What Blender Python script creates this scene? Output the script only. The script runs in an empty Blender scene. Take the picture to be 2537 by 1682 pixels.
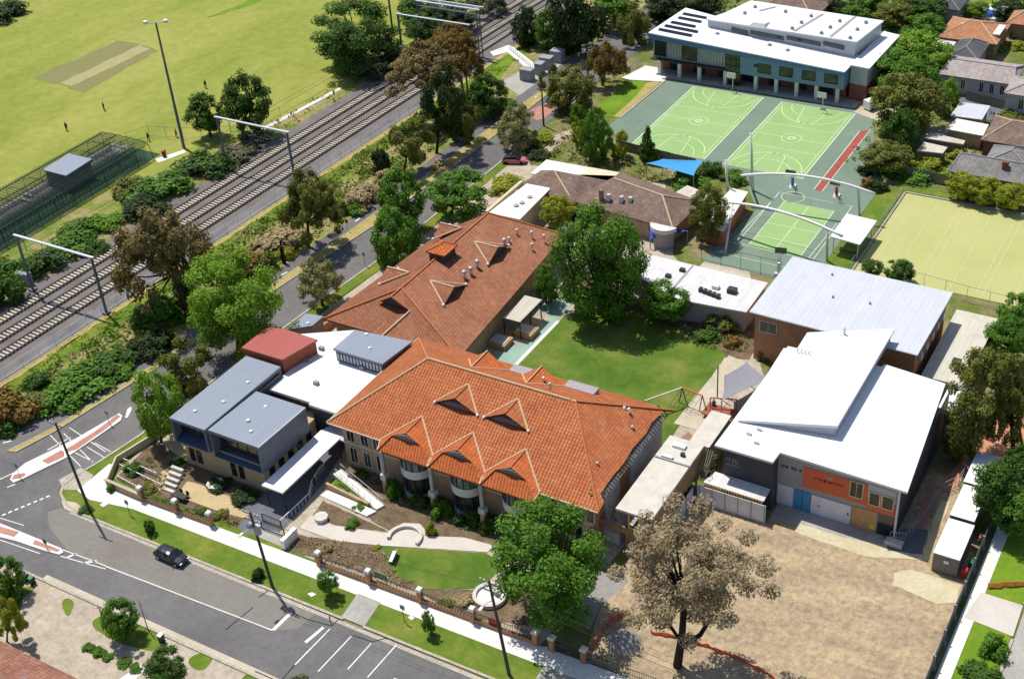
import bpy, math, random
from mathutils import Vector, Matrix, noise
R = math.radians
S = bpy.context.scene
COL = S.collection
random.seed(7)
# ------------------------------------------------------------------ camera
CAM_H = 108.0
PITCH, ROLL, YAW, FPX = 0.595053, -0.079213, R(32.85), 3278.41   # FPX: focal length in photo pixels (photo 2537 x 1682)
def _rz(v):
    c, s = math.cos(YAW), math.sin(YAW)
    return Vector((c*v[0]-s*v[1], s*v[0]+c*v[1], v[2]))
_f = Vector((0, math.cos(PITCH), -math.sin(PITCH))); _r = Vector((1, 0, 0)); _u = Vector((0, math.sin(PITCH), math.cos(PITCH)))
FW = _rz(_f); RT = _rz(math.cos(ROLL)*_r + math.sin(ROLL)*_u); UP = _rz(-math.sin(ROLL)*_r + math.cos(ROLL)*_u)
CP = Vector((0, 0, CAM_H))
cam = bpy.data.cameras.new('camera'); camo = bpy.data.objects.new('camera', cam); COL.objects.link(camo)
cam.sensor_width = 36.0; cam.lens = 36.0*FPX/2537; cam.clip_start = 1; cam.clip_end = 3000
camo.matrix_world = Matrix(((RT.x, UP.x, -FW.x, 0), (RT.y, UP.y, -FW.y, 0), (RT.z, UP.z, -FW.z, CAM_H), (0, 0, 0, 1)))
S.camera = camo
def at(px, py, z=0.0):
    """survey: world point at height z seen at photo pixel (px, py)"""
    d = (px-1268.5)/FPX*RT - (py-841)/FPX*UP + FW
    return CP + d*((z-CAM_H)/d.z)
def pix(p):
    v = Vector(p)-CP; d = v.dot(FW)
    return 1268.5+FPX*v.dot(RT)/d, 841-FPX*v.dot(UP)/d
# ------------------------------------------------------------------ light
SUNV = Vector((-0.46, 0.19, 1.0)).normalized()
elev = math.asin(SUNV.z)
W = bpy.data.worlds.new('World'); S.world = W; W.use_nodes = True
nt = W.node_tree; bg = nt.nodes['Background']
sky = nt.nodes.new('ShaderNodeTexSky'); sky.sky_type = 'NISHITA'; sky.sun_disc = False
sky.sun_elevation = elev; sky.sun_rotation = math.atan2(SUNV.x, SUNV.y)
nt.links.new(sky.outputs[0], bg.inputs[0]); bg.inputs[1].default_value = 0.1
sl = bpy.data.lights.new('sun', 'SUN'); sl.energy = 4.3; sl.angle = R(0.5); sl.color = (1.0, 0.95, 0.86)
so = bpy.data.objects.new('sun', sl); COL.objects.link(so)
so.rotation_euler = SUNV.to_track_quat('Z', 'Y').to_euler()
S.view_settings.view_transform = 'Standard'; S.view_settings.look = 'None'; S.view_settings.gamma = 1
S.view_settings.exposure = 0.18
# ------------------------------------------------------------------ materials
MATS = {}
def nd(nt, t, **k):
    n = nt.nodes.new(t)
    for a, b in k.items(): setattr(n, a, b)
    return n
def base(name, rough=0.8, metal=0.0, spec=0.3):
    m = bpy.data.materials.new(name); m.use_nodes = True
    p = m.node_tree.nodes['Principled BSDF']
    p.inputs['Roughness'].default_value = rough; p.inputs['Metallic'].default_value = metal
    p.inputs['Specular IOR Level'].default_value = spec
    MATS[name] = m
    return m, m.node_tree, p
def c4(c): return (c[0], c[1], c[2], 1)
def noise_mix(nt, coord, scale, stops, detail=4, rough=0.6, stretch=None):
    """colour ramp over a noise field"""
    if stretch:
        mp = nd(nt, 'ShaderNodeMapping'); mp.inputs['Scale'].default_value = stretch[:3]
        if len(stretch) > 3: mp.inputs['Rotation'].default_value = (0, 0, stretch[3])
        nt.links.new(coord, mp.inputs[0]); coord = mp.outputs[0]
    n = nd(nt, 'ShaderNodeTexNoise'); n.inputs['Scale'].default_value = scale; n.inputs['Detail'].default_value = detail
    n.inputs['Roughness'].default_value = rough
    nt.links.new(coord, n.inputs['Vector'])
    r = nd(nt, 'ShaderNodeValToRGB')
    while len(r.color_ramp.elements) < len(stops): r.color_ramp.elements.new(0.5)
    for e, (p, c) in zip(r.color_ramp.elements, stops): e.position = p; e.color = c4(c)
    nt.links.new(n.outputs['Fac'], r.inputs[0])
    return r.outputs[0], n.outputs['Fac']
def mixc(nt, fac, a, b, mode='MIX'):
    m = nd(nt, 'ShaderNodeMix', data_type='RGBA', blend_type=mode)
    if isinstance(fac, float): m.inputs[0].default_value = fac
    else: nt.links.new(fac, m.inputs[0])
    for s, i in ((a, 6), (b, 7)):
        if isinstance(s, tuple): m.inputs[i].default_value = c4(s)
        else: nt.links.new(s, m.inputs[i])
    return m.outputs[2]
def math_n(nt, op, a, b=None):
    m = nd(nt, 'ShaderNodeMath', operation=op)
    for s, i in ((a, 0), (b, 1)):
        if s is None: continue
        if isinstance(s, (int, float)): m.inputs[i].default_value = s
        else: nt.links.new(s, m.inputs[i])
    return m.outputs[0]
def bump(nt, p, h, dist, strength=1.0):
    b = nd(nt, 'ShaderNodeBump'); b.inputs['Distance'].default_value = dist; b.inputs['Strength'].default_value = strength
    nt.links.new(h, b.inputs['Height']); nt.links.new(b.outputs[0], p.inputs['Normal'])
def wpos(nt): return nd(nt, 'ShaderNodeNewGeometry').outputs['Position']
def plain(name, c, rough=0.8, var=0.12, scale=0.8, metal=0.0, spec=0.3, fine=True):
    """a painted or mineral surface: base colour with soft weathering at two scales"""
    m, nt, p = base(name, rough, metal, spec); co = wpos(nt)
    lo = tuple(max(0, x*(1-var)) for x in c); hi = tuple(min(1, x*(1+var)) for x in c)
    col, f = noise_mix(nt, co, scale, [(0.3, lo), (0.7, hi)], 5, 0.65)
    if fine:
        c2, f2 = noise_mix(nt, co, scale*9, [(0.3, (1-var,)*3), (0.7, (1, 1, 1))], 3)
        col = mixc(nt, 1.0, col, c2, 'MULTIPLY')
    nt.links.new(col, p.inputs['Base Color'])
    return m
def ground(name, stops, scale, stops2=None, scale2=1.0, fac2=0.5, stretch=None, rough=0.95, bumpd=0.0, bscale=3.0):
    m, nt, p = base(name, rough, 0, 0.15); co = wpos(nt)
    col, f = noise_mix(nt, co, scale, stops, 6, 0.65, stretch)
    if stops2:
        c2, f2 = noise_mix(nt, co, scale2, stops2, 5, 0.7)
        col = mixc(nt, fac2, col, c2, 'MULTIPLY')
    nt.links.new(col, p.inputs['Base Color'])
    if bumpd:
        n = nd(nt, 'ShaderNodeTexNoise'); n.inputs['Scale'].default_value = bscale; n.inputs['Detail'].default_value = 5
        nt.links.new(co, n.inputs['Vector']); bump(nt, p, n.outputs['Fac'], bumpd)
    return m
def bands(nt, v, period, lo, hi):
    """0..1 saw of v, smooth-stepped between lo and hi"""
    s = math_n(nt, 'FRACT', math_n(nt, 'DIVIDE', v, period))
    r = nd(nt, 'ShaderNodeMapRange', interpolation_type='SMOOTHSTEP')
    r.inputs[1].default_value = lo; r.inputs[2].default_value = hi
    nt.links.new(s, r.inputs[0])
    return r.outputs[0], s
def roof_tiles(name, a, b, c, course=0.2, col_w=0.33, lichen=None, bd=0.06):
    """clay tiles: courses follow height, columns run across the slope"""
    m, nt, p = base(name, 0.85, 0, 0.2)
    g = nd(nt, 'ShaderNodeNewGeometry'); sp = nd(nt, 'ShaderNodeSeparateXYZ'); nt.links.new(g.outputs['Position'], sp.inputs[0])
    sn = nd(nt, 'ShaderNodeSeparateXYZ'); nt.links.new(g.outputs['True Normal'], sn.inputs[0])
    isx = math_n(nt, 'GREATER_THAN', math_n(nt, 'ABSOLUTE', sn.outputs[0]), math_n(nt, 'ABSOLUTE', sn.outputs[1]))
    h = math_n(nt, 'ADD', math_n(nt, 'MULTIPLY', sp.outputs[1], isx), math_n(nt, 'MULTIPLY', sp.outputs[0], math_n(nt, 'SUBTRACT', 1.0, isx)))
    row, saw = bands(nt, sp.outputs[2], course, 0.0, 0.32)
    wv = math_n(nt, 'SINE', math_n(nt, 'MULTIPLY', h, 2*math.pi/col_w))
    col, f = noise_mix(nt, g.outputs['Position'], 0.35, [(0.3, a), (0.55, b), (0.75, c)], 6, 0.7)
    # tile-by-tile colour
    cx = nd(nt, 'ShaderNodeCombineXYZ')
    nt.links.new(math_n(nt, 'FLOOR', math_n(nt, 'DIVIDE', h, col_w)), cx.inputs[0]); nt.links.new(math_n(nt, 'FLOOR', math_n(nt, 'DIVIDE', sp.outputs[2], course)), cx.inputs[1])
    wn = nd(nt, 'ShaderNodeTexWhiteNoise', noise_dimensions='2D'); nt.links.new(cx.outputs[0], wn.inputs[0])
    rr = nd(nt, 'ShaderNodeValToRGB'); rr.color_ramp.elements[0].color = (0.78, 0.77, 0.76, 1); rr.color_ramp.elements[1].color = (1.1, 1.09, 1.06, 1)
    nt.links.new(wn.outputs[0], rr.inputs[0])
    col = mixc(nt, 0.85, col, rr.outputs[0], 'MULTIPLY')
    col = mixc(nt, math_n(nt, 'MULTIPLY', math_n(nt, 'SUBTRACT', 1.0, row), 0.38), col, (a[0]*0.3, a[1]*0.3, a[2]*0.35))  # course lines darkened: shadow under each tile row put into the colour
    if lichen:
        lc, lf = noise_mix(nt, g.outputs['Position'], 0.9, [(0.52, (0, 0, 0)), (0.68, (1, 1, 1))], 6, 0.75)
        col = mixc(nt, math_n(nt, 'MULTIPLY', lc, 0.5), col, lichen)
    nt.links.new(col, p.inputs['Base Color'])
    hh = math_n(nt, 'ADD', math_n(nt, 'MULTIPLY', wv, 0.25), math_n(nt, 'SUBTRACT', 1.0, saw))
    bump(nt, p, hh, bd, 1.0)
    return m
def metal_roof(name, c, axis=1, period=0.5, rough=0.5, var=0.06, bd=0.03, dirt=None, metal=0.0):
    """ribbed sheet: ribs repeat along world axis (0 = x, 1 = y)"""
    m, nt, p = base(name, rough, metal, 0.35)
    g = nd(nt, 'ShaderNodeNewGeometry'); sp = nd(nt, 'ShaderNodeSeparateXYZ'); nt.links.new(g.outputs['Position'], sp.inputs[0])
    row, saw = bands(nt, sp.outputs[axis], period, 0.0, 0.15)
    st = (0.15, 1.5, 1) if axis == 1 else (1.5, 0.15, 1)
    col, f = noise_mix(nt, g.outputs['Position'], 0.7, [(0.3, tuple(x*(1-var) for x in c)), (0.7, tuple(min(1, x*(1+var)) for x in c))], 5, 0.6, st)
    col = mixc(nt, math_n(nt, 'MULTIPLY', math_n(nt, 'SUBTRACT', 1.0, row), 0.3), col, tuple(x*0.6 for x in c))
    if dirt:
        dc, df = noise_mix(nt, g.outputs['Position'], 0.5, [(0.5, (0, 0, 0)), (0.75, (1, 1, 1))], 6, 0.7)
        col = mixc(nt, math_n(nt, 'MULTIPLY', dc, 0.6), col, dirt)
    nt.links.new(col, p.inputs['Base Color'])
    bump(nt, p, row, bd)
    return m
def brick(name, a, b, mortar, sc=4.0):
    m, nt, p = base(name, 0.9, 0, 0.15)
    g = nd(nt, 'ShaderNodeNewGeometry'); sp = nd(nt, 'ShaderNodeSeparateXYZ'); nt.links.new(g.outputs['Position'], sp.inputs[0])
    cx = nd(nt, 'ShaderNodeCombineXYZ')
    nt.links.new(math_n(nt, 'ADD', sp.outputs[0], sp.outputs[1]), cx.inputs[0]); nt.links.new(sp.outputs[2], cx.inputs[1])
    bt = nd(nt, 'ShaderNodeTexBrick'); bt.inputs['Scale'].default_value = sc
    bt.inputs['Color1'].default_value = c4(a); bt.inputs['Color2'].default_value = c4(b); bt.inputs['Mortar'].default_value = c4(mortar)
    bt.inputs['Mortar Size'].default_value = 0.02
    nt.links.new(cx.outputs[0], bt.inputs['Vector'])
    c2, f2 = noise_mix(nt, g.outputs['Position'], 0.7, [(0.3, (0.75, 0.75, 0.75)), (0.7, (1.05, 1.05, 1.05))], 5)
    nt.links.new(mixc(nt, 1.0, bt.outputs[0], c2, 'MULTIPLY'), p.inputs['Base Color'])
    return m
def leafmat(name, dark, mid, light, trans=0.35):
    m, nt, p = base(name, 0.65, 0, 0.25)
    g = nd(nt, 'ShaderNodeNewGeometry')
    col, f = noise_mix(nt, g.outputs['Position'], 0.9, [(0.28, dark), (0.5, mid), (0.72, light)], 4, 0.75)
    rr = nd(nt, 'ShaderNodeValToRGB'); rr.color_ramp.elements[0].color = (0.6, 0.6, 0.55, 1); rr.color_ramp.elements[1].color = (1.3, 1.25, 1.1, 1)
    nt.links.new(g.outputs['Random Per Island'], rr.inputs[0])
    col = mixc(nt, 1.0, col, rr.outputs[0], 'MULTIPLY')
    col = mixc(nt, 1.0, col, (1.22, 1.22, 1.15), 'MULTIPLY')
    nt.links.new(col, p.inputs['Base Color'])
    t = nd(nt, 'ShaderNodeBsdfTranslucent'); nt.links.new(col, t.inputs[0])
    mx = nd(nt, 'ShaderNodeMixShader'); mx.inputs[0].default_value = trans
    nt.links.new(p.outputs[0], mx.inputs[1]); nt.links.new(t.outputs[0], mx.inputs[2])
    nt.links.new(mx.outputs[0], nt.nodes['Material Output'].inputs[0])
    return m
def glassy(name, c, rough=0.12):
    m, nt, p = base(name, rough, 0.0, 0.6)
    col, f = noise_mix(nt, wpos(nt), 0.6, [(0.35, tuple(x*0.6 for x in c)), (0.7, tuple(x*1.4 for x in c))], 3)
    nt.links.new(col, p.inputs['Base Color'])
    return m
M = MATS
# ground
ground('field_grass', [(0.25, (0.16, 0.215, 0.035)), (0.45, (0.245, 0.275, 0.055)), (0.6, (0.31, 0.315, 0.08)), (0.8, (0.36, 0.33, 0.115))], 0.05, [(0.3, (0.72, 0.78, 0.65)), (0.7, (1.1, 1.08, 1.05))], 0.45, 0.8, (1.0, 0.35, 1, 0.35))
ground('wicket_earth', [(0.3, (0.205, 0.225, 0.07)), (0.55, (0.235, 0.22, 0.095)), (0.75, (0.27, 0.235, 0.125))], 0.15, [(0.3, (0.7, 0.7, 0.7)), (0.7, (1, 1, 1))], 1.5, 0.6)
ground('wicket_strip', [(0.3, (0.30, 0.285, 0.12)), (0.7, (0.36, 0.33, 0.18))], 0.4)
ground('ballast', [(0.3, (0.15, 0.132, 0.128)), (0.7, (0.235, 0.21, 0.203))], 0.25, [(0.3, (0.45, 0.45, 0.45)), (0.7, (1.2, 1.2, 1.2))], 6.0, 0.8, bumpd=0.05, bscale=8)
ground('cinder', [(0.3, (0.15, 0.145, 0.15)), (0.7, (0.25, 0.24, 0.245))], 0.2, [(0.3, (0.6, 0.6, 0.6)), (0.7, (1.1, 1.1, 1.1))], 3.0, 0.8)
ground('scrub_soil', [(0.25, (0.10, 0.16, 0.03)), (0.42, (0.20, 0.25, 0.05)), (0.58, (0.36, 0.30, 0.15)), (0.8, (0.48, 0.38, 0.25))], 0.16, [(0.3, (0.5, 0.52, 0.45)), (0.7, (1.1, 1.08, 1.0))], 1.1, 0.8, bumpd=0.15, bscale=1.2)
ground('verge_grass', [(0.25, (0.075, 0.14, 0.015)), (0.5, (0.13, 0.195, 0.026)), (0.75, (0.26, 0.25, 0.06))], 0.18, [(0.3, (0.6, 0.65, 0.5)), (0.7, (1.1, 1.1, 1.0))], 1.3, 0.7)
ground('lawn', [(0.28, (0.055, 0.115, 0.014)), (0.45, (0.09, 0.16, 0.022)), (0.56, (0.145, 0.19, 0.036)), (0.68, (0.235, 0.215, 0.085))], 0.14, [(0.3, (0.7, 0.75, 0.6)), (0.7, (1.1, 1.1, 1.0))], 1.1, 0.6)
ground('bright_grass', [(0.3, (0.09, 0.2, 0.014)), (0.7, (0.2, 0.29, 0.025))], 0.2, [(0.3, (0.7, 0.75, 0.6)), (0.7, (1.1, 1.1, 1.0))], 1.1, 0.6)
ground('dry_grass', [(0.3, (0.35, 0.29, 0.09)), (0.6, (0.45, 0.36, 0.14)), (0.8, (0.3, 0.3, 0.08))], 0.3, [(0.3, (0.6, 0.6, 0.6)), (0.7, (1.1, 1.1, 1.1))], 1.5, 0.7)
ground('asphalt', [(0.3, (0.125, 0.12, 0.122)), (0.7, (0.19, 0.185, 0.185))], 0.12, [(0.3, (0.78, 0.78, 0.78)), (0.7, (1.08, 1.07, 1.05))], 1.2, 0.8)
ground('worn_asphalt', [(0.3, (0.20, 0.182, 0.16)), (0.55, (0.225, 0.21, 0.188)), (0.8, (0.265, 0.24, 0.19))], 0.10, [(0.3, (0.82, 0.82, 0.82)), (0.7, (1.05, 1.05, 1.05))], 1.4, 0.8)
ground('concrete_path', [(0.3, (0.66, 0.64, 0.61)), (0.7, (0.78, 0.77, 0.74))], 0.25, [(0.3, (0.85, 0.85, 0.85)), (0.7, (1, 1, 1))], 2.0, 0.7)
ground('grey_concrete', [(0.3, (0.33, 0.31, 0.28)), (0.7, (0.45, 0.43, 0.4))], 0.25, [(0.3, (0.75, 0.75, 0.75)), (0.7, (1.05, 1.05, 1.05))], 2.0, 0.7)
ground('driveway', [(0.3, (0.45, 0.39, 0.30)), (0.7, (0.58, 0.52, 0.42))], 0.22, [(0.3, (0.78, 0.78, 0.78)), (0.7, (1.05, 1.05, 1.05))], 1.6, 0.7)
ground('kerb_stone', [(0.3, (0.42, 0.38, 0.31)), (0.7, (0.55, 0.5, 0.42))], 0.5, [(0.35, (0.45, 0.42, 0.38)), (0.65, (1.05, 1.05, 1.05))], 3.0, 0.6)
ground('garden_path', [(0.3, (0.52, 0.48, 0.43)), (0.7, (0.62, 0.57, 0.52))], 0.25, [(0.3, (0.9, 0.9, 0.9)), (0.7, (1, 1, 1))], 2.0, 0.7)
ground('mulch', [(0.3, (0.10, 0.07, 0.045)), (0.55, (0.20, 0.145, 0.095)), (0.8, (0.30, 0.22, 0.14))], 0.6, [(0.3, (0.5, 0.5, 0.45)), (0.7, (1.1, 1.1, 1.1))], 3.0, 0.8, bumpd=0.08, bscale=4)
ground('sand_yard', [(0.3, (0.46, 0.36, 0.19)), (0.7, (0.56, 0.45, 0.26))], 0.3, [(0.3, (0.85, 0.85, 0.85)), (0.7, (1, 1, 1))], 2.0, 0.6)
ground('site_dirt', [(0.3, (0.30, 0.235, 0.165)), (0.44, (0.37, 0.29, 0.195)), (0.56, (0.43, 0.335, 0.215)), (0.74, (0.51, 0.405, 0.25))], 0.16, [(0.34, (0.66, 0.64, 0.62)), (0.58, (1.06, 1.06, 1.05))], 1.3, 0.9, stretch=(0.8, 2.6, 1, -0.3), bumpd=0.4, bscale=0.9)
ground('site_slab', [(0.3, (0.5, 0.43, 0.25)), (0.7, (0.62, 0.56, 0.4))], 0.3, [(0.3, (0.7, 0.7, 0.7)), (0.7, (1.1, 1.1, 1.1))], 2.0, 0.6)
ground('yard_earth', [(0.25, (0.08, 0.13, 0.025)), (0.45, (0.15, 0.19, 0.04)), (0.6, (0.29, 0.24, 0.14)), (0.8, (0.42, 0.36, 0.26))], 0.15, [(0.3, (0.55, 0.55, 0.5)), (0.7, (1.05, 1.05, 1.0))], 0.9, 0.8)
ground('paved_yard', [(0.3, (0.40, 0.33, 0.25)), (0.6, (0.52, 0.45, 0.36)), (0.8, (0.62, 0.56, 0.48))], 0.3, [(0.3, (0.6, 0.6, 0.6)), (0.7, (1.05, 1.05, 1.05))], 1.5, 0.8)
ground('court_dark', [(0.3, (0.155, 0.215, 0.165)), (0.7, (0.205, 0.265, 0.21))], 0.12, [(0.3, (0.88, 0.9, 0.88)), (0.7, (1.03, 1.03, 1.03))], 1.0, 0.8)
ground('court_light', [(0.3, (0.255, 0.40, 0.155)), (0.7, (0.305, 0.45, 0.195))], 0.12, [(0.3, (0.92, 0.93, 0.9)), (0.7, (1.02, 1.02, 1.02))], 1.0, 0.7)
ground('court_line', [(0.3, (0.55, 0.66, 0.34)), (0.7, (0.68, 0.76, 0.45))], 0.8)
ground('court_line_white', [(0.3, (0.62, 0.7, 0.58)), (0.7, (0.75, 0.8, 0.7))], 0.8)
ground('runway_red', [(0.3, (0.30, 0.07, 0.06)), (0.7, (0.38, 0.1, 0.085))], 0.5)
ground('turf_pitch', [(0.3, (0.40, 0.41, 0.16)), (0.7, (0.46, 0.46, 0.2))], 0.1, [(0.3, (0.92, 0.92, 0.9)), (0.7, (1.02, 1.02, 1.0))], 1.5, 0.7)
ground('turf_line', [(0.3, (0.5, 0.5, 0.27)), (0.7, (0.54, 0.53, 0.3))], 0.8)
ground('teal_paving', [(0.3, (0.22, 0.34, 0.28)), (0.7, (0.32, 0.46, 0.38))], 0.3)
ground('dark_paving', [(0.3, (0.12, 0.125, 0.15)), (0.7, (0.17, 0.175, 0.2))], 0.3, [(0.3, (0.85, 0.85, 0.85)), (0.7, (1.05, 1.05, 1.05))], 2.0, 0.6)
ground('red_paving', [(0.3, (0.40, 0.19, 0.15)), (0.7, (0.5, 0.26, 0.21))], 0.5, [(0.3, (0.8, 0.8, 0.8)), (0.7, (1.05, 1.05, 1.05))], 3.0, 0.7)
ground('orange_paving', [(0.3, (0.50, 0.22, 0.13)), (0.7, (0.6, 0.3, 0.19))], 0.5, [(0.3, (0.7, 0.7, 0.7)), (0.7, (1.05, 1.05, 1.05))], 2.0, 0.7)
ground('road_paint', [(0.3, (0.62, 0.6, 0.57)), (0.7, (0.78, 0.77, 0.74))], 1.5, [(0.3, (0.6, 0.6, 0.6)), (0.5, (1, 1, 1))], 4.0, 0.6)
ground('tar', [(0.3, (0.025, 0.025, 0.025)), (0.7, (0.05, 0.05, 0.05))], 1.0)
ground('sleeper', [(0.3, (0.42, 0.385, 0.31)), (0.7, (0.62, 0.58, 0.47))], 0.6)
ground('gravel', [(0.3, (0.27, 0.26, 0.24)), (0.7, (0.36, 0.34, 0.32))], 0.8, [(0.3, (0.7, 0.7, 0.7)), (0.7, (1.05, 1.05, 1.05))], 5, 0.7, bumpd=0.06, bscale=6)
# buildings
roof_tiles('terracotta', (0.39, 0.115, 0.045), (0.46, 0.15, 0.06), (0.51, 0.19, 0.09), 0.225, 0.42, (0.42, 0.2, 0.11), 0.26)
roof_tiles('terracotta_new', (0.48, 0.12, 0.038), (0.54, 0.15, 0.048), (0.56, 0.17, 0.06), 0.225, 0.42, None, 0.26)
roof_tiles('terracotta_aged', (0.27, 0.105, 0.058), (0.35, 0.145, 0.082), (0.43, 0.185, 0.105), 0.16, 0.42, (0.27, 0.18, 0.13), 0.26)
roof_tiles('brown_tile', (0.15, 0.10, 0.085), (0.21, 0.145, 0.12), (0.28, 0.2, 0.165), 0.16, 0.4, (0.36, 0.28, 0.22))
roof_tiles('orange_tile', (0.38, 0.17, 0.085), (0.46, 0.22, 0.115), (0.5, 0.26, 0.15), 0.16, 0.4, (0.35, 0.28, 0.2))
roof_tiles('grey_tile', (0.17, 0.165, 0.165), (0.24, 0.235, 0.23), (0.31, 0.3, 0.29), 0.16, 0.45, (0.34, 0.3, 0.27))
roof_tiles('slate_tile', (0.075, 0.08, 0.09), (0.11, 0.115, 0.125), (0.15, 0.155, 0.16), 0.16, 0.4)
roof_tiles('red_tile', (0.22, 0.09, 0.06), (0.33, 0.15, 0.105), (0.42, 0.21, 0.16), 0.16, 0.36, (0.3, 0.3, 0.27))
roof_tiles('pink_grey_tile', (0.33, 0.285, 0.27), (0.40, 0.35, 0.335), (0.45, 0.4, 0.38), 0.16, 0.4)
plain('ridge_cap', (0.62, 0.47, 0.30), 0.9, 0.15, 2.0); plain('ridge_cap_orange', (0.55, 0.19, 0.075), 0.9, 0.12, 2.0)
metal_roof('white_sheet', (0.74, 0.75, 0.78), 0, 0.6, 0.45, 0.03, 0.012); metal_roof('white_sheet_y', (0.80, 0.81, 0.83), 1, 0.6, 0.45, 0.03, 0.012)
metal_roof('pale_sheet', (0.53, 0.55, 0.62), 0, 0.75, 0.5, 0.06, 0.03, (0.5, 0.46, 0.42)); metal_roof('pale_sheet_aged', (0.62, 0.61, 0.62), 0, 0.8, 0.6, 0.08, 0.03, (0.45, 0.42, 0.38))
metal_roof('grey_sheet', (0.235, 0.27, 0.335), 0, 0.42, 0.5, 0.05, 0.02); metal_roof('grey_sheet_wall', (0.14, 0.16, 0.19), 1, 0.5, 0.5, 0.12, 0.05)
metal_roof('red_sheet', (0.36, 0.085, 0.07), 0, 0.42, 0.5, 0.05, 0.02); metal_roof('rust_sheet', (0.55, 0.5, 0.45), 0, 0.5, 0.7, 0.15, 0.03, (0.4, 0.16, 0.07))
metal_roof('cream_sheet', (0.55, 0.52, 0.44), 0, 0.7, 0.6, 0.07, 0.02, (0.40, 0.36, 0.27)); metal_roof('gym_sheet', (0.78, 0.80, 0.84), 0, 0.9, 0.45, 0.03, 0.015)
plain('cream_roof', (0.66, 0.58, 0.42), 0.8, 0.08, 0.6); plain('offwhite_roof', (0.74, 0.71, 0.64), 0.8, 0.08, 0.6); plain('concrete_roof', (0.60, 0.565, 0.50), 0.9, 0.12, 0.7)
plain('white_paint', (0.80, 0.80, 0.79), 0.5, 0.05, 1.0); plain('offwhite_paint', (0.66, 0.65, 0.62), 0.6, 0.12, 0.9); plain('dirty_white', (0.58, 0.57, 0.56), 0.8, 0.25, 0.6)
plain('hoarding_white', (0.66, 0.66, 0.72), 0.5, 0.12, 0.7)
brick('tan_brick', (0.46, 0.29, 0.165), (0.52, 0.34, 0.2), (0.5, 0.4, 0.3)); brick('orange_brick', (0.45, 0.20, 0.10), (0.52, 0.25, 0.13), (0.5, 0.35, 0.25))
brick('brown_brick', (0.30, 0.175, 0.105), (0.36, 0.21, 0.13), (0.38, 0.28, 0.2)); brick('red_brick', (0.24, 0.07, 0.05), (0.30, 0.09, 0.065), (0.3, 0.2, 0.17))
plain('terracotta_wall', (0.45, 0.15, 0.085), 0.85, 0.1, 0.8); plain('cream_render', (0.62, 0.52, 0.36), 0.85, 0.08, 0.8); plain('tan_render', (0.47, 0.35, 0.21), 0.85, 0.08, 0.8)
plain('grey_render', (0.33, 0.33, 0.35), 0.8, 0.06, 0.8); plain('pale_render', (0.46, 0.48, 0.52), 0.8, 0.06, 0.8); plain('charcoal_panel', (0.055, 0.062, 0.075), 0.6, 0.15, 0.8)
plain('orange_panel', (0.62, 0.135, 0.055), 0.6, 0.05, 0.8); plain('blue_paint', (0.06, 0.25, 0.50), 0.45, 0.06, 1.0); plain('navy_panel', (0.035, 0.06, 0.13), 0.45, 0.1, 1.0)
plain('bluegrey_panel', (0.16, 0.27, 0.385), 0.55, 0.05, 0.6); plain('slate_fascia', (0.10, 0.19, 0.335), 0.5, 0.06, 0.6); plain('silver_panel', (0.44, 0.47, 0.49), 0.45, 0.1, 1.2)
plain('blue_fabric', (0.05, 0.30, 0.62), 0.8, 0.05, 1.0); plain('royal_fabric', (0.035, 0.075, 0.50), 0.8, 0.06, 1.0); plain('grey_fabric', (0.25, 0.255, 0.29), 0.85, 0.05, 1.0)
plain('dark_metal', (0.035, 0.038, 0.042), 0.5, 0.1, 2.0); plain('steel', (0.36, 0.39, 0.42), 0.4, 0.1, 1.5, 0.5); plain('galvanised', (0.55, 0.58, 0.62), 0.4, 0.08, 1.5, 0.3)
plain('gantry_paint', (0.14, 0.16, 0.19), 0.5, 0.1, 1.5); plain('gantry_beam', (0.58, 0.60, 0.64), 0.5, 0.08, 1.5); plain('rail_steel', (0.085, 0.06, 0.05), 0.5, 0.2, 2.0, 0.3)
plain('timber_pole', (0.10, 0.085, 0.07), 0.9, 0.2, 2.0); plain('grey_timber', (0.23, 0.2, 0.165), 0.9, 0.2, 1.5); plain('warm_timber', (0.50, 0.30, 0.13), 0.85, 0.15, 1.5)
plain('bark', (0.085, 0.062, 0.045), 0.95, 0.3, 2.5); plain('pale_bark', (0.34, 0.30, 0.26), 0.95, 0.25, 2.0); plain('black_bark', (0.028, 0.021, 0.017), 0.95, 0.3, 2.5)
plain('red_plastic', (0.55, 0.025, 0.02), 0.5, 0.08, 2.0); plain('green_plastic', (0.03, 0.22, 0.11), 0.5, 0.08, 2.0); plain('yellow_plastic', (0.68, 0.52, 0.02), 0.5, 0.08, 2.0); plain('orange_mesh', (0.72, 0.14, 0.05), 0.7, 0.12, 2.0)
plain('black_plastic', (0.02, 0.02, 0.022), 0.5, 0.1, 2.0); plain('blue_cloth', (0.05, 0.12, 0.35), 0.9, 0.1, 3.0); plain('skin', (0.45, 0.27, 0.19), 0.6, 0.05, 3.0); plain('black_cloth', (0.015, 0.015, 0.018), 0.9, 0.1, 3.0)
plain('orange_vest', (0.75, 0.16, 0.03), 0.8, 0.08, 3.0); plain('white_cloth', (0.7, 0.7, 0.7), 0.9, 0.08, 3.0); plain('hair', (0.03, 0.02, 0.015), 0.8, 0.1, 3.0)
plain('limestone', (0.60, 0.57, 0.52), 0.85, 0.15, 1.5); plain('mauve_stone', (0.36, 0.32, 0.34), 0.85, 0.1, 1.5); plain('plinth_grey', (0.31, 0.32, 0.36), 0.8, 0.1, 1.0); plain('box_brown', (0.185, 0.165, 0.145), 0.6, 0.06, 1.0)
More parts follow.
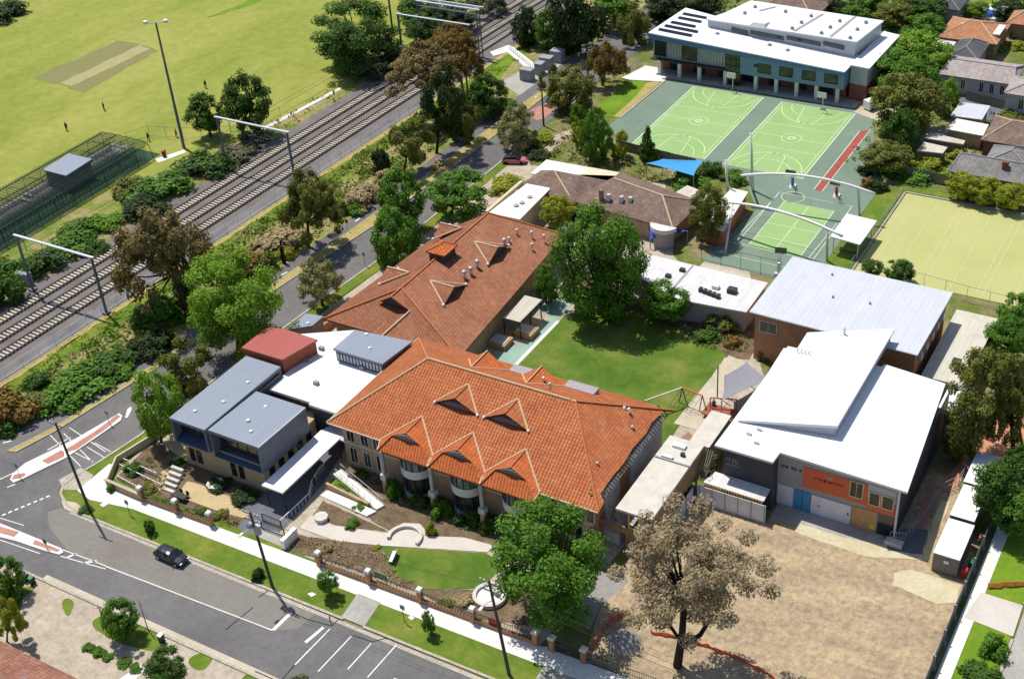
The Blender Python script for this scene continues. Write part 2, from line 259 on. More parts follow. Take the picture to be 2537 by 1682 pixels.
plain('pool_water', (0.01, 0.07, 0.42), 0.1, 0.15, 0.8, 0, 0.6); plain('car_paint', (0.028, 0.036, 0.052), 0.22, 0.05, 2.0, 0.3, 0.6); plain('tyre', (0.015, 0.015, 0.016), 0.9, 0.1, 3.0); plain('lamp_white', (0.75, 0.75, 0.72), 0.3, 0.03, 3.0)
glassy('window_glass', (0.018, 0.025, 0.032)); glassy('pale_glass', (0.10, 0.14, 0.15)); glassy('green_glass', (0.022, 0.032, 0.022))
plain('solar_cell', (0.012, 0.012, 0.018), 0.25, 0.1, 1.0); plain('net_mesh', (0.03, 0.055, 0.05), 0.9, 0.2, 1.0); plain('synthetic_green', (0.022, 0.07, 0.035), 0.9, 0.15, 0.8)
plain('rust_paint', (0.32, 0.09, 0.05), 0.7, 0.15, 1.2); plain('pink_paint', (0.50, 0.14, 0.16), 0.7, 0.1, 1.2); plain('yellow_paint', (0.72, 0.60, 0.10), 0.6, 0.1, 1.2)
# leaves
leafmat('oak_leaf', (0.03, 0.07, 0.01), (0.055, 0.125, 0.016), (0.095, 0.18, 0.03))
leafmat('rich_leaf', (0.05, 0.125, 0.012), (0.085, 0.2, 0.018), (0.145, 0.28, 0.035))
leafmat('spring_leaf', (0.10, 0.2, 0.015), (0.18, 0.33, 0.03), (0.29, 0.42, 0.06), 0.45)
leafmat('olive_leaf', (0.075, 0.105, 0.018), (0.145, 0.165, 0.032), (0.24, 0.235, 0.06))
leafmat('gum_leaf', (0.11, 0.095, 0.035), (0.19, 0.15, 0.06), (0.30, 0.23, 0.10))
leafmat('rust_leaf', (0.11, 0.085, 0.02), (0.20, 0.13, 0.03), (0.31, 0.19, 0.05))
leafmat('brown_leaf', (0.2, 0.16, 0.11), (0.31, 0.255, 0.18), (0.45, 0.38, 0.28))
leafmat('pale_leaf', (0.08, 0.10, 0.03), (0.24, 0.25, 0.10), (0.55, 0.53, 0.30))
leafmat('yellow_leaf', (0.13, 0.19, 0.016), (0.26, 0.3, 0.026), (0.45, 0.45, 0.06), 0.4)
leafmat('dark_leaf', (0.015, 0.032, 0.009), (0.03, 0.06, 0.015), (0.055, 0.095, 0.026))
leafmat('dry_leaf', (0.22, 0.17, 0.095), (0.36, 0.29, 0.18), (0.50, 0.42, 0.28))
leafmat('grey_leaf', (0.07, 0.075, 0.05), (0.13, 0.14, 0.09), (0.22, 0.23, 0.16))
# ------------------------------------------------------------------ builders
ORG = {}
class MB:
    def __init__(s): s.v = []; s.f = []; s.mi = []; s.m = 0; s.mats = []
    def mat(s, name):
        if name not in s.mats: s.mats.append(name)
        s.m = s.mats.index(name); return s
    def face(s, *pts):
        if len(pts) == 1: pts = pts[0]
        i = len(s.v); s.v += [tuple(p) for p in pts]; s.f.append(tuple(range(i, i+len(pts)))); s.mi.append(s.m); return s
    def box(s, x0, y0, z0, x1, y1, z1):
        i = len(s.v); s.v += [(x, y, z) for z in (z0, z1) for x, y in ((x0, y0), (x1, y0), (x1, y1), (x0, y1))]
        for q in ((3, 2, 1, 0), (4, 5, 6, 7), (0, 1, 5, 4), (1, 2, 6, 5), (2, 3, 7, 6), (3, 0, 4, 7)):
            s.f.append(tuple(i+k for k in q)); s.mi.append(s.m)
        return s
    def hexa(s, p):
        """8 corners: bottom ring then top ring"""
        i = len(s.v); s.v += [tuple(q) for q in p]
        for q in ((3, 2, 1, 0), (4, 5, 6, 7), (0, 1, 5, 4), (1, 2, 6, 5), (2, 3, 7, 6), (3, 0, 4, 7)):
            s.f.append(tuple(i+k for k in q)); s.mi.append(s.m)
        return s
    def prism(s, poly, z0, z1):
        n = len(poly); i = len(s.v)
        zt = (lambda k: z1[k]) if isinstance(z1, (list, tuple)) else (lambda k: z1)
        zb = (lambda k: z0[k]) if isinstance(z0, (list, tuple)) else (lambda k: z0)
        s.v += [(p[0], p[1], zb(k)) for k, p in enumerate(poly)] + [(p[0], p[1], zt(k)) for k, p in enumerate(poly)]
        s.f.append(tuple(i+k for k in reversed(range(n)))); s.f.append(tuple(i+n+k for k in range(n)))
        for k in range(n):
            j = (k+1) % n; s.f.append((i+k, i+j, i+n+j, i+n+k))
        s.mi += [s.m]*(n+2); return s
    def sheet(s, poly, z):
        return s.face([(p[0], p[1], z) for p in poly])
    def beam(s, a, b, w, h=None):
        a = Vector(a); b = Vector(b); h = h or w; d = (b-a).normalized()
        up = Vector((0, 0, 1)) if abs(d.z) < 0.95 else Vector((0, 1, 0))
        x = d.cross(up).normalized()*w/2; y = x.cross(d).normalized()*h/2
        return s.hexa([a-x-y, a+x-y, b+x-y, b-x-y, a-x+y, a+x+y, b+x+y, b-x+y])
    def tube(s, pts, r, n=6, cap=True):
        pts = [Vector(p) for p in pts]; rs = r if isinstance(r, (list, tuple)) else [r]*len(pts); rings = []
        for k, p in enumerate(pts):
            d = (pts[min(k+1, len(pts)-1)]-pts[max(k-1, 0)]).normalized()
            up = Vector((0, 0, 1)) if abs(d.z) < 0.9 else Vector((1, 0, 0))
            x = d.cross(up).normalized(); y = d.cross(x)
            i = len(s.v); s.v += [tuple(p+(x*math.cos(2*math.pi*j/n)+y*math.sin(2*math.pi*j/n))*rs[k]) for j in range(n)]; rings.append(i)
        for a, b in zip(rings, rings[1:]):
            for j in range(n):
                s.f.append((a+j, a+(j+1) % n, b+(j+1) % n, b+j)); s.mi.append(s.m)
        if cap:
            s.f.append(tuple(rings[0]+j for j in reversed(range(n)))); s.f.append(tuple(rings[-1]+j for j in range(n))); s.mi += [s.m]*2
        return s
    def cyl(s, c, r, h, n=12, r2=None):
        return s.tube([c, (c[0], c[1], c[2]+h)], [r, r if r2 is None else r2], n)
    def ball(s, c, r, n=8, sq=1.0):
        rings = [(math.sin(math.pi*k/n), math.cos(math.pi*k/n)) for k in range(n+1)]; i = len(s.v); m = n+2
        for a, b in rings: s.v += [(c[0]+r*a*math.cos(2*math.pi*j/m), c[1]+r*a*math.sin(2*math.pi*j/m), c[2]+r*sq*b) for j in range(m)]
        for k in range(n):
            for j in range(m): s.f.append((i+k*m+j, i+(k+1)*m+j, i+(k+1)*m+(j+1) % m, i+k*m+(j+1) % m)); s.mi.append(s.m)
        return s
    def ribbon(s, pts, w, z, closed=False):
        """flat painted line along a ground path"""
        P = [Vector((p[0], p[1])) for p in pts]; n = len(P); L = []
        for k in range(n):
            a = P[k-1] if (k or closed) else P[0]; b = P[(k+1) % n] if (k < n-1 or closed) else P[-1]
            d = (b-a).normalized(); q = Vector((-d.y, d.x))*w/2; L.append((P[k]+q, P[k]-q))
        for k in range(n if closed else n-1):
            (a, b), (c, d) = L[k], L[(k+1) % n]
            s.face((b.x, b.y, z), (d.x, d.y, z), (c.x, c.y, z), (a.x, a.y, z))
        return s
    def mesh(s, name, org=Vector((0, 0, 0)), smooth=False, shared=False):
        me = bpy.data.meshes.new(name); me.from_pydata([(x-org[0], y-org[1], z-org[2]) for x, y, z in s.v], [], s.f); me.update()
        if len(s.mats) > 1: me.polygons.foreach_set('material_index', s.mi)
        if smooth: me.polygons.foreach_set('use_smooth', [True]*len(me.polygons))
        return me
    def build(s, name, mat=None, parent=None, smooth=False, org=None):
        o_ = ORG[parent.name] if parent else (Vector(org) if org else Vector((0, 0, 0)))
        me = s.mesh(name, o_, smooth)
        for n in (s.mats or [mat]): me.materials.append(MATS[n])
        o = bpy.data.objects.new(name, me); COL.objects.link(o)
        if parent: o.parent = parent
        else: o.location = o_
        ORG[o.name] = o_
        return o
def tag(o, label=None, cat=None, group=None, kind=None):
    if label: o['label'] = label
    if cat: o['category'] = cat
    if group: o['group'] = group
    if kind: o['kind'] = kind
    return o
def thing(name, label, cat, loc=(0, 0, 0), group=None, rz=0.0):
    o = bpy.data.objects.new(name, None); COL.objects.link(o); o.location = loc; o.rotation_euler.z = rz; o.empty_display_size = 0.5
    ORG[o.name] = Vector(loc) if not rz else Vector((0, 0, 0))
    return tag(o, label, cat, group)
def kids(o): return [c for c in bpy.data.objects if c.parent == o]
CH = {}
def adopt(p, c): CH.setdefault(p.name, []).append(c)
def dup(root, loc, rz=None, label=None, group=None, sc=None):
    """copy a thing with copies of its parts and sub-parts"""
    def cp(o, par):
        c = o.copy(); COL.objects.link(c)
        if par: c.parent = par
        for k in TREE.get(o.name, []): cp(k, c)
        return c
    TREE = {}
    for o in root_family(root): TREE.setdefault(o.parent.name, []).append(o)
    r = cp(root, None); r.location = loc
    if rz is not None: r.rotation_euler.z = rz
    if sc: r.scale = sc if not isinstance(sc, float) else (sc, sc, sc)
    if label: r['label'] = label
    if group: r['group'] = group
    return r
def root_family(root):
    out = []
    for o in COL.objects:
        if o.parent and (o.parent == root or o.parent.parent == root): out.append(o)
    return out
def tmb(name, label, cat, mb, mat=None, group=None, org=None, smooth=False):
    return tag(mb.build(name, mat, None, smooth, org), label, cat, group)
def struct(name, poly, z, mat):
    """a sheet of the setting"""
    return tag(MB().sheet(poly, z).build(name, mat), kind='structure')
def rect(x0, y0, x1, y1): return [(x0, y0), (x1, y0), (x1, y1), (x0, y1)]
def P2(*px): return [tuple(at(x, y)[:2]) for x, y in px]
def arc(cx, cy, r, a0, a1, n=24): return [(cx+r*math.cos(R(a0+(a1-a0)*k/n)), cy+r*math.sin(R(a0+(a1-a0)*k/n))) for k in range(n+1)]
def blob(poly, amp=0.3, step=1.2, seed=1):
    """soften a polygon's outline so that planted edges do not run ruler-straight"""
    out = []; rd = random.Random(seed); n = len(poly)
    for k in range(n):
        a = Vector(poly[k][:2]); b = Vector(poly[(k+1) % n][:2]); m = max(1, int((b-a).length/step))
        for j in range(m):
            p = a.lerp(b, j/m); out.append((p.x+rd.uniform(-amp, amp), p.y+rd.uniform(-amp, amp)))
    return out
# ------------------------------------------------------------------ vegetation library
def rnd_dir(rd):
    while True:
        v = Vector((rd.uniform(-1, 1), rd.uniform(-1, 1), rd.uniform(-1, 1)))
        if 0.05 < v.length < 1: return v.normalized()
def leaf(V, F, c, nrm, size, rd, asp=0.6):
    t = nrm.cross(rnd_dir(rd))
    if t.length < 1e-3: return
    t = t.normalized()*size; b = nrm.cross(t).normalized()*size*asp
    i = len(V); V += [tuple(c-t), tuple(c-b*0.9+t*0.1), tuple(c+t), tuple(c+b+t*0.1)]; F.append((i, i+1, i+2, i+3))
CLUMPS = {}
def crown(name, style, seed, leaves, lsize):
    rd = random.Random(seed); V = []; F = []; cl = []
    if style == 'round':
        n = 84
        for k in range(n):
            d = rnd_dir(rd); d.z = d.z*0.95+0.05
            r = rd.uniform(0.6, 0.86) if k > 16 else rd.uniform(0.0, 0.5)
            cl.append((d*r, rd.uniform(0.14, 0.26)))
    elif style == 'dome':
        for k in range(74):
            d = rnd_dir(rd); d.z = abs(d.z)*1.0-0.18
            cl.append((d*(rd.uniform(0.62, 0.95) if k > 12 else rd.uniform(0.2, 0.6)), rd.uniform(0.10, 0.2)))
    elif style == 'loose':
        for k in range(26):
            d = rnd_dir(rd); d.z = d.z*0.7+0.25
            cl.append((d*rd.uniform(0.45, 0.92), rd.uniform(0.14, 0.27)))
    elif style == 'sparse':
        for k in range(95):
            d = rnd_dir(rd); d.z = d.z*0.95+0.05
            cl.append((d*rd.uniform(0.4, 0.97), rd.uniform(0.09, 0.18)))
    elif style == 'flat':
        for k in range(30):
            a = rd.uniform(0, 6.283); r = math.sqrt(rd.random())*0.85
            cl.append((Vector((r*math.cos(a), r*math.sin(a), rd.uniform(-0.1, 0.55)*(1-r*r*0.7))), rd.uniform(0.15, 0.26)))
    elif style == 'cone':
        for k in range(40):
            z = rd.uniform(-1, 0.95); r = (1-z)/2*0.8*rd.uniform(0.5, 1); a = rd.uniform(0, 6.283)
            cl.append((Vector((r*math.cos(a), r*math.sin(a), z)), 0.16+0.12*(1-z)/2))
    elif style == 'shrub':
        for k in range(24):
            d = rnd_dir(rd); d.z = abs(d.z)*0.9-0.15
            cl.append((d*rd.uniform(0.3, 0.8), rd.uniform(0.2, 0.36)))
    tot = sum(r*r for c, r in cl)
    for c, r in cl:
        m = int(leaves*r*r/tot)
        sq = rd.uniform(0.6, 0.9)
        for j in range(m):
            d = rnd_dir(rd); rr = r*(rd.random()**0.35)*(1.15 if rd.random() < 0.12 else 1)
            p = c+Vector((d.x*rr, d.y*rr, d.z*rr*sq))
            nrm = (d*0.8+c.normalized()*0.4+Vector((0, 0, 0.65))+rnd_dir(rd)*0.75)
            if nrm.length < 0.05: continue
            leaf(V, F, p, nrm.normalized(), lsize*rd.uniform(0.6, 1.3), rd)
    hr = sorted(math.hypot(v[0], v[1]) for v in V)[int(len(V)*0.95)]; zs = sorted(v[2] for v in V); za, zb_ = zs[int(len(V)*0.02)], zs[int(len(V)*0.98)]
    zm, hz = (za+zb_)/2, (zb_-za)/2
    if style == 'shrub': zm, hz = 0.0, 0.9
    V = [(x/hr, y/hr, (z-zm)/hz) for x, y, z in V]; cl = [(Vector((c.x/hr, c.y/hr, (c.z-zm)/hz)), r) for c, r in cl]
    me = bpy.data.meshes.new(name); me.from_pydata(V, [], F); me.update(); me.materials.append(None)
    CLUMPS[me.name] = cl
    return me
CROWNS = {
    'round': [crown('crown', 'round', 11+k, 9500, 0.047) for k in range(3)],
    'dome': [crown('crown', 'dome', 151+k, 11000, 0.034) for k in range(2)],
    'fine': [crown('crown', 'round', 31+k, 26000, 0.028) for k in range(2)],
    'loose': [crown('crown', 'loose', 51+k, 7500, 0.041) for k in range(3)],
    'sparse': [crown('crown', 'sparse', 71+k, 24000, 0.0195) for k in range(2)],
    'flat': [crown('crown', 'flat', 91+k, 4200, 0.055) for k in range(2)],
    'cone': [crown('crown', 'cone', 111, 3000, 0.075)],
    'shrub': [crown('foliage', 'shrub', 131+k, 2300, 0.08) for k in range(3)],
}
def place(me, mat, parent, loc, sc, rz, name):
    o = bpy.data.objects.new(name, me); COL.objects.link(o)
    if parent: o.parent = parent
    o.location = loc; o.scale = sc; o.rotation_euler.z = rz
    o.material_slots[0].link = 'OBJECT'; o.material_slots[0].material = MATS[mat]
    return o
VRND = random.Random(99)
def survey(cx, cy, rx, ry, base):
    """real position and size of a crown from its outline in the photograph and the foot of its trunk"""
    bx, by = base
    B = at(bx, by)
    lo, hi = 0.0, 40.0
    for k in range(40):
        mid = (lo+hi)/2
        if pix((B.x, B.y, mid))[1] > cy: lo = mid
        else: hi = mid
    zc = lo; C = at(cx, cy, zc); d = (C-CP).length
    r = rx*d/FPX; a = ry*d/FPX
    rz = math.sqrt(max(a*a-(r*0.56)**2, (0.42*r)**2))/0.83
    return B, C, r, min(rz, zc*0.97)
def tree(name, label, cx, cy, rx, ry, base, style='round', leaf_='rich_leaf', bark_='bark', group=None, v=None, limbs=6, tr=None, cat='tree'):
    B, C, r, rz = survey(cx, cy, rx, ry, base)
    t = thing(name, label, cat, B, group)
    me = VRND.choice(CROWNS[style]) if v is None else CROWNS[style][v % len(CROWNS[style])]
    rot = VRND.uniform(0, 6.28)
    place(me, leaf_, t, C-B, (r, r, rz), rot, 'crown')
    mb = MB(); rad = tr or max(0.10, 0.055*r); H = C.z
    fork = Vector((B.x+(C.x-B.x)*0.5, B.y+(C.y-B.y)*0.5, max(0.3, C.z-rz*0.75)))
    mb.tube([B-Vector((0, 0, 0.2)), B.lerp(fork, 0.5)+Vector((0.1*r*0.2, 0, 0)), fork], [rad*1.35, rad, rad*0.85], 7)
    cl = CLUMPS[me.name]; step = max(1, len(cl)//limbs); c, s_ = math.cos(rot), math.sin(rot)
    for k in range(0, len(cl), step):
        q = cl[k][0]; tip = C+Vector(((c*q.x-s_*q.y)*r, (s_*q.x+c*q.y)*r, q.z*rz))
        midp = fork.lerp(tip, 0.5)+Vector((0, 0, -0.06*r))
        mb.tube([fork-Vector((0, 0, 0.1)), midp, tip], [rad*0.6, rad*0.35, rad*0.12], 5)
    mb.build('trunk', bark_, t, True)
    return t
def shrub(name, label, cx, cy, rx, ry, leaf_='rich_leaf', group=None, base=None, style='shrub', cat='shrub'):
    """a low bush: one foliage mass sitting on the ground"""
    by = cy+ry*0.75 if base is None else base[1]; bx = cx if base is None else base[0]
    B = at(bx, by); d = (B-CP).length; r = rx*d/FPX; a = ry*d/FPX
    rz = max(0.6*r, (2*a-2*r*0.56*0.6)/0.83*0.8)
    o = place(VRND.choice(CROWNS[style]), leaf_, None, (B.x, B.y, rz*0.2), (r, r, rz), VRND.uniform(0, 6.28), name)
    return tag(o, label, cat, group)
# ------------------------------------------------------------------ ground, roads, railway
struct('ground', rect(-900, -100, 600, 1400), 0.0, 'yard_earth')
def rail_x(y): return -158.0+(y-100)*0.0417          # centre line of the middle track
def strip_rail(o0, o1, y0, y1): return [(rail_x(y0)+o0, y0), (rail_x(y0)+o1, y0), (rail_x(y1)+o1, y1), (rail_x(y1)+o0, y1)]
struct('sports_field', [(-800, 20), (-186, 20), (-186, 120), (-168, 172), (-164, 205), (-160, 236), (-151, 330), (-130, 700), (-800, 700)], 0.02, 'field_grass')
struct('cricket_square', blob(P2((82, 193), (296, 100), (392, 126), (206, 229)), 0.5, 2.0, 3), 0.04, 'wicket_earth')
struct('wicket_strip', blob(P2((150, 207), (345, 113), (372, 122), (178, 215)), 0.25, 2.0, 4), 0.06, 'wicket_strip')
struct('green_field_mark', blob(P2((505, 47), (590, 14), (640, -8), (655, 0), (560, 35)), 0.3, 2.0, 5), 0.04, 'bright_grass')
struct('railway_reserve_soil', [(-186, 20), (-144, 20), (-138, 84), (-131, 134), (-129.6, 190), (-126, 300), (-118, 500), (-140, 500), (-160, 236), (-168, 172), (-186, 120)], 0.012, 'scrub_soil')
struct('track_ballast', strip_rail(-8.0, 7.2, 10, 620), 0.03, 'ballast')
struct('cinder_path', strip_rail(7.2, 9.6, 10, 620), 0.034, 'cinder')
struct('yellow_verge', blob(strip_rail(9.6, 10.8, 10, 400), 0.15, 3, 6), 0.03, 'dry_grass')
struct('embankment_grass', blob(strip_rail(10.8, 14.2, 10, 232), 0.35, 2, 7), 0.03, 'verge_grass')
struct('lineside_path', [(-168.6, 176), (-165.9, 198.6), (-164.9, 198.4), (-167.4, 176)], 0.045, 'concrete_path')
struct('ramp_grass', blob(P2((1190, 205), (1262, 132), (1275, 150), (1240, 190), (1200, 235)), 0.25, 2, 8), 0.05, 'bright_grass')
struct('ramp_path', P2((1214, 130), (1260, 112), (1275, 120), (1345, 175), (1310, 175), (1256, 130), (1222, 140)), 0.055, 'concrete_path')
struct('plinth_yard', P2((1240, 205), (1300, 170), (1395, 140), (1405, 150), (1290, 240)), 0.05, 'grey_concrete')
# ballast bed with three tracks
sl_mb = MB().box(-0.86, -0.15, 0.0, 0.86, 0.15, 0.16); sl_me = sl_mb.mesh('sleeper'); sl_me.materials.append(MATS['sleeper'])
for nm, off, lab in (('railway_track', -4.1, 'railway track nearest the sports field, pale sleepers and dark rails'), ('railway_track', 0.0, 'middle railway track between the two outer tracks'), ('railway_track', 4.05, 'railway track nearest the school, beside the grey cinder path')):
    t = thing(nm, lab, 'railway track', (rail_x(100)+off, 100, 0.06), 'parallel railway tracks')
    for sgn in (-1, 1):
        a = (rail_x(10)+off+sgn*0.93, 10, 0.28); b = (rail_x(620)+off+sgn*0.93, 620, 0.28)
        MB().beam(a, b, 0.2, 0.18).build('rail', 'rail_steel', t)
    far = MB(); n = 0; ang = math.atan(0.0417)
    for k in range(560):
        y = 88+k*0.72
        x = rail_x(y)+off
        px, py = pix((x, y, 0.1))
        if px > 2600 or py < -60: continue
        if n < 100 and -20 < px:
            o = bpy.data.objects.new('sleeper', sl_me); COL.objects.link(o); o.parent = t
            o.location = (x-t.location.x, y-100, 0.0); o.rotation_euler.z = -ang; n += 1
        else: far.hexa([(x+dx*0.86-dy*0.15*0.04, y+dy*0.15-dx*0.86*0.0417, z) for z in (0.06, 0.22) for dx, dy in ((-1, -1), (1, -1), (1, 1), (-1, 1))])
    tag(far.build('far_sleepers', 'sleeper', t), kind='stuff')
# overhead line gantries
def gantry(y, x0, x1, h, label, name='overhead_gantry', double=False):
    t = thing(name, label, 'gantry', (x0, y, 0), 'overhead line gantries')
    for x in (x0, x1):
        m = MB()
        if double:
            for s in (-0.45, 0.45): m.beam((x+s, y, 0), (x+s*0.7, y, h), 0.2)
            for k in range(8): m.beam((x-0.45, y, k*h/8), (x+0.45, y, (k+1)*h/8), 0.09)
        else:
            m.beam((x, y, 0), (x, y, h), 0.34, 0.3); m.box(x-0.5, y-0.5, 0, x+0.5, y+0.5, 0.35)
        m.build('mast', 'gantry_paint', t)
    m = MB(); n = 12
    m.beam((x0-0.5, y, h), (x1+0.5, y, h), 0.42, 0.2)
    if double:
        m.beam((x0-0.5, y+1.6, h), (x1+0.5, y+1.6, h), 0.3, 0.2); m.beam((x0-0.5, y, h-1.0), (x1+0.5, y, h-1.0), 0.2)
        for k in range(n): m.beam((x0+(x1-x0)*k/n, y, h), (x0+(x1-x0)*(k+1)/n, y+1.6, h), 0.1); m.beam((x0+(x1-x0)*k/n, y, h-1), (x0+(x1-x0)*(k+1)/n, y, h), 0.1)
    m.build('beam', 'gantry_beam', t)
    for off in (-4.1, 0, 4.05):
        x = rail_x(y)+off; m = MB().beam((x-1.2, y, h-0.1), (x-1.2, y, h-2.6), 0.08); m.beam((x-1.2, y, h-2.4), (x+0.7, y, h-2.0), 0.06); m.beam((x-1.2, y, h-1.4), (x+0.7, y, h-2.0), 0.05)
        for k in range(3): m.cyl((x-1.2+0.3*k, y, h-2.36), 0.1, 0.1, 6)
        m.build('wire_bracket', 'gantry_paint', t)
    return t
gantry(113.6, -164.2, -147.8, 10.2, 'railway gantry at the left picture edge, white beam over three tracks')
gantry(160.7, -163.6, -147.4, 10.2, 'railway gantry beside the tall field light tower, pale beam over three tracks')
gantry(217.5, -162.6, -145.2, 9.6, 'thin railway gantry with green post standing in front of the lattice gantry')
gantry(223.8, -161.6, -146.6, 10.4, 'big double lattice railway gantry at the top of the picture', double=True)
wr = MB()
for off in (-4.1, 0, 4.05):
    for z, sag in ((7.9, 0.0), (9.1, 0.5)):
        ys = [20, 67, 113.6, 160.7, 217.5, 300, 400, 500]
        pts = []
        for a, b in zip(ys, ys[1:]):
            for k in range(8): u = k/8; y = a+(b-a)*u; pts.append((rail_x(y)+off, y, z-sag*4*u*(1-u)))
        wr.tube(pts, 0.028, 4)
tmb('catenary_wires', 'thin overhead power wires strung along the three railway tracks', 'wire', wr, 'dark_metal')
# lineside chain fence
def mesh_fence(name, pts, h, label, step=2.4, mat='galvanised', rails=2, cat='fence', group=None, pickets=0.0, pr=0.035, org=None):
    t = thing(name, label, cat, (pts[0][0], pts[0][1], 0), group)
    rail = MB(); pm_ = MB().tube([(0, 0, 0), (0, 0, h)], pr, 5).mesh('post'); pm_.materials.append(MATS[mat]); done = set()
    for a, b in zip(pts, pts[1:]):
        A = Vector((a[0], a[1], 0)); B = Vector((b[0], b[1], 0)); n = max(1, int((B-A).length/step))
        for k in range(n+1):
            p = A.lerp(B, k/n)
            if (round(p.x, 2), round(p.y, 2)) in done: continue
            done.add((round(p.x, 2), round(p.y, 2))); o = bpy.data.objects.new('post', pm_); COL.objects.link(o); o.parent = t; o.location = p-t.location
        for j in range(rails):
            z = h*(0.12+0.86*j/(max(1, rails-1))) if rails > 1 else h*0.97
            rail.beam(A+Vector((0, 0, z)), B+Vector((0, 0, z)), pr*1.3)
        if pickets:
            m = int((B-A).length/pickets)
            for k in range(m): p = A.lerp(B, (k+0.5)/m); rail.beam(p+Vector((0, 0, 0.08)), p+Vector((0, 0, h*0.95)), 0.022)
    rail.build('rails', mat, t)
    return t
mesh_fence('chain_fence', [(rail_x(y)+9.2, y) for y in (60, 110, 160, 215)], 1.7, 'thin wire fence along the grey cinder path beside the tracks', 3.0)
# roads
NE = [(-152, 30), (-145, 60), (-138.5, 83.8), (-135.4, 96.7), (-133.4, 108), (-131.2, 133.7), (-130.2, 154), (-129.6, 190), (-128.2, 228), (-124, 300), (-112, 480)]
SE = [(-100, 480), (-110, 300), (-117.4, 228), (-117.4, 190), (-117.8, 146), (-118.9, 133), (-119.6, 122), (-121, 92.6), (-122.4, 84.5), (-123.3, 81.5), (-122.6, 79.4), (-120.5, 77.9), (-118.0, 77.3), (-118.0, 66.8), (-125, 62), (-130, 30)]
struct('railway_road', NE[::-1]+SE[::-1] if False else NE+SE, 0.06, 'asphalt')
struct('side_street', [(-118.02, 66.8), (-8, 66.8), (-8, 77.8), (-118.02, 77.3)], 0.064, 'asphalt')
struct('street_wear', [(-119.6, 77.0), (-120.6, 75.6), (-118, 73.6), (-113, 71.75), (-105, 71.65), (-81.6, 72.85), (-79.4, 74.2), (-79.0, 77.0)], 0.07, 'worn_asphalt')
struct('east_street', [(-9.6, 77.82), (2, 77.82), (2, 190), (-9.6, 190)], 0.06, 'grey_concrete')
MED = [(-135.1, 82.1), (-133.2, 88.3), (-130.9, 106.9), (-128.8, 132.7), (-127.4, 156), (-126.6, 190), (-125.4, 230)]
MEDR = [(-123.6, 230), (-124.0, 190), (-124.9, 155), (-127.4, 131.5), (-130.1, 105), (-132.4, 88), (-133.9, 82.4)]
md = MB().prism(MED[::-1]+MEDR[::-1], 0.0, 0.17); tag(md.build('median_strip', 'dry_grass'), kind='structure')
kb = MB()
for pts in (MED, MEDR[::-1]):
    for a, b in zip(pts, pts[1:]): kb.beam((a[0], a[1], 0.1), (b[0], b[1], 0.1), 0.16, 0.2)
tag(kb.build('median_kerb', 'kerb_stone'), kind='structure')
# kerbs of the side street
def kerb(pts, name='kerb', w=0.32):
    m = MB()
    for a, b in zip(pts, pts[1:]): m.beam((a[0], a[1], 0.09), (b[0], b[1], 0.09), w, 0.19)
    return tag(m.build(name, 'kerb_stone'), kind='structure')
CORNER = [(-112, 77.35), (-116.5, 77.3), (-119.3, 77.75), (-121.6, 78.9), (-122.7, 80.4), (-122.7, 82.2), (-121.9, 85.6), (-120.9, 92.6), (-119.4, 122), (-118.7, 133), (-117.6, 146), (-117.2, 190)]
kerb([(-10, 77.95), (-48, 78.0), (-72.9, 77.8)]); kerb([(-75.6, 77.75), (-112, 77.35)]); kerb(CORNER); kerb([(-118, 66.6), (-8, 66.6)])
kerb([(-9.8, 78), (-9.8, 107.6)]); kerb([(-9.8, 113.2), (-9.8, 190)])
# gutter apron of paler concrete
struct('street_gutter', [(-118, 77.25), (-118, 76.75), (-10, 77.3), (-10, 77.8)], 0.074, 'kerb_stone')
struct('street_gutter', [(-112, 66.75), (-10, 66.75), (-10, 67.6), (-112, 67.5)], 0.074, 'driveway')
# verges and footpaths on the school side
struct('street_verge', CORNER[:8][::-1]+[(-72.8, 77.9), (-10, 78.0), (-14, 84.6), (-60, 83.5), (-118.4, 84.5), (-119.2, 92)], 0.1, 'verge_grass')
FP = lambda x: 81.1+(x+111)*0.0145
struct('footpath', [(-120.2, 80.4), (-117.3, 79.8), (-111, FP(-111)-0.15), (-80, FP(-80)-0.1), (-10, FP(-10)), (-10, 85.2), (-54, 84.3), (-111, 82.9), (-117.4, 83.0), (-117.6, 83.6), (-119.4, 86.5), (-120.3, 86.3)], 0.13, 'concrete_path')
struct('corner_paving', P2((146, 1190), (200, 1160), (232, 1178), (205, 1215), (160, 1215)), 0.125, 'kerb_stone')
struct('corner_paving', P2((152, 1240), (188, 1246), (208, 1262), (190, 1274), (160, 1262)), 0.127, 'driveway')
struct('utility_slab', P2((222, 1196), (238, 1184), (250, 1188), (232, 1202)), 0.14, 'concrete_path')
struct('utility_slab', P2((247, 1252), (262, 1244), (272, 1248), (256, 1258)), 0.14, 'concrete_path')
struct('utility_slab', P2((762, 1472), (774, 1468), (784, 1474), (772, 1480)), 0.14, 'concrete_path')
struct('utility_slab', P2((1010, 1530), (1018, 1526), (1028, 1532), (1020, 1538)), 0.14, 'concrete_path')
struct('crossover', [(-76.0, 77.85), (-72.8, 77.85), (-73.3, 81.75), (-76.5, 81.75)], 0.14, 'grey_concrete')
struct('crossover', P2((1327, 1682), (1349, 1650), (1424, 1682), (1400, 1700)), 0.14, 'grey_concrete')
struct('roadside_verge', [(-121.0, 92.6), (-119.5, 122), (-118.8, 133), (-117.7, 146), (-117.2, 190), (-115.6, 190), (-115.4, 146), (-116.6, 133), (-117.2, 122), (-118.9, 92)], 0.1, 'verge_grass')
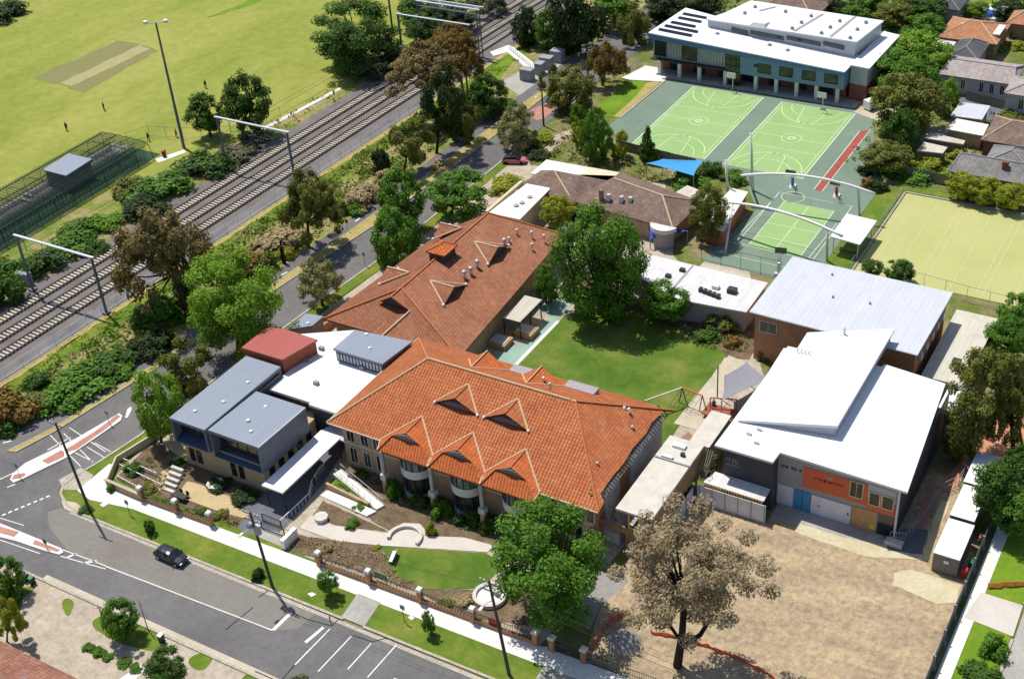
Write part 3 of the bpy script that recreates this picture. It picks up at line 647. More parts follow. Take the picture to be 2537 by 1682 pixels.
# painted islands and markings
def island(pts, name='traffic_island'):
    tag(MB().prism(pts, 0.05, 0.2).build(name, 'concrete_path'), kind='structure')
island(P2((26, 1190), (32, 1176), (62, 1150), (190, 1088), (296, 1026), (304, 1032), (300, 1044), (230, 1092), (165, 1136), (62, 1186), (34, 1198)))
for q in (P2((30, 1190), (36, 1178), (62, 1174), (64, 1180), (50, 1188)), P2((105, 1144), (152, 1118), (160, 1122), (160, 1134), (120, 1152)), P2((160, 1118), (235, 1072), (262, 1052), (290, 1030), (300, 1034), (262, 1066), (190, 1116), (170, 1122))):
    struct('red_paving', q, 0.215, 'red_paving')
struct('traffic_island_tip', P2((310, 1036), (316, 1014), (326, 1008), (326, 1018), (316, 1036)), 0.1, 'concrete_path')
island(P2((-60, 1290), (0, 1298), (30, 1310), (152, 1360), (158, 1370), (148, 1376), (110, 1366), (40, 1342), (-60, 1318)))
for q in (P2((-40, 1300), (0, 1306), (48, 1320), (36, 1332), (-40, 1312)), P2((88, 1340), (150, 1364), (144, 1370), (82, 1350))):
    struct('red_paving', q, 0.215, 'red_paving')
mk = MB()
Z = 0.082
def line(a, b, w): mk.ribbon([at(*a)[:2], at(*b)[:2]], w, Z)
for a, b in (((155, 1362), (262, 1402)), ((150, 1378), (262, 1410)), ((262, 1403), (676, 1562))): line(a, b, 0.14)
for a, b in (((165, 1382), (190, 1372)), ((205, 1395), (240, 1390))): line(a, b, 0.3)
line((0, 1284), (60, 1302), 0.12); line((0, 1338), (100, 1372), 0.12)
line((677, 1561), (722, 1518), 0.45); line((757, 1592), (802, 1554), 0.4)
for a, b in (((731, 1647), (818, 1558)), ((788, 1664), (870, 1577)), ((862, 1658), (920, 1594)), ((911, 1678), (982, 1598))): line(a, b, 0.16)
line((975, 1682), (1010, 1694), 0.3)
for k in range(9): 
    u0 = k/9; a = (-10+u0*140, 1284-u0*58); line(a, (a[0]+9, a[1]-4), 0.3)
for a, b in (((172, 1060), (262, 1120)), ((158, 1074), (230, 1146)), ((124, 1078), (200, 1156)), ((235, 1098), (275, 1120)), ((216, 1108), (262, 1136)), ((186, 1122), (230, 1144))): line(a, b, 0.13)
for a, b in (((118, 1116), (175, 1084)), ((0, 1188), (48, 1166)), ((18, 1208), (38, 1200))): line(a, b, 0.2)
for a, b in (((8, 1098), (30, 1092)), ((148, 1030), (164, 1022)), ((260, 958), (274, 950)), ((370, 888), (384, 880)), ((674, 692), (690, 684)), ((694, 684), (712, 675)), ((880, 550), (892, 542))): line(a, b, 0.3)
tag(mk.build('road_markings', 'road_paint'), kind='structure')
cr_ = MB(); 
for pts in (((726, 1518), (760, 1534), (822, 1551), (846, 1528)), ((816, 1526), (818, 1540), (824, 1550)), ((875, 1574), (922, 1590), (976, 1576)), ((730, 1648), (700, 1682)), ((632, 1663), (676, 1682)), ((640, 1480), (668, 1462)), ((628, 1504), (560, 1560))):
    cr_.ribbon([at(*p)[:2] for p in pts], 0.14, 0.078)
tag(cr_.build('tar_seams_and_stroke', 'tar'), kind='structure')  # tar seams, plus one dark stroke left of the entrance pole
# near side of the street: driveways, lawns
struct('near_yard', rect(-200, 10, -8, 66.5), 0.04, 'paved_yard')
for k, px in enumerate((((40, 1460), (92, 1448), (76, 1470), (45, 1490)), ((220, 1545), (252, 1522), (296, 1530), (360, 1552), (418, 1590), (400, 1618), (330, 1604), (262, 1578)), ((150, 1490), (168, 1480), (186, 1490), (176, 1520), (165, 1530)), ((458, 1640), (490, 1616), (520, 1622), (530, 1634), (498, 1668)), ((590, 1690), (615, 1664), (650, 1682), (660, 1700)), ((0, 1420), (50, 1440), (60, 1500), (20, 1560), (0, 1560)))):
    q = P2(*px)
    for _ in range(3): q = [(a[0]*(1-u)+b[0]*u, a[1]*(1-u)+b[1]*u) for a, b in zip(q, q[1:]+q[:1]) for u in (0.25, 0.75)]
    struct('near_lawn', q, 0.06, 'verge_grass')
struct('near_path', P2((285, 1690), (345, 1648), (368, 1650), (320, 1700)), 0.06, 'concrete_path')
# ------------------------------------------------------------------ building helpers
def ray(px, py): return ((px-1268.5)/FPX*RT-(py-841)/FPX*UP+FW)
def on_y(px, py, Y): d = ray(px, py); return CP+d*((Y-CP.y)/d.y)
def on_x(px, py, X): d = ray(px, py); return CP+d*((X-CP.x)/d.x)
def on_roof(px, py, fn):
    lo, hi = 0.0, 30.0
    for k in range(50):
        m = (lo+hi)/2; p = at(px, py, m)
        if fn(p.x, p.y) > m: lo = m
        else: hi = m
    return at(px, py, lo)
def cz(ox, oy, s, x, y): return (ox+x/s, oy+y/s)
def window(par, axis, k, a0, a1, z0, z1, out, glass='window_glass', frame='offwhite_paint', bars=1, fw=0.09):
    """axis 'y': wall plane y=k, spans x a0..a1, outside towards out (+1/-1)"""
    g = MB(); f = MB()
    def bx(m, u0, u1, w0, w1, d0, d1):
        lo, hi = sorted((k+out*d0, k+out*d1))
        if axis == 'y': m.box(u0, lo, w0, u1, hi, w1)
        else: m.box(lo, u0, w0, hi, u1, w1)
    bx(g, a0, a1, z0, z1, -0.02, 0.03)
    bx(f, a0-fw, a1+fw, z1, z1+fw, 0, 0.09); bx(f, a0-fw, a1+fw, z0-fw, z0, 0, 0.12)
    bx(f, a0-fw, a0, z0, z1, 0, 0.09); bx(f, a1, a1+fw, z0, z1, 0, 0.09)
    for j in range(1, bars+1):
        u = a0+(a1-a0)*j/(bars+1); bx(f, u-0.03, u+0.03, z0, z1, 0.032, 0.07)
    w = g.build('window', glass, par); f.build('frame', frame, w)
    return w
def hip_roof(mb, x0, x1, y0, y1, ze, zr, rx0=None, rx1=None, ry0=None, ry1=None, th=0.22):
    """hip roof shell: ridge along x (rx0..rx1) or along y (ry0..ry1)"""
    A, B, C, D = (x0, y0, ze), (x1, y0, ze), (x1, y1, ze), (x0, y1, ze)
    if rx0 is not None:
        ym = (y0+y1)/2; p, q = (rx0, ym, zr), (rx1, ym, zr)
        mb.face(A, B, q, p); mb.face(B, C, q); mb.face(C, D, p, q); mb.face(D, A, p); hips = [(A, p), (D, p), (B, q), (C, q), (p, q)]
    else:
        xm = (x0+x1)/2; p, q = (xm, ry0, zr), (xm, ry1, zr)
        mb.face(A, B, p); mb.face(B, C, q, p); mb.face(C, D, q); mb.face(D, A, p, q); hips = [(A, p), (B, p), (C, q), (D, q), (p, q)]
    low = [(a[0], a[1], a[2]-th) for a in (A, B, C, D)]
    for i in range(4):
        a, b = (A, B, C, D)[i], (A, B, C, D)[(i+1) % 4]; mb.face(low[i], low[(i+1) % 4], b, a)
    mb.face(low[::-1])
    return hips
def caps(par, segs, mat='ridge_cap', r=0.13, name='ridge_tiles'):
    m = MB()
    for a, b in segs: m.tube([Vector(a)+Vector((0, 0, 0.03)), Vector(b)+Vector((0, 0, 0.03))], r, 6)
    return m.build(name, mat, par)
# ------------------------------------------------------------------ main school building, orange hip roof
B1 = thing('school_building', 'two storey brick school building under the large orange tiled hip roof', 'building', (-73.3, 109.3, 0))
E1, RZ1, YM = 7.5, 13.4, 109.3
x0, x1, y0, y1 = -92.5, -54.1, 98.9, 119.7
SL = (RZ1-E1)/(YM-y0)
zf = lambda x, y: E1+(y-y0)*SL
rm = MB(); A_, B_, C_, D_ = (x0, y0, E1), (x1, y0, E1), (x1, y1, E1), (x0, y1, E1); p_, q_ = (-83.3, YM, RZ1), (-62.3, YM, RZ1)
hz = lambda x: E1+(x1-x)*(RZ1-E1)/(x1+62.3)
torn = [(-54.25, 100.6), (-55.0, 101.2), (-55.1, 104.5), (-55.0, 107), (-55.2, 110), (-55.05, 113.5), (-55.25, 115.2), (-55.0, 118.6), (-54.3, 119.1)]
rm.face(A_, B_, q_, p_); rm.face(C_, D_, p_, q_); rm.face(D_, A_, p_); rm.face([q_, B_]+[(x, y, hz(x)) for x, y in torn]+[C_])
low_ = [(v[0], v[1], E1-0.2) for v in (A_, B_, C_, D_)]; rm.face(low_[0], low_[1], B_, A_); rm.face(low_[3], low_[0], A_, D_); rm.face(low_[2], low_[3], D_, C_); rm.face((x0, y0, E1-0.2), (x0, y1, E1-0.2), (-56.2, y1, E1-0.2), (-56.2, y0, E1-0.2))
hips = [(A_, p_), (D_, p_), (B_, q_), (C_, q_), (p_, q_)]
roof1 = rm.build('roof', 'terracotta', B1)
caps(roof1, hips[:1], 'ridge_cap', 0.13); caps(roof1, hips[4:], 'ridge_cap', 0.13); [caps(roof1, [h_], 'ridge_cap_orange', 0.13) for h_ in hips[1:4]]
wm = MB().mat('tan_brick'); wm.box(-91.4, 100.2, 0, -56.0, 118.6, 7.25); wm.mat('cream_render'); wm.box(-91.46, 100.14, 3.75, -55.6, 100.2, 4.05); wm.box(-91.46, 100.14, 6.95, -55.6, 100.2, 7.24)
wm.build('wall', None, B1)
# gutter line
g = MB(); g.beam((x0, y0-0.06, E1-0.1), (x1, y0-0.06, E1-0.1), 0.14); g.beam((x0-0.06, y0, E1-0.1), (x0-0.06, y1, E1-0.1), 0.14); g.build('gutter', 'cream_render', B1)
# three projecting bays with half-hipped gablets on the street side
def bay(xc):
    VY, ZR = 102.75, 9.72; GY, BY, ZB, HW = 99.15, 98.95, 8.78, 2.05
    EY, EZ, EW = 97.75, 6.85, 3.62
    m = MB()
    V = (xc, VY, ZR); G = (xc, GY, ZR); bl, br = (xc-HW, BY, ZB), (xc+HW, BY, ZB); L, R_ = (xc-EW, EY, EZ), (xc+EW, EY, EZ)
    VL, VR = (xc-EW-0.25, y0+0.05, E1+0.02), (xc+EW+0.25, y0+0.05, E1+0.02)
    m.face(V, VL, L, bl, G); m.face(V, G, br, R_, VR)
    m.face(bl, L, R_, br)
    m.face((L[0], EY, EZ-0.22), (R_[0], EY, EZ-0.22), R_, L); m.face((L[0], EY, EZ-0.22), L, VL, (VL[0], y0+.05, E1-0.2)); m.face(R_, (R_[0], EY, EZ-0.22), (VR[0], y0+.05, E1-0.2), VR)
    m.face((R_[0], EY, EZ-0.22), (L[0], EY, EZ-0.22), (L[0], 100.2, EZ-0.22), (R_[0], 100.2, EZ-0.22))
    gb = m.build('gablet_roof', 'terracotta_new', B1)
    v = MB(); v.face((bl[0]+0.15, BY+0.1, ZB+0.03), (br[0]-0.15, BY+0.1, ZB+0.03), (xc, BY+0.12, ZR-0.12)); v.build('vent_panel', 'charcoal_panel', gb)
    s = MB()
    for k in range(4):
        z = ZB+0.12+0.2*k; w = (HW-0.2)*(1-(k+0.5)/4.6); s.beam((xc-w, BY, z), (xc+w, BY, z), 0.05, 0.1)
    s.build('louvre', 'mauve_stone', gb)
    caps(gb, [(V, VL), (VL, L), (V, VR), (VR, R_)], 'ridge_cap', 0.14, 'valley_edge'); caps(gb, [(V, G), (bl, L), (br, R_), (bl, G), (G, br)], 'ridge_cap_orange', 0.08)
for xc in (-80.35, -72.95, -65.6): bay(xc)
def dormer_y(par, xc, yf, yb, zb, zt, hw, roofmat, out=-1):
    """gable dormer facing -y (out=-1) or +y"""
    m = MB(); A = (xc, yb, zt); F = (xc, yf+out*0.3, zt); l, r = (xc-hw, yf, zb), (xc+hw, yf, zb)
    lo, ro = (xc-hw-0.15, yf+out*0.3, zb-0.05), (xc+hw+0.15, yf+out*0.3, zb-0.05)
    m.face(A, l, lo, F); m.face(A, F, ro, r); m.face((lo[0], lo[1], lo[2]-0.12), F, lo); m.face(F, (ro[0], ro[1], ro[2]-0.12), ro)
    m.face(A, (F[0], F[1], F[2]-0.14), (lo[0], lo[1], lo[2]-0.14), (l[0], l[1], l[2]-0.14)); m.face(A, (r[0], r[1], r[2]-0.14), (ro[0], ro[1], ro[2]-0.14), (F[0], F[1], F[2]-0.14))
    d = m.build('dormer_roof', roofmat, par)
    v = MB().face((xc-hw, yf+0.02, zb-0.1), (xc+hw, yf+0.02, zb-0.1), (xc, yf+0.02, zt-0.15)); v.build('gable_panel', 'charcoal_panel', d)
    s = MB()
    for k in range(3):
        z = zb+0.05+0.25*k; w = (hw-0.3)*(1-(k+0.6)/4.5); s.beam((xc-w, yf-0.08, z), (xc+w, yf-0.08, z), 0.06, 0.1)
    s.build('louvre', 'plinth_grey', d)
    caps(d, [(A, lo), (A, ro)], 'ridge_cap', 0.13, 'valley_edge'); caps(d, [(A, F)], 'ridge_cap_orange', 0.08)
    e = MB().ball((lo[0], lo[1], lo[2]), 0.2, 6).ball((ro[0], ro[1], ro[2]), 0.2, 6); e.build('end_cap', 'white_paint', d)
for xc in (-76.5, -69.4): dormer_y(B1, xc, 104.95, 107.8, zf(0, 104.95)+0.02, 12.5, 2.95, 'terracotta')
for xc in (-78.5, -70.5):
    m = MB(); yb, yf, zt, hw = 111.6, 115.6, 12.0, 3.0; zb = E1+(119.7-115.6)*SL
    A = (xc, yb, zt); F = (xc, yf, zt); m.face(A, F, (xc-hw, yf, zb)); m.face(A, (xc+hw, yf, zb), F); m.face((xc-hw, yf, zb), F, (xc+hw, yf, zb))
    d = m.build('rear_dormer', 'terracotta_new', B1); caps(d, [(A, F), (A, (xc-hw, yf, zb)), (A, (xc+hw, yf, zb))], 'ridge_cap', 0.1)
    s = MB().box(xc+3.0, 115.6, zb-0.7, xc+7.2, 117.1, zb+0.05); s.build('skylight', 'mauve_stone', B1)
# small gablet at the right-hand ridge end
m = MB(); m.face((-62.6, 109.3, 13.5), (-61.0, 108.0, 12.3), (-61.0, 110.6, 12.3)); gp = m.build('ridge_gablet', 'mauve_stone', B1); caps(gp, [((-63.0, 109.3, 13.5), (-60.9, 107.9, 12.3)), ((-63.0, 109.3, 13.5), (-60.9, 110.7, 12.3))], 'ridge_cap_orange', 0.12, 'edge_tiles')
# torn right-hand eave: exposed rafters and whitewashed wall
rf = MB()
for k in range(34):
    y = 100.3+k*0.55
    if k % 7 != 3: rf.beam((-56.0, y, hz(-56.0)-0.2), (-54.5, y, hz(-54.5)-0.3), 0.1, 0.14)
rf.beam((-54.7, 101, E1-0.1), (-54.7, 119, E1-0.1), 0.1, 0.16); rf.build('rafters', 'grey_timber', B1)
ww = MB().mat('dirty_white'); ww.box(-55.99, 103, 1.6, -55.3, 106.5, 7.2); ww.box(-55.99, 109.5, 1.2, -55.3, 118.4, 7.2); ww.mat('orange_brick'); ww.box(-55.99, 106.5, 1.2, -55.65, 109.5, 6.6); ww.box(-55.99, 100.3, 0, -55.65, 103, 6.4); ww.build('broken_wall', None, B1)
# windows on the street wall
for px0, px1, pt, pb in ((858, 874, 1066, 1092), (893, 908, 1077, 1104), (924, 934, 1088, 1100)):
    a = on_y(px0, pt, 100.2); b = on_y(px1, pb, 100.2); window(B1, 'y', 100.2, min(a.x, b.x), max(a.x, b.x)+0.35, 4.35, 6.3, -1, bars=1)
for px0, px1, pt, pb in ((868, 884, 1112, 1145), (902, 916, 1126, 1158), (934, 946, 1135, 1160)):
    a = on_y(px0, pt, 100.2); b = on_y(px1, pb, 100.2); window(B1, 'y', 100.2, min(a.x, b.x), max(a.x, b.x)+0.35, 0.9, 3.3, -1, bars=1)
for k in range(4): window(B1, 'y', 100.2, -61.2+k*1.6, -60.2+k*1.6, 4.3, 6.4, -1, bars=0); window(B1, 'y', 100.2, -61.2+k*1.6, -60.2+k*1.6, 0.8, 3.1, -1, bars=0)
# round bay windows, one under each gablet
for xc in (-79.9, -72.5, -65.2):
    r = 2.15; yc = 100.1
    m = MB(); m.prism([(xc-r, yc)]+arc(xc, yc, r, 180, 360, 20)[1:-1]+[(xc+r, yc)], 3.55, 4.75); bw = m.build('bay_window', 'offwhite_paint', B1)
    m = MB(); m.prism([(xc-r+.12, yc)]+arc(xc, yc, r-.12, 180, 360, 20)[1:-1]+[(xc+r-.12, yc)], 4.75, 6.55); m.build('glass', 'pale_glass', bw)
    m = MB()
    for a in range(190, 360, 24): p = arc(xc, yc, r-0.08, a, a, 1)[0]; m.beam((p[0], p[1], 4.75), (p[0], p[1], 6.55), 0.14)
    m.build('mullions', 'dark_metal', bw)
    m = MB(); m.prism([(xc-r+.3, yc)]+arc(xc, yc, r-.3, 180, 360, 20)[1:-1]+[(xc+r-.3, yc)], 0.9, 3.2); m.build('lower_glass', 'window_glass', bw)
    m = MB(); m.prism([(xc-r+.1, yc)]+arc(xc, yc, r-.1, 180, 360, 20)[1:-1]+[(xc+r-.1, yc)], 0.0, 0.9); m.build('plinth', 'grey_render', bw)
    m = MB()
    for a in range(190, 360, 24): p = arc(xc, yc, r-0.26, a, a, 1)[0]; m.beam((p[0], p[1], 0.9), (p[0], p[1], 3.2), 0.14)
    m.build('mullions', 'dark_metal', bw)
# columns carrying the bays: brick foot, white block, grey steel shaft
for x, y in ((-83.6, 97.9), (-76.4, 97.9), (-69.3, 97.95), (-62.0, 98.0)):
    c = MB().cyl((x, y, 3.1), 0.3, 3.6, 12).build('column', 'steel', B1)
    MB().box(x-0.42, y-0.42, 2.3, x+0.42, y+0.42, 3.1).build('capital_block', 'limestone', c); MB().box(x-0.3, y-0.3, 0, x+0.3, y+0.3, 2.3).build('brick_foot', 'tan_brick', c)
def roof_vent(par, p, r=0.28, h=0.9, mat='galvanised', name='roof_vent'):
    m = MB().cyl((p[0], p[1], p[2]-0.25), r*0.75, h, 10); m.cyl((p[0], p[1], p[2]+h-0.3), r*1.15, 0.32, 10, r*0.7)
    return m.build(name, mat, par, True)
for px, py in ((1567, 1066), (1363, 960), (1480, 1156)): roof_vent(B1, on_roof(px, py, lambda x, y: E1+min((y-y0), (x1-x))*SL), 0.2, 0.7)
for px, py in ((1372, 926), (1562, 992), (1573, 996)): 
    p = at(px, py, 10.5); roof_vent(B1, (p.x, min(p.y, 114), 9.5+0), 0.2, 2.2 if py < 940 else 1.2, 'white_paint')
# ------------------------------------------------------------------ long school wing, aged terracotta roof
B2 = thing('long_school_wing', 'long school wing with a browned terracotta tile roof beside the railway road', 'building', (-99, 138, 0))
ze2, zr2 = 4.6, 9.0; X0, X1, Y0, Y1 = -110.2, -87.2, 121.4, 157.0; RX = -100.4
m = MB(); A, Bq, C, D = (X0-0.4, Y0, ze2), (X1, Y0, ze2), (X1-2.8, Y1, ze2), (-104.4, Y1, ze2)
p, q = (RX, 127.5, zr2), (RX, 151.5, zr2); D2 = (-108.6, 150, ze2)
m.face(A, Bq, p); m.face(Bq, C, q, p); m.face(C, D, q); m.face(D, D2, A, p, q)
lw = [(v[0], v[1], ze2-0.22) for v in (A, Bq, C, D, D2)]
for i in range(5):
    a, b = (A, Bq, C, D, D2)[i], (A, Bq, C, D, D2)[(i+1) % 5]; m.face(lw[i], lw[(i+1) % 5], b, a)
m.face(lw[::-1])
roof2 = m.build('roof', 'terracotta_aged', B2)
caps(roof2, [(A, p), (Bq, p), (C, q), (D, q), (p, q)], 'ridge_cap_orange', 0.15)
MB().prism([(-109.3, 122.4), (-88.2, 122.4), (-91, 156), (-103.6, 156), (-107.8, 149.5)], 0, 4.5).build('wall', 'tan_brick', B2)
m = MB(); m.beam((-109.9, 121.6, 4.5), (-108.5, 150, 4.5), 0.2); m.build('gutter', 'cream_render', B2)
s2r = lambda x: ze2+(X1-x)*(zr2-ze2)/(X1-RX); s2l = lambda x: ze2+(x-X0)*(zr2-ze2)/(RX-X0)
def dormer_x(par, yc, xf, xb, hw, zt, zb, mat, sgn=1, panel='charcoal_panel'):
    m = MB(); A = (xb, yc, zt); F = (xf+sgn*0.25, yc, zt); l, r = (xf, yc-hw, zb), (xf, yc+hw, zb)
    m.face(A, l, (xf+sgn*0.25, yc-hw-0.1, zb-0.04), F); m.face(A, F, (xf+sgn*0.25, yc+hw+0.1, zb-0.04), r)
    d = m.build('dormer_roof', mat, par)
    MB().face((xf+sgn*0.02, yc-hw, zb-0.1), (xf+sgn*0.02, yc+hw, zb-0.1), (xf+sgn*0.02, yc, zt-0.12)).build('gable_panel', panel, d)
    caps(d, [(A, (xf+sgn*0.25, yc-hw, zb)), (A, (xf+sgn*0.25, yc+hw, zb)), (A, F)], 'ridge_cap', 0.13, 'valley_edge')
    MB().ball((xf+sgn*0.2, yc-hw-0.05, zb+0.05), 0.24, 6).ball((xf+sgn*0.2, yc+hw+0.05, zb+0.05), 0.24, 6).build('end_cap', 'white_paint', d)
for yc in (131.7, 144.0): dormer_x(B2, yc, -94.4, -98.3, 3.0, s2r(-98.3)+0.05, s2r(-94.4)+0.02, 'terracotta_aged')
for yc in (133.0, 147.5): dormer_x(B2, yc, -106.6, -102.9, 2.4, s2l(-102.9), s2l(-106.6), 'terracotta_aged', -1)
# front half-hip gablet and cross wing
m = MB(); zt, zb = zr2+0.05, 7.6
m.face((RX, 127.6, zt), (RX-2.4, 125.0, zb), (RX, 124.9, zt)); m.face((RX, 127.6, zt), (RX, 124.9, zt), (RX+2.6, 125.0, zb)); gf = m.build('front_gablet', 'terracotta_aged', B2)
MB().face((RX-2.3, 125.05, zb), (RX+2.5, 125.05, zb), (RX, 125.05, zt-0.12)).build('gable_panel', 'charcoal_panel', gf)
caps(gf, [((RX, 127.6, zt), (RX, 124.9, zt)), ((RX, 124.9, zt), (RX-2.4, 125, zb)), ((RX, 124.9, zt), (RX+2.6, 125, zb))], 'ridge_cap_orange', 0.13)
m = MB(); xc = -97.6; m.face((xc, 127.0, 7.2), (xc-3, 124.2, 5.5), (xc-3, 118.2, 5.5), (xc, 118.2, 7.2)); m.face((xc, 127.0, 7.2), (xc, 118.2, 7.2), (xc+3, 118.2, 5.5), (xc+3, 124.2, 5.5)); m.face((xc-3, 118.2, 5.5), (xc+3, 118.2, 5.5), (xc, 118.2, 7.2))
cw = m.build('cross_wing_roof', 'terracotta_aged', B2); caps(cw, [((xc, 127, 7.2), (xc, 118.2, 7.2))], 'ridge_cap', 0.15); caps(cw, [((xc, 127, 7.2), (xc-3, 124.2, 5.5)), ((xc, 127, 7.2), (xc+3, 124.2, 5.5)), ((xc-3, 124.2, 5.5), (xc-3, 118.2, 5.5))], 'ridge_cap_orange', 0.12, 'valley_tiles')
# roofed chimney box on the ridge
m = MB().box(-101.6, 136.6, 7.5, -98.9, 139.6, 9.95); ch = m.build('roof_lantern', 'charcoal_panel', B2); m = MB(); hp = hip_roof(m, -101.9, -98.6, 136.3, 139.9, 9.95, 10.75, ry0=137.6, ry1=138.6); m.build('lantern_roof', 'terracotta_new', ch); caps(ch, hp, 'ridge_cap_orange', 0.09)
for x, y in ((1370, 748), (1430, 714), (1490, 650), (1738, 452), (1778, 402), (1850, 330), (1985, 350), (2098, 380), (1990, 460)):
    px, py = cz(780, 480, 3.695, x, y+25); p = on_roof(px, py, lambda X, Y: s2r(X)); roof_vent(B2, p, 0.34 if x < 1760 else 0.22, 1.25 if x < 1760 else 0.6, 'galvanised' if x < 1760 else 'lamp_white')
# pergola shade beside the wing
t = thing('pergola', 'timber pergola with a beige slatted roof beside the long wing', 'pergola', (-86.6, 137.5, 0))
m = MB()
for k in range(16): m.box(-88.1, 134.4+k*0.41, 3.1, -85.2, 134.4+k*0.41+0.37, 3.22)
m.build('slat_roof', 'cream_sheet', t)
for x, y in ((-88.0, 134.5), (-85.3, 134.5), (-88.0, 140.6), (-85.3, 140.6), (-85.3, 137.5)): MB().box(x-0.07, y-0.07, 0, x+0.07, y+0.07, 3.1).build('post', 'dark_metal', t)
# ------------------------------------------------------------------ modern grey wing
B3 = thing('modern_school_wing', 'modern wing of grey metal boxes over a tan base at the street corner', 'building', (-104, 98, 0))
MB().prism([(-110.6, 91.2), (-97.4, 91.2), (-97.4, 101.9), (-104.6, 110), (-110.6, 110)], 0, 4.3).build('base_wall', 'tan_render', B3)
def metal_box(name, xa, xb, ya, yb, zb, zt, drop, roofm, wallm, label=None, open_=True):
    """tube-like cantilevered box: sloped roof, clad sides, deep glazed front"""
    m = MB(); th = 0.28
    m.hexa([(xa, ya, zt-th), (xb, ya, zt-th), (xb, yb, zt-th-drop), (xa, yb, zt-th-drop), (xa, ya, zt), (xb, ya, zt), (xb, yb, zt-drop), (xa, yb, zt-drop)])
    r = m.build('box_roof', roofm, B3)
    m = MB(); m.hexa([(xa, ya, zb), (xa+0.25, ya+0.0, zb), (xa+0.25, yb, zb), (xa, yb, zb), (xa, ya, zt-th), (xa+0.25, ya, zt-th), (xa+0.25, yb, zt-th-drop), (xa, yb, zt-th-drop)])
    m.hexa([(xb-0.25, ya, zb), (xb, ya, zb), (xb, yb, zb), (xb-0.25, yb, zb), (xb-0.25, ya, zt-th), (xb, ya, zt-th), (xb, yb, zt-th-drop), (xb-0.25, yb, zt-th-drop)])
    m.box(xa+0.25, yb-0.3, zb, xb-0.25, yb, zt-th-drop-0.02); m.build('box_side', wallm, B3)
    MB().hexa([(xa+0.25, ya, zb), (xb-0.25, ya, zb), (xb-0.25, yb-0.3, zb), (xa+0.25, yb-0.3, zb), (xa+0.25, ya, zb+0.12), (xb-0.25, ya, zb+0.12), (xb-0.25, ya+1.3, zb+0.75), (xa+0.25, ya+1.3, zb+0.75)]).build('box_sill', 'navy_panel', B3)
    g = MB().box(xa+0.25, ya+1.3, zb+0.5, xb-0.25, ya+1.36, zt-th-0.1*drop-0.05); gw = g.build('window', 'window_glass', B3)
    m = MB()
    for k in range(1, 5): x = xa+(xb-xa)*k/5; m.box(x-0.05, ya+1.22, zb+0.7, x+0.05, ya+1.3, zt-th-0.12)
    m.build('frame', 'dark_metal', gw)
    m = MB(); m.box(xa-0.04, ya-0.06, zt-th-0.1, xb+0.04, ya-0.005, zt+0.03); m.box(xb+0.005, ya, zt-0.15, xb+0.06, yb, zt+0.0) if False else None
    m.build('fascia', 'grey_sheet_wall', B3)
    return r
ra = metal_box('a', -111.2, -105.25, 90.35, 105.6, 4.25, 8.0, 0.1, 'grey_sheet', 'grey_sheet_wall')
rb = metal_box('b', -104.85, -96.75, 90.55, 100.0, 3.75, 8.0, 0.3, 'grey_sheet', 'grey_sheet_wall')
m = MB().beam((-96.7, 90.5, 8.02), (-96.7, 99.9, 7.72), 0.12, 0.1); m.build('edge_flashing', 'galvanised', B3)
MB().box(-105.24, 91.5, 4.3, -104.86, 105, 7.2).build('link_gutter', 'charcoal_panel', B3)
m = MB().mat('white_sheet').prism([(-105.2, 102.3), (-98.0, 102.35), (-97.9, 101.9), (-93.55, 101.9), (-93.3, 112.2), (-92.5, 117.4), (-102.7, 118.7), (-109.2, 114.6), (-104.9, 112.6)], 6.15, 6.5); m.build('flat_roof', 'white_sheet', B3)
MB().prism([(-104.7, 103), (-98.2, 103), (-98.2, 102.6), (-93.7, 102.6), (-93.4, 112), (-93.4, 116.8), (-102.7, 118), (-104.5, 112)], 0, 6.14).build('rear_wall', 'charcoal_panel', B3)
m = MB().prism([(-112.2, 106.0), (-105.2, 106.1), (-103.75, 112.0), (-109.6, 112.2), (-112.2, 111.5)], 8.45, 8.72); m.build('red_roof', 'red_sheet', B3)
m = MB().prism([(-112.0, 106.2), (-105.3, 106.3), (-103.95, 111.8), (-109.5, 112.0), (-112.0, 111.3)], 4.2, 8.44); m.build('red_wall', 'rust_paint', B3)
m = MB().prism([(-100.7, 111.4), (-92.5, 111.3), (-91.8, 117.4), (-100.7, 116.4)], 8.2, 8.52); m.build('upper_grey_roof', 'grey_sheet', B3)
m = MB().prism([(-100.5, 111.6), (-92.7, 111.5), (-92.0, 117.2), (-100.5, 116.2)], 6.5, 8.2); uw = m.build('upper_wall', 'grey_sheet_wall', B3)
m = MB()
for k in range(14): m.box(-100.2+k*0.54, 111.42, 6.9, -99.9+k*0.54, 111.55, 7.9)
m.build('louvre', 'steel', uw)
MB().prism([(-112.7, 115.9), (-110.0, 118.2), (-110.0, 120.9), (-112.9, 120.4)], 5.25, 5.5).build('small_grey_roof', 'grey_sheet', B3); MB().prism([(-112.5, 116.1), (-110.1, 118.3), (-110.1, 120.7), (-112.7, 120.2)], 0, 5.24).build('small_block_wall', 'tan_render', B3)
for x0_, x1_ in ((-109.9, -109.2), (-108.7, -108.0), (-102.9, -102.2), (-101.6, -100.9)): window(B3, 'y', 91.2, x0_-0.9+0.9, x1_, 1.0, 2.9, -1, bars=0, frame='dark_metal', fw=0.06)
for k in range(5): window(B3, 'x', -97.4, 92.2+k*1.9, 93.1+k*1.9, 0.8, 3.2, 1, bars=0, frame='dark_metal', fw=0.06)
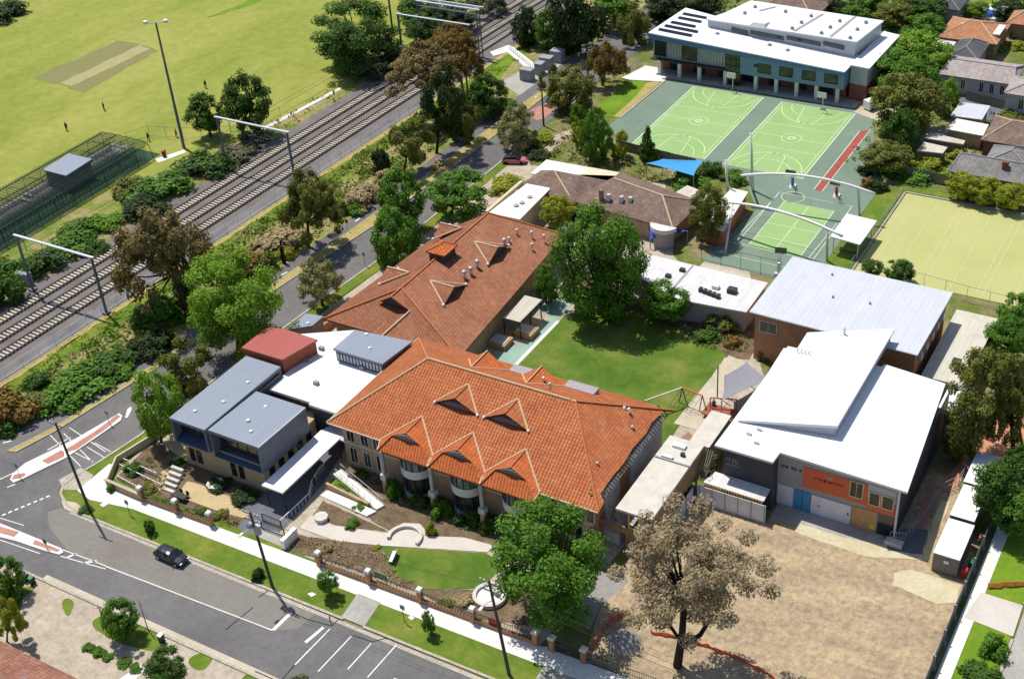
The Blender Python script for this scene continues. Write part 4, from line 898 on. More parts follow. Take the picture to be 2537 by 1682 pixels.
for px, py, z in ((483, 1018, 8.05), (554, 995, 8.02), (614, 947, 7.97), (615, 1041, 8), (622, 1068, 8), (658, 1007, 7.75), (908, 828, 8.55), (916, 862, 8.55), (763, 801, 5.55)):
    p = at(px, py, z); MB().ball((p.x, p.y, z), 0.3, 6, 0.6).build('roof_dome', 'lamp_white', B3, True)
for px, py, z in ((797, 866, 6.5), (784, 952, 6.5), (906, 899, 6.5), (898, 914, 6.5)):
    p = at(px, py, z); MB().box(p.x-0.35, p.y-0.25, 6.45, p.x+0.35, p.y+0.25, 7.0).build('roof_unit', 'plinth_grey', B3)
MB().box(-105.6, 109.5, 6.3, -103.6, 110.0, 6.9).build('roof_duct', 'steel', B3)
# entrance canopy
t = thing('entrance_canopy', 'long white flat entrance canopy on slim posts beside the modern wing', 'canopy', (-94.2, 95, 0))
MB().box(-95.9, 89.0, 3.25, -92.6, 101.2, 3.48).build('canopy_roof', 'white_sheet_y', t)
for x, y in ((-95.6, 89.4), (-92.9, 89.4), (-92.9, 95), (-95.6, 95), (-92.9, 100.8)): MB().cyl((x, y, 0), 0.08, 3.25, 8).build('post', 'dark_metal', t)
MB().hexa([(-95.9, 101.25, 3.2), (-91.8, 100.6, 3.2), (-91.6, 103, 3.2), (-95.5, 102.5, 3.2), (-95.9, 101.25, 3.4), (-91.8, 100.6, 3.4), (-91.6, 103, 3.4), (-95.5, 102.5, 3.4)]).build('link_roof', 'pale_sheet', t)
# ------------------------------------------------------------------ half demolished corridor block with the concrete roof
B8 = thing('corridor_block', 'narrow half demolished block with a pale concrete roof and brown brick side', 'building', (-51, 109, 0))
m = MB(); m.box(-53.4, 101.7, 5.8, -48.85, 116.6, 6.15); r8 = m.build('roof', 'concrete_roof', B8)
MB().box(-53.35, 111.95, 6.16, -48.9, 112.15, 6.32).build('roof_joint', 'grey_render', r8); MB().box(-52.2, 114.6, 6.16, -50.6, 115.4, 6.5).build('roof_hatch', 'white_paint', r8); MB().box(-52.6, 112.3, 6.16, -51.2, 112.8, 6.45).build('roof_hatch', 'white_paint', r8); MB().box(-50.6, 113.4, 6.16, -50.1, 113.8, 6.6).build('roof_unit', 'dark_metal', r8)
m = MB(); rd = random.Random(3)
m.box(-49.15, 102.0, 3.4, -48.87, 116.5, 5.79)
for k in range(40):
    y = 102.0+k*14.4/40; d = rd.uniform(0.1, 0.7); m.box(-49.14, y, 3.4-d, -48.88, y+14.4/40-0.02, 3.4)
m.build('side_wall', 'brown_brick', B8)
m = MB(); m.box(-56.0, 101.75, 2.6, -49.2, 102.0, 3.5); m.box(-53.3, 101.76, 3.5, -52.9, 102.0, 5.79); m.box(-56.0, 101.76, 0, -55.2, 102.0, 2.6); m.box(-52.4, 102, 0, -49.4, 102.3, 2.6); m.build('front_wall', 'brown_brick', B8)
MB().box(-53.2, 103.2, 2.6, -49.2, 116.4, 2.75).build('floor_slab', 'grey_concrete', B8)
m = MB().mat('yellow_paint'); m.box(-51.9, 101.85, 3.52, -51.75, 102.0, 5.75); m.box(-51.75, 101.85, 3.52, -50.3, 102.0, 3.7); m.mat('offwhite_paint'); m.box(-51.0, 102.6, 3.5, -50.3, 103.4, 4.9); m.mat('yellow_paint'); m.box(-50.9, 103.5, 3.0, -49.4, 103.7, 5.0); m.build('exposed_room', None, B8)
MB().box(-55.5, 102.2, 0, -53.3, 116, 1.7).build('inner_wall', 'dirty_white', B8)
m = MB(); m.box(-51.7, 118.4, 4.1, -49.0, 125.5, 4.4); m.build('rear_roof', 'concrete_roof', B8); MB().box(-51.5, 118.6, 0, -49.2, 125.3, 4.1).build('rear_wall', 'tan_render', B8)
MB().hexa([(-52.6, 117.4, 0), (-51.9, 117.4, 0), (-51.9, 120.4, 0), (-52.6, 120.4, 0), (-52.6, 117.4, 5.2), (-51.9, 117.4, 4.6), (-51.9, 120.4, 3.6), (-52.6, 120.4, 4.2)]).build('broken_pier', 'tan_brick', B8)
m = MB(); rd = random.Random(8)
for k in range(60): 
    a = Vector((rd.uniform(-49.3, -47.2), rd.uniform(113.6, 117.2), 2+rd.uniform(0, 3))); m.beam(a, a+rnd_dir(rd)*0.5, 0.05)
for k in range(5): m.tube([(-49.0+0.3*k, 116.8, 5.5), (-48.6+0.25*k, 115, 4.5), (-48.4+0.2*k, 113.8, 3.0)], 0.06, 5)
tmb('torn_cabling', 'tangle of torn cables and laths between the corridor block and the dark panelled wall', 'debris', m, 'grey_timber')
m = MB()
for k in range(90): 
    u = rd.random(); a = Vector((rd.uniform(-54.4, -53.0), 103+u*14, rd.uniform(0, 3.2))); m.beam(a, a+rnd_dir(rd)*rd.uniform(0.4, 1.2), 0.1, 0.05)
tmb('rubble_heap', 'heap of broken boards in the gap beside the orange roofed building', 'debris', m, 'grey_timber')
# ------------------------------------------------------------------ white roofed hall group
B4 = thing('white_hall', 'white roofed hall with a raised white box roof and an orange painted front', 'building', (-35, 128, 0))
ZL = 8.0
m = MB().prism([(-46.9, 115.0), (-39.6, 115.0), (-39.5, 117.05), (-24.35, 116.55), (-26.1, 138.4), (-34.0, 139.3), (-34.2, 138.6), (-46.4, 138.0)], ZL-0.3, ZL)
r4 = m.build('lower_roof', 'white_sheet', B4)
MB().box(-46.0, 115.6, 0, -39.75, 137.6, ZL-0.31).build('panel_block', 'charcoal_panel', B4)
MB().prism([(-39.74, 117.3), (-25.4, 117.3), (-26.5, 138.2), (-39.74, 138.2)], 0, ZL-0.31).build('wall', 'grey_render', B4)
m = MB().prism([(-46.1, 120.3), (-34.55, 122.35), (-34.6, 144.9), (-45.1, 141.6), (-45.0, 137.6), (-46.6, 136.9)], [8.02, 9.45, 9.45, 8.02, 8.02, 8.02], [8.32, 9.85, 9.85, 8.32, 8.32, 8.32]); r5 = m.build('upper_roof', 'white_sheet', B4)
MB().prism([(-45.9, 120.6), (-34.85, 122.6), (-34.9, 144.5), (-44.9, 141.4)], 7.99, [8.1, 9.44, 9.44, 8.1]).build('upper_wall', 'pale_render', B4)
for x, y in ((-44.0, 118.6), (-42.6, 117.4), (-43.2, 119.9)):
    MB().box(x-0.3, y-0.12, ZL, x+0.3, y+0.12, ZL+0.3).build('roof_vent', 'galvanised', B4)
for k in range(4): MB().tube([(-44.6+0.5*k, 136.6, 8.3), (-44.6+0.5*k, 136.6, 8.95), (-44.4+0.5*k, 136.4, 9.1)], 0.08, 6).build('roof_pipe', 'galvanised', B4)
MB().cyl((-40.3, 142.1, 8.6), 0.16, 1.5, 8).build('roof_pipe', 'galvanised', B4)
# front wall details (plane y = 117.3)
YF = 117.28
def fpx(px, py, Y=YF): p = on_y(px, py, Y); return p.x, p.z
OP = MB()
a = fpx(2041, 1168); b = fpx(2178, 1212); xl = fpx(2019, 1222)[0]; zt = 6.4; zb = 3.7
MB().box(-36.6, YF-0.06, 3.75, -28.9, YF+0.0, 6.75).build('orange_panel', 'orange_panel', B4)
MB().box(-28.9, YF-0.06, 3.2, -25.6, YF, 5.0).build('orange_panel', 'orange_panel', B4)
MB().box(-28.9, YF-0.04, 5.0, -25.6, YF-0.0, 7.0).build('window_band', 'pale_render', B4)
wf = window(B4, 'y', YF-0.06, -30.9, -29.5, 4.6, 6.7, -1, glass='green_glass', frame='cream_render', bars=1, fw=0.12)
window(B4, 'y', YF-0.06, -28.6, -27.5, 4.2, 5.9, -1, glass='green_glass', frame='cream_render', bars=0, fw=0.14); window(B4, 'y', YF-0.06, -27.1, -25.9, 4.2, 5.9, -1, glass='green_glass', frame='cream_render', bars=0, fw=0.14)
MB().box(-39.6, YF-0.08, 0.15, -37.6, YF, 3.1).build('lower_panel', 'hoarding_white', B4)
d = MB().box(-37.5, YF-0.12, 0.05, -35.5, YF, 3.0).build('blue_door', 'blue_paint', B4); MB().box(-36.53, YF-0.15, 0.1, -36.47, YF-0.12, 2.95).build('door_joint', 'navy_panel', d)
d = MB().box(-35.4, YF-0.1, 0.1, -30.6, YF, 2.95).build('roller_door', 'hoarding_white', B4); MB().box(-34.6, YF-0.13, 1.4, -34.2, YF-0.1, 1.7).build('notice', 'mauve_stone', d); MB().box(-31.0, YF-0.13, 1.5, -30.8, YF-0.1, 1.8).build('handle', 'dark_metal', d)
MB().box(-30.5, YF-0.07, 0, -27.5, YF, 3.1).build('timber_panel', 'warm_timber', B4); MB().box(-28.3, YF-0.1, 0.5, -27.7, YF-0.07, 1.1).build('warning_sign', 'yellow_paint', B4)
MB().box(-27.4, YF-0.03, 0, -25.5, YF, 3.1).build('doorway', 'window_glass', B4)
MB().cyl((-25.3, 117.0, 0), 0.14, 7.6, 8).build('corner_post', 'offwhite_paint', B4); MB().box(-25.38, 116.9, 0, -25.36, 138, 7.6).build('side_painted_shade', 'charcoal_panel', B4)  # thin dark sheet paints the shade of the side wall
# lettering: dark strokes on the orange panel and on the grey wall (illegible at this distance)
def marks(par, x0, z0, widths, h, mat, seed, Y):
    rd = random.Random(seed); m = MB(); x = x0
    for w in widths:
        if w > 0:
            m.box(x, Y-0.03, z0, x+0.06, Y-0.001, z0+h*rd.uniform(0.7, 1.1)); k = rd.randint(0, 2)
            if k != 1: m.box(x+0.07, Y-0.03, z0+h*0.45, x+w*0.8, Y-0.001, z0+h*0.45+0.07)
            if k != 0: m.box(x+w*0.7, Y-0.03, z0, x+w*0.7+0.06, Y-0.001, z0+h*0.8)
            if k == 2: m.box(x+0.07, Y-0.03, z0, x+w*0.65, Y-0.001, z0+0.07)
        x += abs(w)+0.08
    return m.build('lettering', mat, par)
marks(B4, -35.2, 5.35, (0.3, 0.3, 0.26, 0.14, 0.3, 0.28, 0.3, 0.3, 0.28, 0.34), 0.42, 'black_cloth', 4, YF-0.06)
MB().box(-33.6, YF-0.09, 5.95, -33.15, YF-0.061, 6.35).build('emblem', 'grey_render', B4)
marks(B4, -39.3, 5.75, (0.4, 0.4, -0.2, 0.25, 0.3, -0.1, 0.3), 0.5, 'black_cloth', 5, YF); marks(B4, -37.0, 5.75, (0.32, 0.32), 0.4, 'black_cloth', 6, YF)
marks(B4, -45.6, 5.7, (0.3, 0.3, 0.3, 0.4), 0.8, 'steel', 7, 115.58); marks(B4, -45.5, 5.1, (0.3, 0.3, 0.3, 0.4), 0.4, 'steel', 9, 115.58)
# lean-to edge and plastic hoarding below the dark block
MB().hexa([(-47.6, 113.4, 3.15), (-39.9, 113.4, 3.05), (-39.9, 115.55, 3.3), (-47.0, 115.55, 3.4), (-47.6, 113.4, 3.25), (-39.9, 113.4, 3.15), (-39.9, 115.55, 3.4), (-47.0, 115.55, 3.5)]).build('lean_to_roof', 'pale_sheet_aged', B4)
m = MB()
for k in range(22): m.box(-47.4+k*0.34, 113.3, 2.6, -47.2+k*0.34, 113.55, 3.12)
m.build('broken_battens', 'warm_timber', B4)
H = thing('hoarding', 'white plastic hoarding screen wrapped round the building site corner', 'hoarding', (-44, 113, 0))
m = MB(); m.box(-48.2, 113.1, 0, -39.5, 113.18, 2.75); m.box(-48.75, 99, 0, -48.67, 113.1, 2.4); m.build('screen', 'hoarding_white', H)
for k in range(6): MB().beam((-47.9+k*1.65, 113.05, 0), (-47.9+k*1.65, 113.05, 2.9), 0.09).build('post', 'grey_render', H)
for k in range(8): MB().beam((-48.62, 99.5+k*1.9, 0), (-48.62, 99.5+k*1.9, 2.6), 0.08).build('post', 'grey_render', H)
MB().tube([(-49.0, 114.6, 0), (-49.0, 114.6, 4.2)], 0.14, 8).build('corner_pole', 'plinth_grey', H)
# back hall with the big pale roof
B5 = thing('corrugated_hall', 'orange brick hall under a wide pale corrugated roof', 'building', (-42, 151, 0))
MB().hexa([(-53.9, 143.7, 7.75), (-30.9, 143.0, 7.75), (-30.8, 159.3, 7.75), (-53.7, 159.6, 7.75), (-53.9, 143.7, 8.0), (-30.9, 143.0, 8.0), (-30.8, 159.3, 8.05), (-53.7, 159.6, 8.05)]).build('roof', 'pale_sheet', B5)
MB().box(-53.4, 144.3, 0, -31.4, 159, 7.74).build('wall', 'orange_brick', B5)
m = MB().beam((-53.95, 143.65, 7.85), (-53.75, 159.6, 7.9), 0.2); m.beam((-53.9, 143.62, 7.9), (-30.9, 142.95, 7.9), 0.14); m.build('gutter', 'galvanised', B5)
window(B5, 'y', 144.3, -52.6, -50.3, 4.9, 6.5, -1, bars=1); 
for k in range(5): MB().box(-31.38, 145.5+k*2.6, 5.4, -30.9, 146.3+k*2.6, 6.4).build('air_unit', 'galvanised', B5)
for x, y in ((-45, 151.5), (-40, 152), (-47, 157)): MB().box(x-.12, y-.12, 8.0, x+.12, y+.12, 8.35).build('roof_vent', 'plinth_grey', B5)
B6 = thing('low_side_block', 'low cream roofed block along the right side of the corrugated hall', 'building', (-27.5, 153, 0))
MB().box(-30.5, 144.6, 3.55, -24.9, 162.0, 3.8).build('roof', 'cream_sheet', B6); MB().box(-30.2, 144.9, 0, -25.2, 161.8, 3.54).build('wall', 'tan_brick', B6)
MB().box(-27.6, 148.2, 3.8, -26.5, 149.2, 4.7).build('roof_unit', 'dark_metal', B6); MB().box(-26.5, 137.9, 4.2, -23.8, 142.6, 4.4).build('annex_roof', 'white_sheet_y', B6); MB().box(-26.3, 138.1, 0, -24, 142.4, 4.19).build('annex_wall', 'grey_render', B6)
m = MB()
for k in range(5): m.beam((-26.6, 142.8+0.3*k, 4.6), (-23.6, 142.9+0.3*k, 4.3), 0.06)
m.build('roof_rails', 'offwhite_paint', B6)
# long low flat roof behind the lawn
B9 = thing('low_white_roof_block', 'long low classroom block with a patched white sheet roof behind the lawn', 'building', (-66, 154, 0))
m = MB().prism([(-76.2, 152.2), (-73.4, 151.2), (-66.6, 148.4), (-56.6, 149.3), (-56.7, 157.9), (-76.2, 158.2)], 3.55, 3.8); rr = m.build('roof', 'pale_sheet_aged', B9)
MB().prism([(-75.9, 152.5), (-66.6, 148.8), (-57, 149.7), (-57, 157.6), (-75.9, 157.9)], 0, 3.54).build('wall', 'grey_render', B9)
MB().beam((-68.6, 157.9, 3.83), (-68.6, 149.6, 3.83), 0.3, 0.08).build('box_gutter', 'mauve_stone', rr)
for x, y, s, mt in ((-63.0, 153.4, 0.5, 'white_paint'), (-60.4, 153.3, 0.65, 'dark_metal'), (-69.4, 155.8, 0.4, 'dark_metal'), (-70.6, 153.4, 0.4, 'dark_metal')): MB().box(x-s, y-s*0.8, 3.8, x+s, y+s*0.8, 3.8+s*1.1).build('roof_unit', mt, B9)
m = MB()
for k in range(5): m.box(-64.9+k*0.75, 151.4-k*0.16, 3.8, -64.4+k*0.75, 152.1-k*0.16, 4.4)
m.build('roof_unit', 'dark_metal', B9)
# ------------------------------------------------------------------ kindergarten with brown tiles
K1 = thing('brown_tiled_school_house', 'sprawling single storey school house with a mottled brown tile roof', 'building', (-90, 173, 0))
m = MB(); e, rz = 3.3, 5.4
def gable_hip(mb, pts, ridge, th=0.2):
    A, B, C, D = [(x, y, e) for x, y in pts]; p, q = ridge
    mb.face(A, B, q, p); mb.face(B, C, q); mb.face(C, D, p, q); mb.face(D, A, p)
    lo = [(v[0], v[1], v[2]-th) for v in (A, B, C, D)]
    for i in range(4): mb.face(lo[i], lo[(i+1) % 4], (A, B, C, D)[(i+1) % 4], (A, B, C, D)[i])
    mb.face(lo[::-1]); return [(p, q), (A, p), (B, q), (C, q), (D, p)]
h1 = gable_hip(m, [(-106.3, 171.2), (-94.8, 168.6), (-92.3, 178.2), (-105.6, 177.2)], ((-101.5, 174.4, rz), (-96.5, 174.0, rz)))
h2 = gable_hip(m, [(-95.6, 169.4), (-76.2, 167.4), (-75.7, 177.6), (-92.4, 181.8)], ((-90.5, 175.2, rz+0.3), (-80.6, 172.9, rz+0.3)))
rk = m.build('roof', 'brown_tile', K1); caps(rk, [((-101.5, 174.4, rz), (-95.2, 169.3, e)), h2[0], h2[2], h2[3]], 'ridge_cap', 0.14)
MB().prism([(-105, 171.7), (-96, 169.6), (-77, 168), (-76.3, 177), (-92, 181), (-104.5, 176.7)], 0, 3.1).build('wall', 'tan_brick', K1)
for px, py in ((1490, 484), (1508, 487), (1540, 492), (1562, 494)): 
    p = at(px, py, 4.9); MB().box(p.x-0.3, p.y-0.3, 4.2, p.x+0.3, p.y+0.3, 5.3 if px > 1495 else 5.9).build('chimney', 'galvanised' if px > 1495 else 'brown_brick', K1)
m = MB().prism([(-107.0, 175.7), (-93.3, 177.6), (-93.0, 182.0), (-107, 181.5)], 2.85, 3.05); m.build('flat_roof', 'offwhite_roof', K1)
MB().prism([(-98.6, 176.8), (-93.2, 177.5), (-92.9, 182.05), (-98.4, 181.8)], 3.06, 3.1).build('roof_patch', 'cream_roof', K1); MB().prism([(-106.6, 176), (-93.6, 178), (-93.4, 181.7), (-106.6, 181.2)], 0, 2.84).build('flat_wall', 'cream_render', K1)
m = MB().prism([(-105.7, 159.6), (-99.8, 159.7), (-100.4, 171.2), (-105.0, 171.0)], 3.55, 3.8); fr = m.build('flat_roof', 'offwhite_roof', K1)
m = MB(); m.box(-106.3, 159.5, 3.5, -105.75, 171.2, 4.05); m.build('parapet', 'cream_render', K1); MB().prism([(-105.5, 159.8), (-100.0, 159.9), (-100.6, 171), (-105, 170.8)], 0, 3.54).build('flat_wall', 'cream_render', K1)
for x, y in ((-102.6, 163.4), (-102.2, 164.6), (-102.0, 166.9)): MB().cyl((x, y, 3.8), 0.45, 0.22, 10).build('roof_vent', 'grey_render', K1)
m = MB().box(-91.3, 169.0, 2.8, -85.1, 171.2, 3.05); aw = m.build('awning', 'white_paint', K1); MB().box(-91.0, 169.8, 3.06, -85.5, 170.4, 3.1).build('awning_panel', 'green_glass', aw); MB().box(-91.2, 168.9, 1.9, -85.2, 169.0, 2.8).build('awning_fascia', 'pink_paint', aw)
bp = arc(-77.9, 167.9, 2.3, 190, 350, 14); m = MB().prism(bp, 3.0, 3.7); m.build('curved_parapet', 'offwhite_paint', K1); MB().prism(arc(-77.9, 167.9, 1.8, 190, 350, 14), 0, 2.99).build('curved_wall', 'mauve_stone', K1)
for k in range(3): window(K1, 'y', 168.7, -84.2+k*1.5, -83.2+k*1.5, 0.9, 2.4, -1, bars=0)
K2 = thing('terracotta_block', 'flat roofed terracotta block beside the shaded court', 'building', (-71, 177, 0))
MB().prism([(-73.4, 171.2), (-69.0, 170.6), (-70.3, 184.1), (-73.3, 184.2)], 2.9, 3.1).build('roof', 'offwhite_roof', K2); MB().prism([(-73.2, 171.5), (-69.3, 170.9), (-70.55, 183.8), (-73.1, 183.9)], 0, 2.89).build('wall', 'terracotta_wall', K2); MB().box(-73.3, 177.2, 3.11, -69.9, 177.5, 3.2).build('roof_joint', 'grey_render', K2)
K3 = thing('rusty_shelter', 'small shelter with a rust streaked corrugated roof behind the brown tiled house', 'shed', (-77, 180, 0))
MB().prism([(-81.8, 178.8), (-76.6, 176.8), (-75.6, 181.2), (-80.6, 182.6)], 2.5, [2.6, 2.6, 2.9, 2.9]).build('roof', 'rust_sheet', K3)
for x, y in ((-81.4, 179), (-76.8, 177.1), (-75.9, 180.9), (-80.4, 182.2)): MB().box(x-.06, y-.06, 0, x+.06, y+.06, 2.5).build('post', 'grey_timber', K3)
def sail(name, label, corners, sag, mat, posts=True, n=8):
    """stretched fabric: bilinear sheet sagging between its corners"""
    c = [Vector(p) for p in corners]; ctr = sum(c, Vector())/len(c)
    t = thing(name, label, 'shade sail', (ctr.x, ctr.y, 0)); m = MB()
    if len(c) == 3: c.append(c[2])
    g = [[None]*(n+1) for _ in range(n+1)]
    for i in range(n+1):
        for j in range(n+1):
            u, v = i/n, j/n; p = c[0].lerp(c[1], u).lerp(c[3].lerp(c[2], u), v)
            pull = 0.12*(4*u*(1-u)+4*v*(1-v))/2*(1-min(4*u*(1-u), 4*v*(1-v)))
            p = p.lerp(ctr, pull); p.z -= sag*4*u*(1-u)*4*v*(1-v); g[i][j] = p
    for i in range(n):
        for j in range(n): m.face(g[i][j], g[i+1][j], g[i+1][j+1], g[i][j+1])
    for i in range(n):
        for j in range(n): m.face(*[q-Vector((0, 0, 0.03)) for q in (g[i][j], g[i][j+1], g[i+1][j+1], g[i+1][j])])
    m.build('fabric', mat, t, True)
    if posts:
        for p in c[:3 if len(corners) == 3 else 4]: MB().tube([(p.x, p.y, 0), (p.x, p.y, p.z)], 0.09, 8).build('post', 'steel', t)
    return t
sail('shade_sail', 'light blue shade sail beside the court fence', [(-90.2, 187.0, 3.1), (-80.9, 186.0, 3.0), (-81.4, 191.3, 3.3), (-88.2, 189.3, 3.2)], 0.35, 'blue_fabric')
sail('shade_sail', 'royal blue triangular shade sail in front of the curved wall', [tuple(at(1603, 552, 2.3)), tuple(at(1703, 572, 2.2)), tuple(at(1611, 592, 1.9))], 0.25, 'royal_fabric')
sail('shade_sail', 'grey shade sail over the paved walk left of the white hall', [tuple(at(1797, 929, 3.5)), tuple(at(1850, 897, 3.6)), tuple(at(1906, 940, 3.4)), tuple(at(1788, 992, 3.3))], 0.15, 'grey_fabric')
# ------------------------------------------------------------------ sports hall
G1 = thing('sports_hall', 'new grey blue sports hall with a white roof behind the green courts', 'building', (-89, 238, 0))
zl, zr_ = 8.85, 6.75; GX0, GX1, GY = -109.5, -69.2, 228.4
zg = lambda x: zl+(x-GX0)*(zr_-zl)/(GX1-GX0)
m = MB().hexa([(GX0, GY, zl-0.2), (GX1, GY, zr_-0.2), (GX1+0.3, 237.0, zr_-0.2), (-108.2, 243.5, zl-0.2), (GX0, GY, zl), (GX1, GY, zr_), (GX1+0.3, 237.0, zr_), (-108.2, 243.5, zl)]); gr = m.build('front_roof', 'gym_sheet', G1)
m = MB().prism([(-100.4, 236.2), (-69.4, 235.3), (-68.0, 247.4), (-96.1, 249.0), (-98.3, 241.0)], 9.8, 10.05); ur = m.build('upper_roof', 'white_sheet', G1)
m = MB().prism([(-100.2, 236.4), (-69.7, 235.5), (-68.3, 247.2), (-96.3, 248.8), (-98.2, 241.0)], 6.0, 9.79); m.build('upper_wall', 'silver_panel', G1)
for x0_, x1_ in ((-95, -91.5), (-91, -84), (-83.4, -76.5), (-76, -71.8)): yy = 236.4-(x0_+100.2)*0.9/30.5-0.1; MB().hexa([(x0_, yy-0.06, 8.35), (x1_, yy-0.26, 8.0), (x1_, yy+0.1, 8.0), (x0_, yy+0.1, 8.35), (x0_, yy-0.06, 9.1), (x1_, yy-0.26, 8.8), (x1_, yy+0.1, 8.8), (x0_, yy+0.1, 9.1)]).build('strip_window', 'window_glass', G1)
MB().prism([(-69.2, 231.2), (-65.3, 230.8), (-64.9, 248.6), (-68.4, 249.5)], 6.9, 7.1).build('side_roof', 'gym_sheet', G1); MB().prism([(-69.0, 231.5), (-65.6, 231.1), (-65.2, 248.2), (-68.4, 249)], 3.4, 6.89).build('side_wall', 'silver_panel', G1); MB().prism([(-69.0, 231.5), (-65.6, 231.1), (-65.2, 248.2), (-68.4, 249)], 0, 3.39).build('side_base', 'red_brick', G1)
# solar rows, ventilators, skylights
for k in range(5):
    p = at(*cz(1600, 0, 3.583, (330, 290, 225, 170, 115)[k], (125, 160, 200, 232, 265)[k]), 8.85); q = at(*cz(1600, 0, 3.583, (545, 500, 450, 475, 420)[k], (158, 192, 232, 272, 308)[k]), 8.6)
    z0 = zg(p.x)+0.12; z1 = zg(q.x)+0.12
    MB().hexa([(p.x, p.y-0.45, z0), (q.x, p.y-0.45, z1), (q.x, p.y+0.45, z1+0.1), (p.x, p.y+0.45, z0+0.1), (p.x, p.y-0.45, z0+.06), (q.x, p.y-0.45, z1+.06), (q.x, p.y+0.45, z1+0.16), (p.x, p.y+0.45, z0+0.16)]).build('solar_panels', 'solar_cell', G1)
for x, y in ((970, 60), (880, 115), (1240, 102), (1468, 140), (1382, 198), (1300, 250), (1722, 185), (1638, 240), (1560, 292), (1955, 198), (1878, 260), (1815, 335)):
    p = at(*cz(1600, 0, 3.583, x, y), 10.3); MB().cyl((p.x, p.y, 10.02), 0.42, 0.55, 8, 0.3).build('roof_ventilator', 'plinth_grey', G1)
for (xa, ya, xb, yb) in ((1320, 280, 1570, 130), (1640, 330, 1860, 150), (1010, 100, 1150, 65)):
    p = at(*cz(1600, 0, 3.583, xa, ya), 10.05); q = at(*cz(1600, 0, 3.583, xb, yb), 10.05); MB().beam((p.x, p.y, 10.1), (q.x, q.y, 10.1), 0.55, 0.12).build('skylight_strip', 'mauve_stone', G1)
for x, y in ((1100, 380), (1260, 418), (635, 305)): p = at(*cz(1600, 0, 3.583, x, y), 8.2); MB().cyl((p.x, p.y, zg(p.x)), 0.5, 0.35, 8, 0.35).build('roof_ventilator', 'plinth_grey', G1)
p = at(*cz(1600, 0, 3.583, 1010, 215), 10.4); MB().hexa([(p.x-2, p.y-1, 10.05), (p.x+1.5, p.y-1.2, 10.05), (p.x+1.5, p.y+2, 10.05), (p.x-2, p.y+2, 10.05), (p.x-1, p.y-0.6, 10.8), (p.x+1.3, p.y-0.7, 10.8), (p.x+1.3, p.y+1.8, 10.3), (p.x-1, p.y+1.8, 10.3)]).build('roof_hatch', 'offwhite_paint', G1)
# facade
FY = 228.75
def fac(px, py, Y): p = on_y(px, py, Y); return p.x, p.z
m = MB().hexa([(GX0+0.05, GY-0.02, zl-1.3), (GX1-0.02, GY-0.02, zr_-0.75), (GX1-0.02, GY+0.3, zr_-0.75), (GX0+0.05, GY+0.3, zl-1.3), (GX0+0.05, GY-0.02, zl-0.21), (GX1-0.02, GY-0.02, zr_-0.21), (GX1-0.02, GY+0.3, zr_-0.21), (GX0+0.05, GY+0.3, zl-0.21)]); m.build('fascia', 'slate_fascia', G1)
XS = -90.0
MB().hexa([(XS, FY, 3.0), (GX1-0.05, FY, 3.0), (GX1-0.05, 236, 3.0), (XS, 236, 3.0), (XS, FY, zg(XS)-1.1), (GX1-0.05, FY, zr_-0.5), (GX1-0.05, 236, zr_-0.5), (XS, 236, zg(XS)-1.1)]).build('upper_front', 'bluegrey_panel', G1)
MB().box(GX0+0.4, 229.9, 3.3, XS-3.4, 236, 7.6).build('recessed_wall', 'silver_panel', G1)
m = MB()
for k in range(26): x = GX0+1.6+k*0.62; m.box(x, 229.6, 3.4, x+0.12, 229.89, 7.5)
m.build('fins', 'silver_panel', G1)
MB().box(GX0+0.2, 229.0, 3.0, XS-3.4, 236, 3.29).build('ledge', 'dark_metal', G1)
for xa, xb in ((-108.6, -106.2), (-102.6, -99.6)): window(G1, 'y', 229.58, xa, xb, 3.9, 7.2, -1, bars=3, frame='dark_metal')
MB().box(XS-3.3, 229.3, 0.1, XS-0.05, 229.4, 7.3).build('tall_window', 'green_glass', G1)
m = MB()
for k in range(1, 5): m.box(XS-3.3, 229.2, 0.1+k*1.35, XS-0.05, 229.29, 0.2+k*1.35)
for k in range(1, 3): m.box(XS-3.3+k*1.08, 229.2, 0.1, XS-3.24+k*1.08, 229.29, 7.2)
m.build('mullions', 'dark_metal', G1)
for xa, xb in ((1000, 1105), (1195, 1302), (1398, 1505), (1600, 1708)):
    a = fac(1600+xa/3.583, 580/3.583, FY)[0]; b = fac(1600+xb/3.583, 600/3.583, FY)[0]; window(G1, 'y', FY, a, b, 4.0, 5.6, -1, bars=0, frame='dark_metal', fw=0.14, glass='green_glass')
MB().box(-87.2, FY-0.05, 4.9, -86.2, FY, 5.5).build('wall_louvre', 'dark_metal', G1)
MB().box(GX0+1, 232.0, 0, GX1-0.5, 235.9, 2.99).build('ground_floor_wall', 'red_brick', G1)
for x, y in ((125, 640), (300, 680), (475, 700), (705, 745), (975, 795), (1155, 825), (1335, 855), (1510, 880), (1695, 918)):
    p = on_y(1600+x/3.583, y/3.583, 229.1); MB().box(p.x-0.33, 228.8, 0, p.x+0.33, 229.5, 3.0).build('column', 'offwhite_paint', G1)
for k in range(7): MB().box(-106.5+k*5.3, 231.95, 0.2, -104+k*5.3, 231.99, 2.6).build('dark_opening', 'window_glass', G1)
struct('hall_forecourt', [(-112, 227.6), (-66.5, 227.6), (-66, 232), (-112, 232)], 0.14, 'grey_concrete')
struct('hall_forecourt_path', P2((1540, 195), (1600, 165), (1640, 172), (1655, 195), (1645, 205), (1560, 200)), 0.16, 'concrete_path')
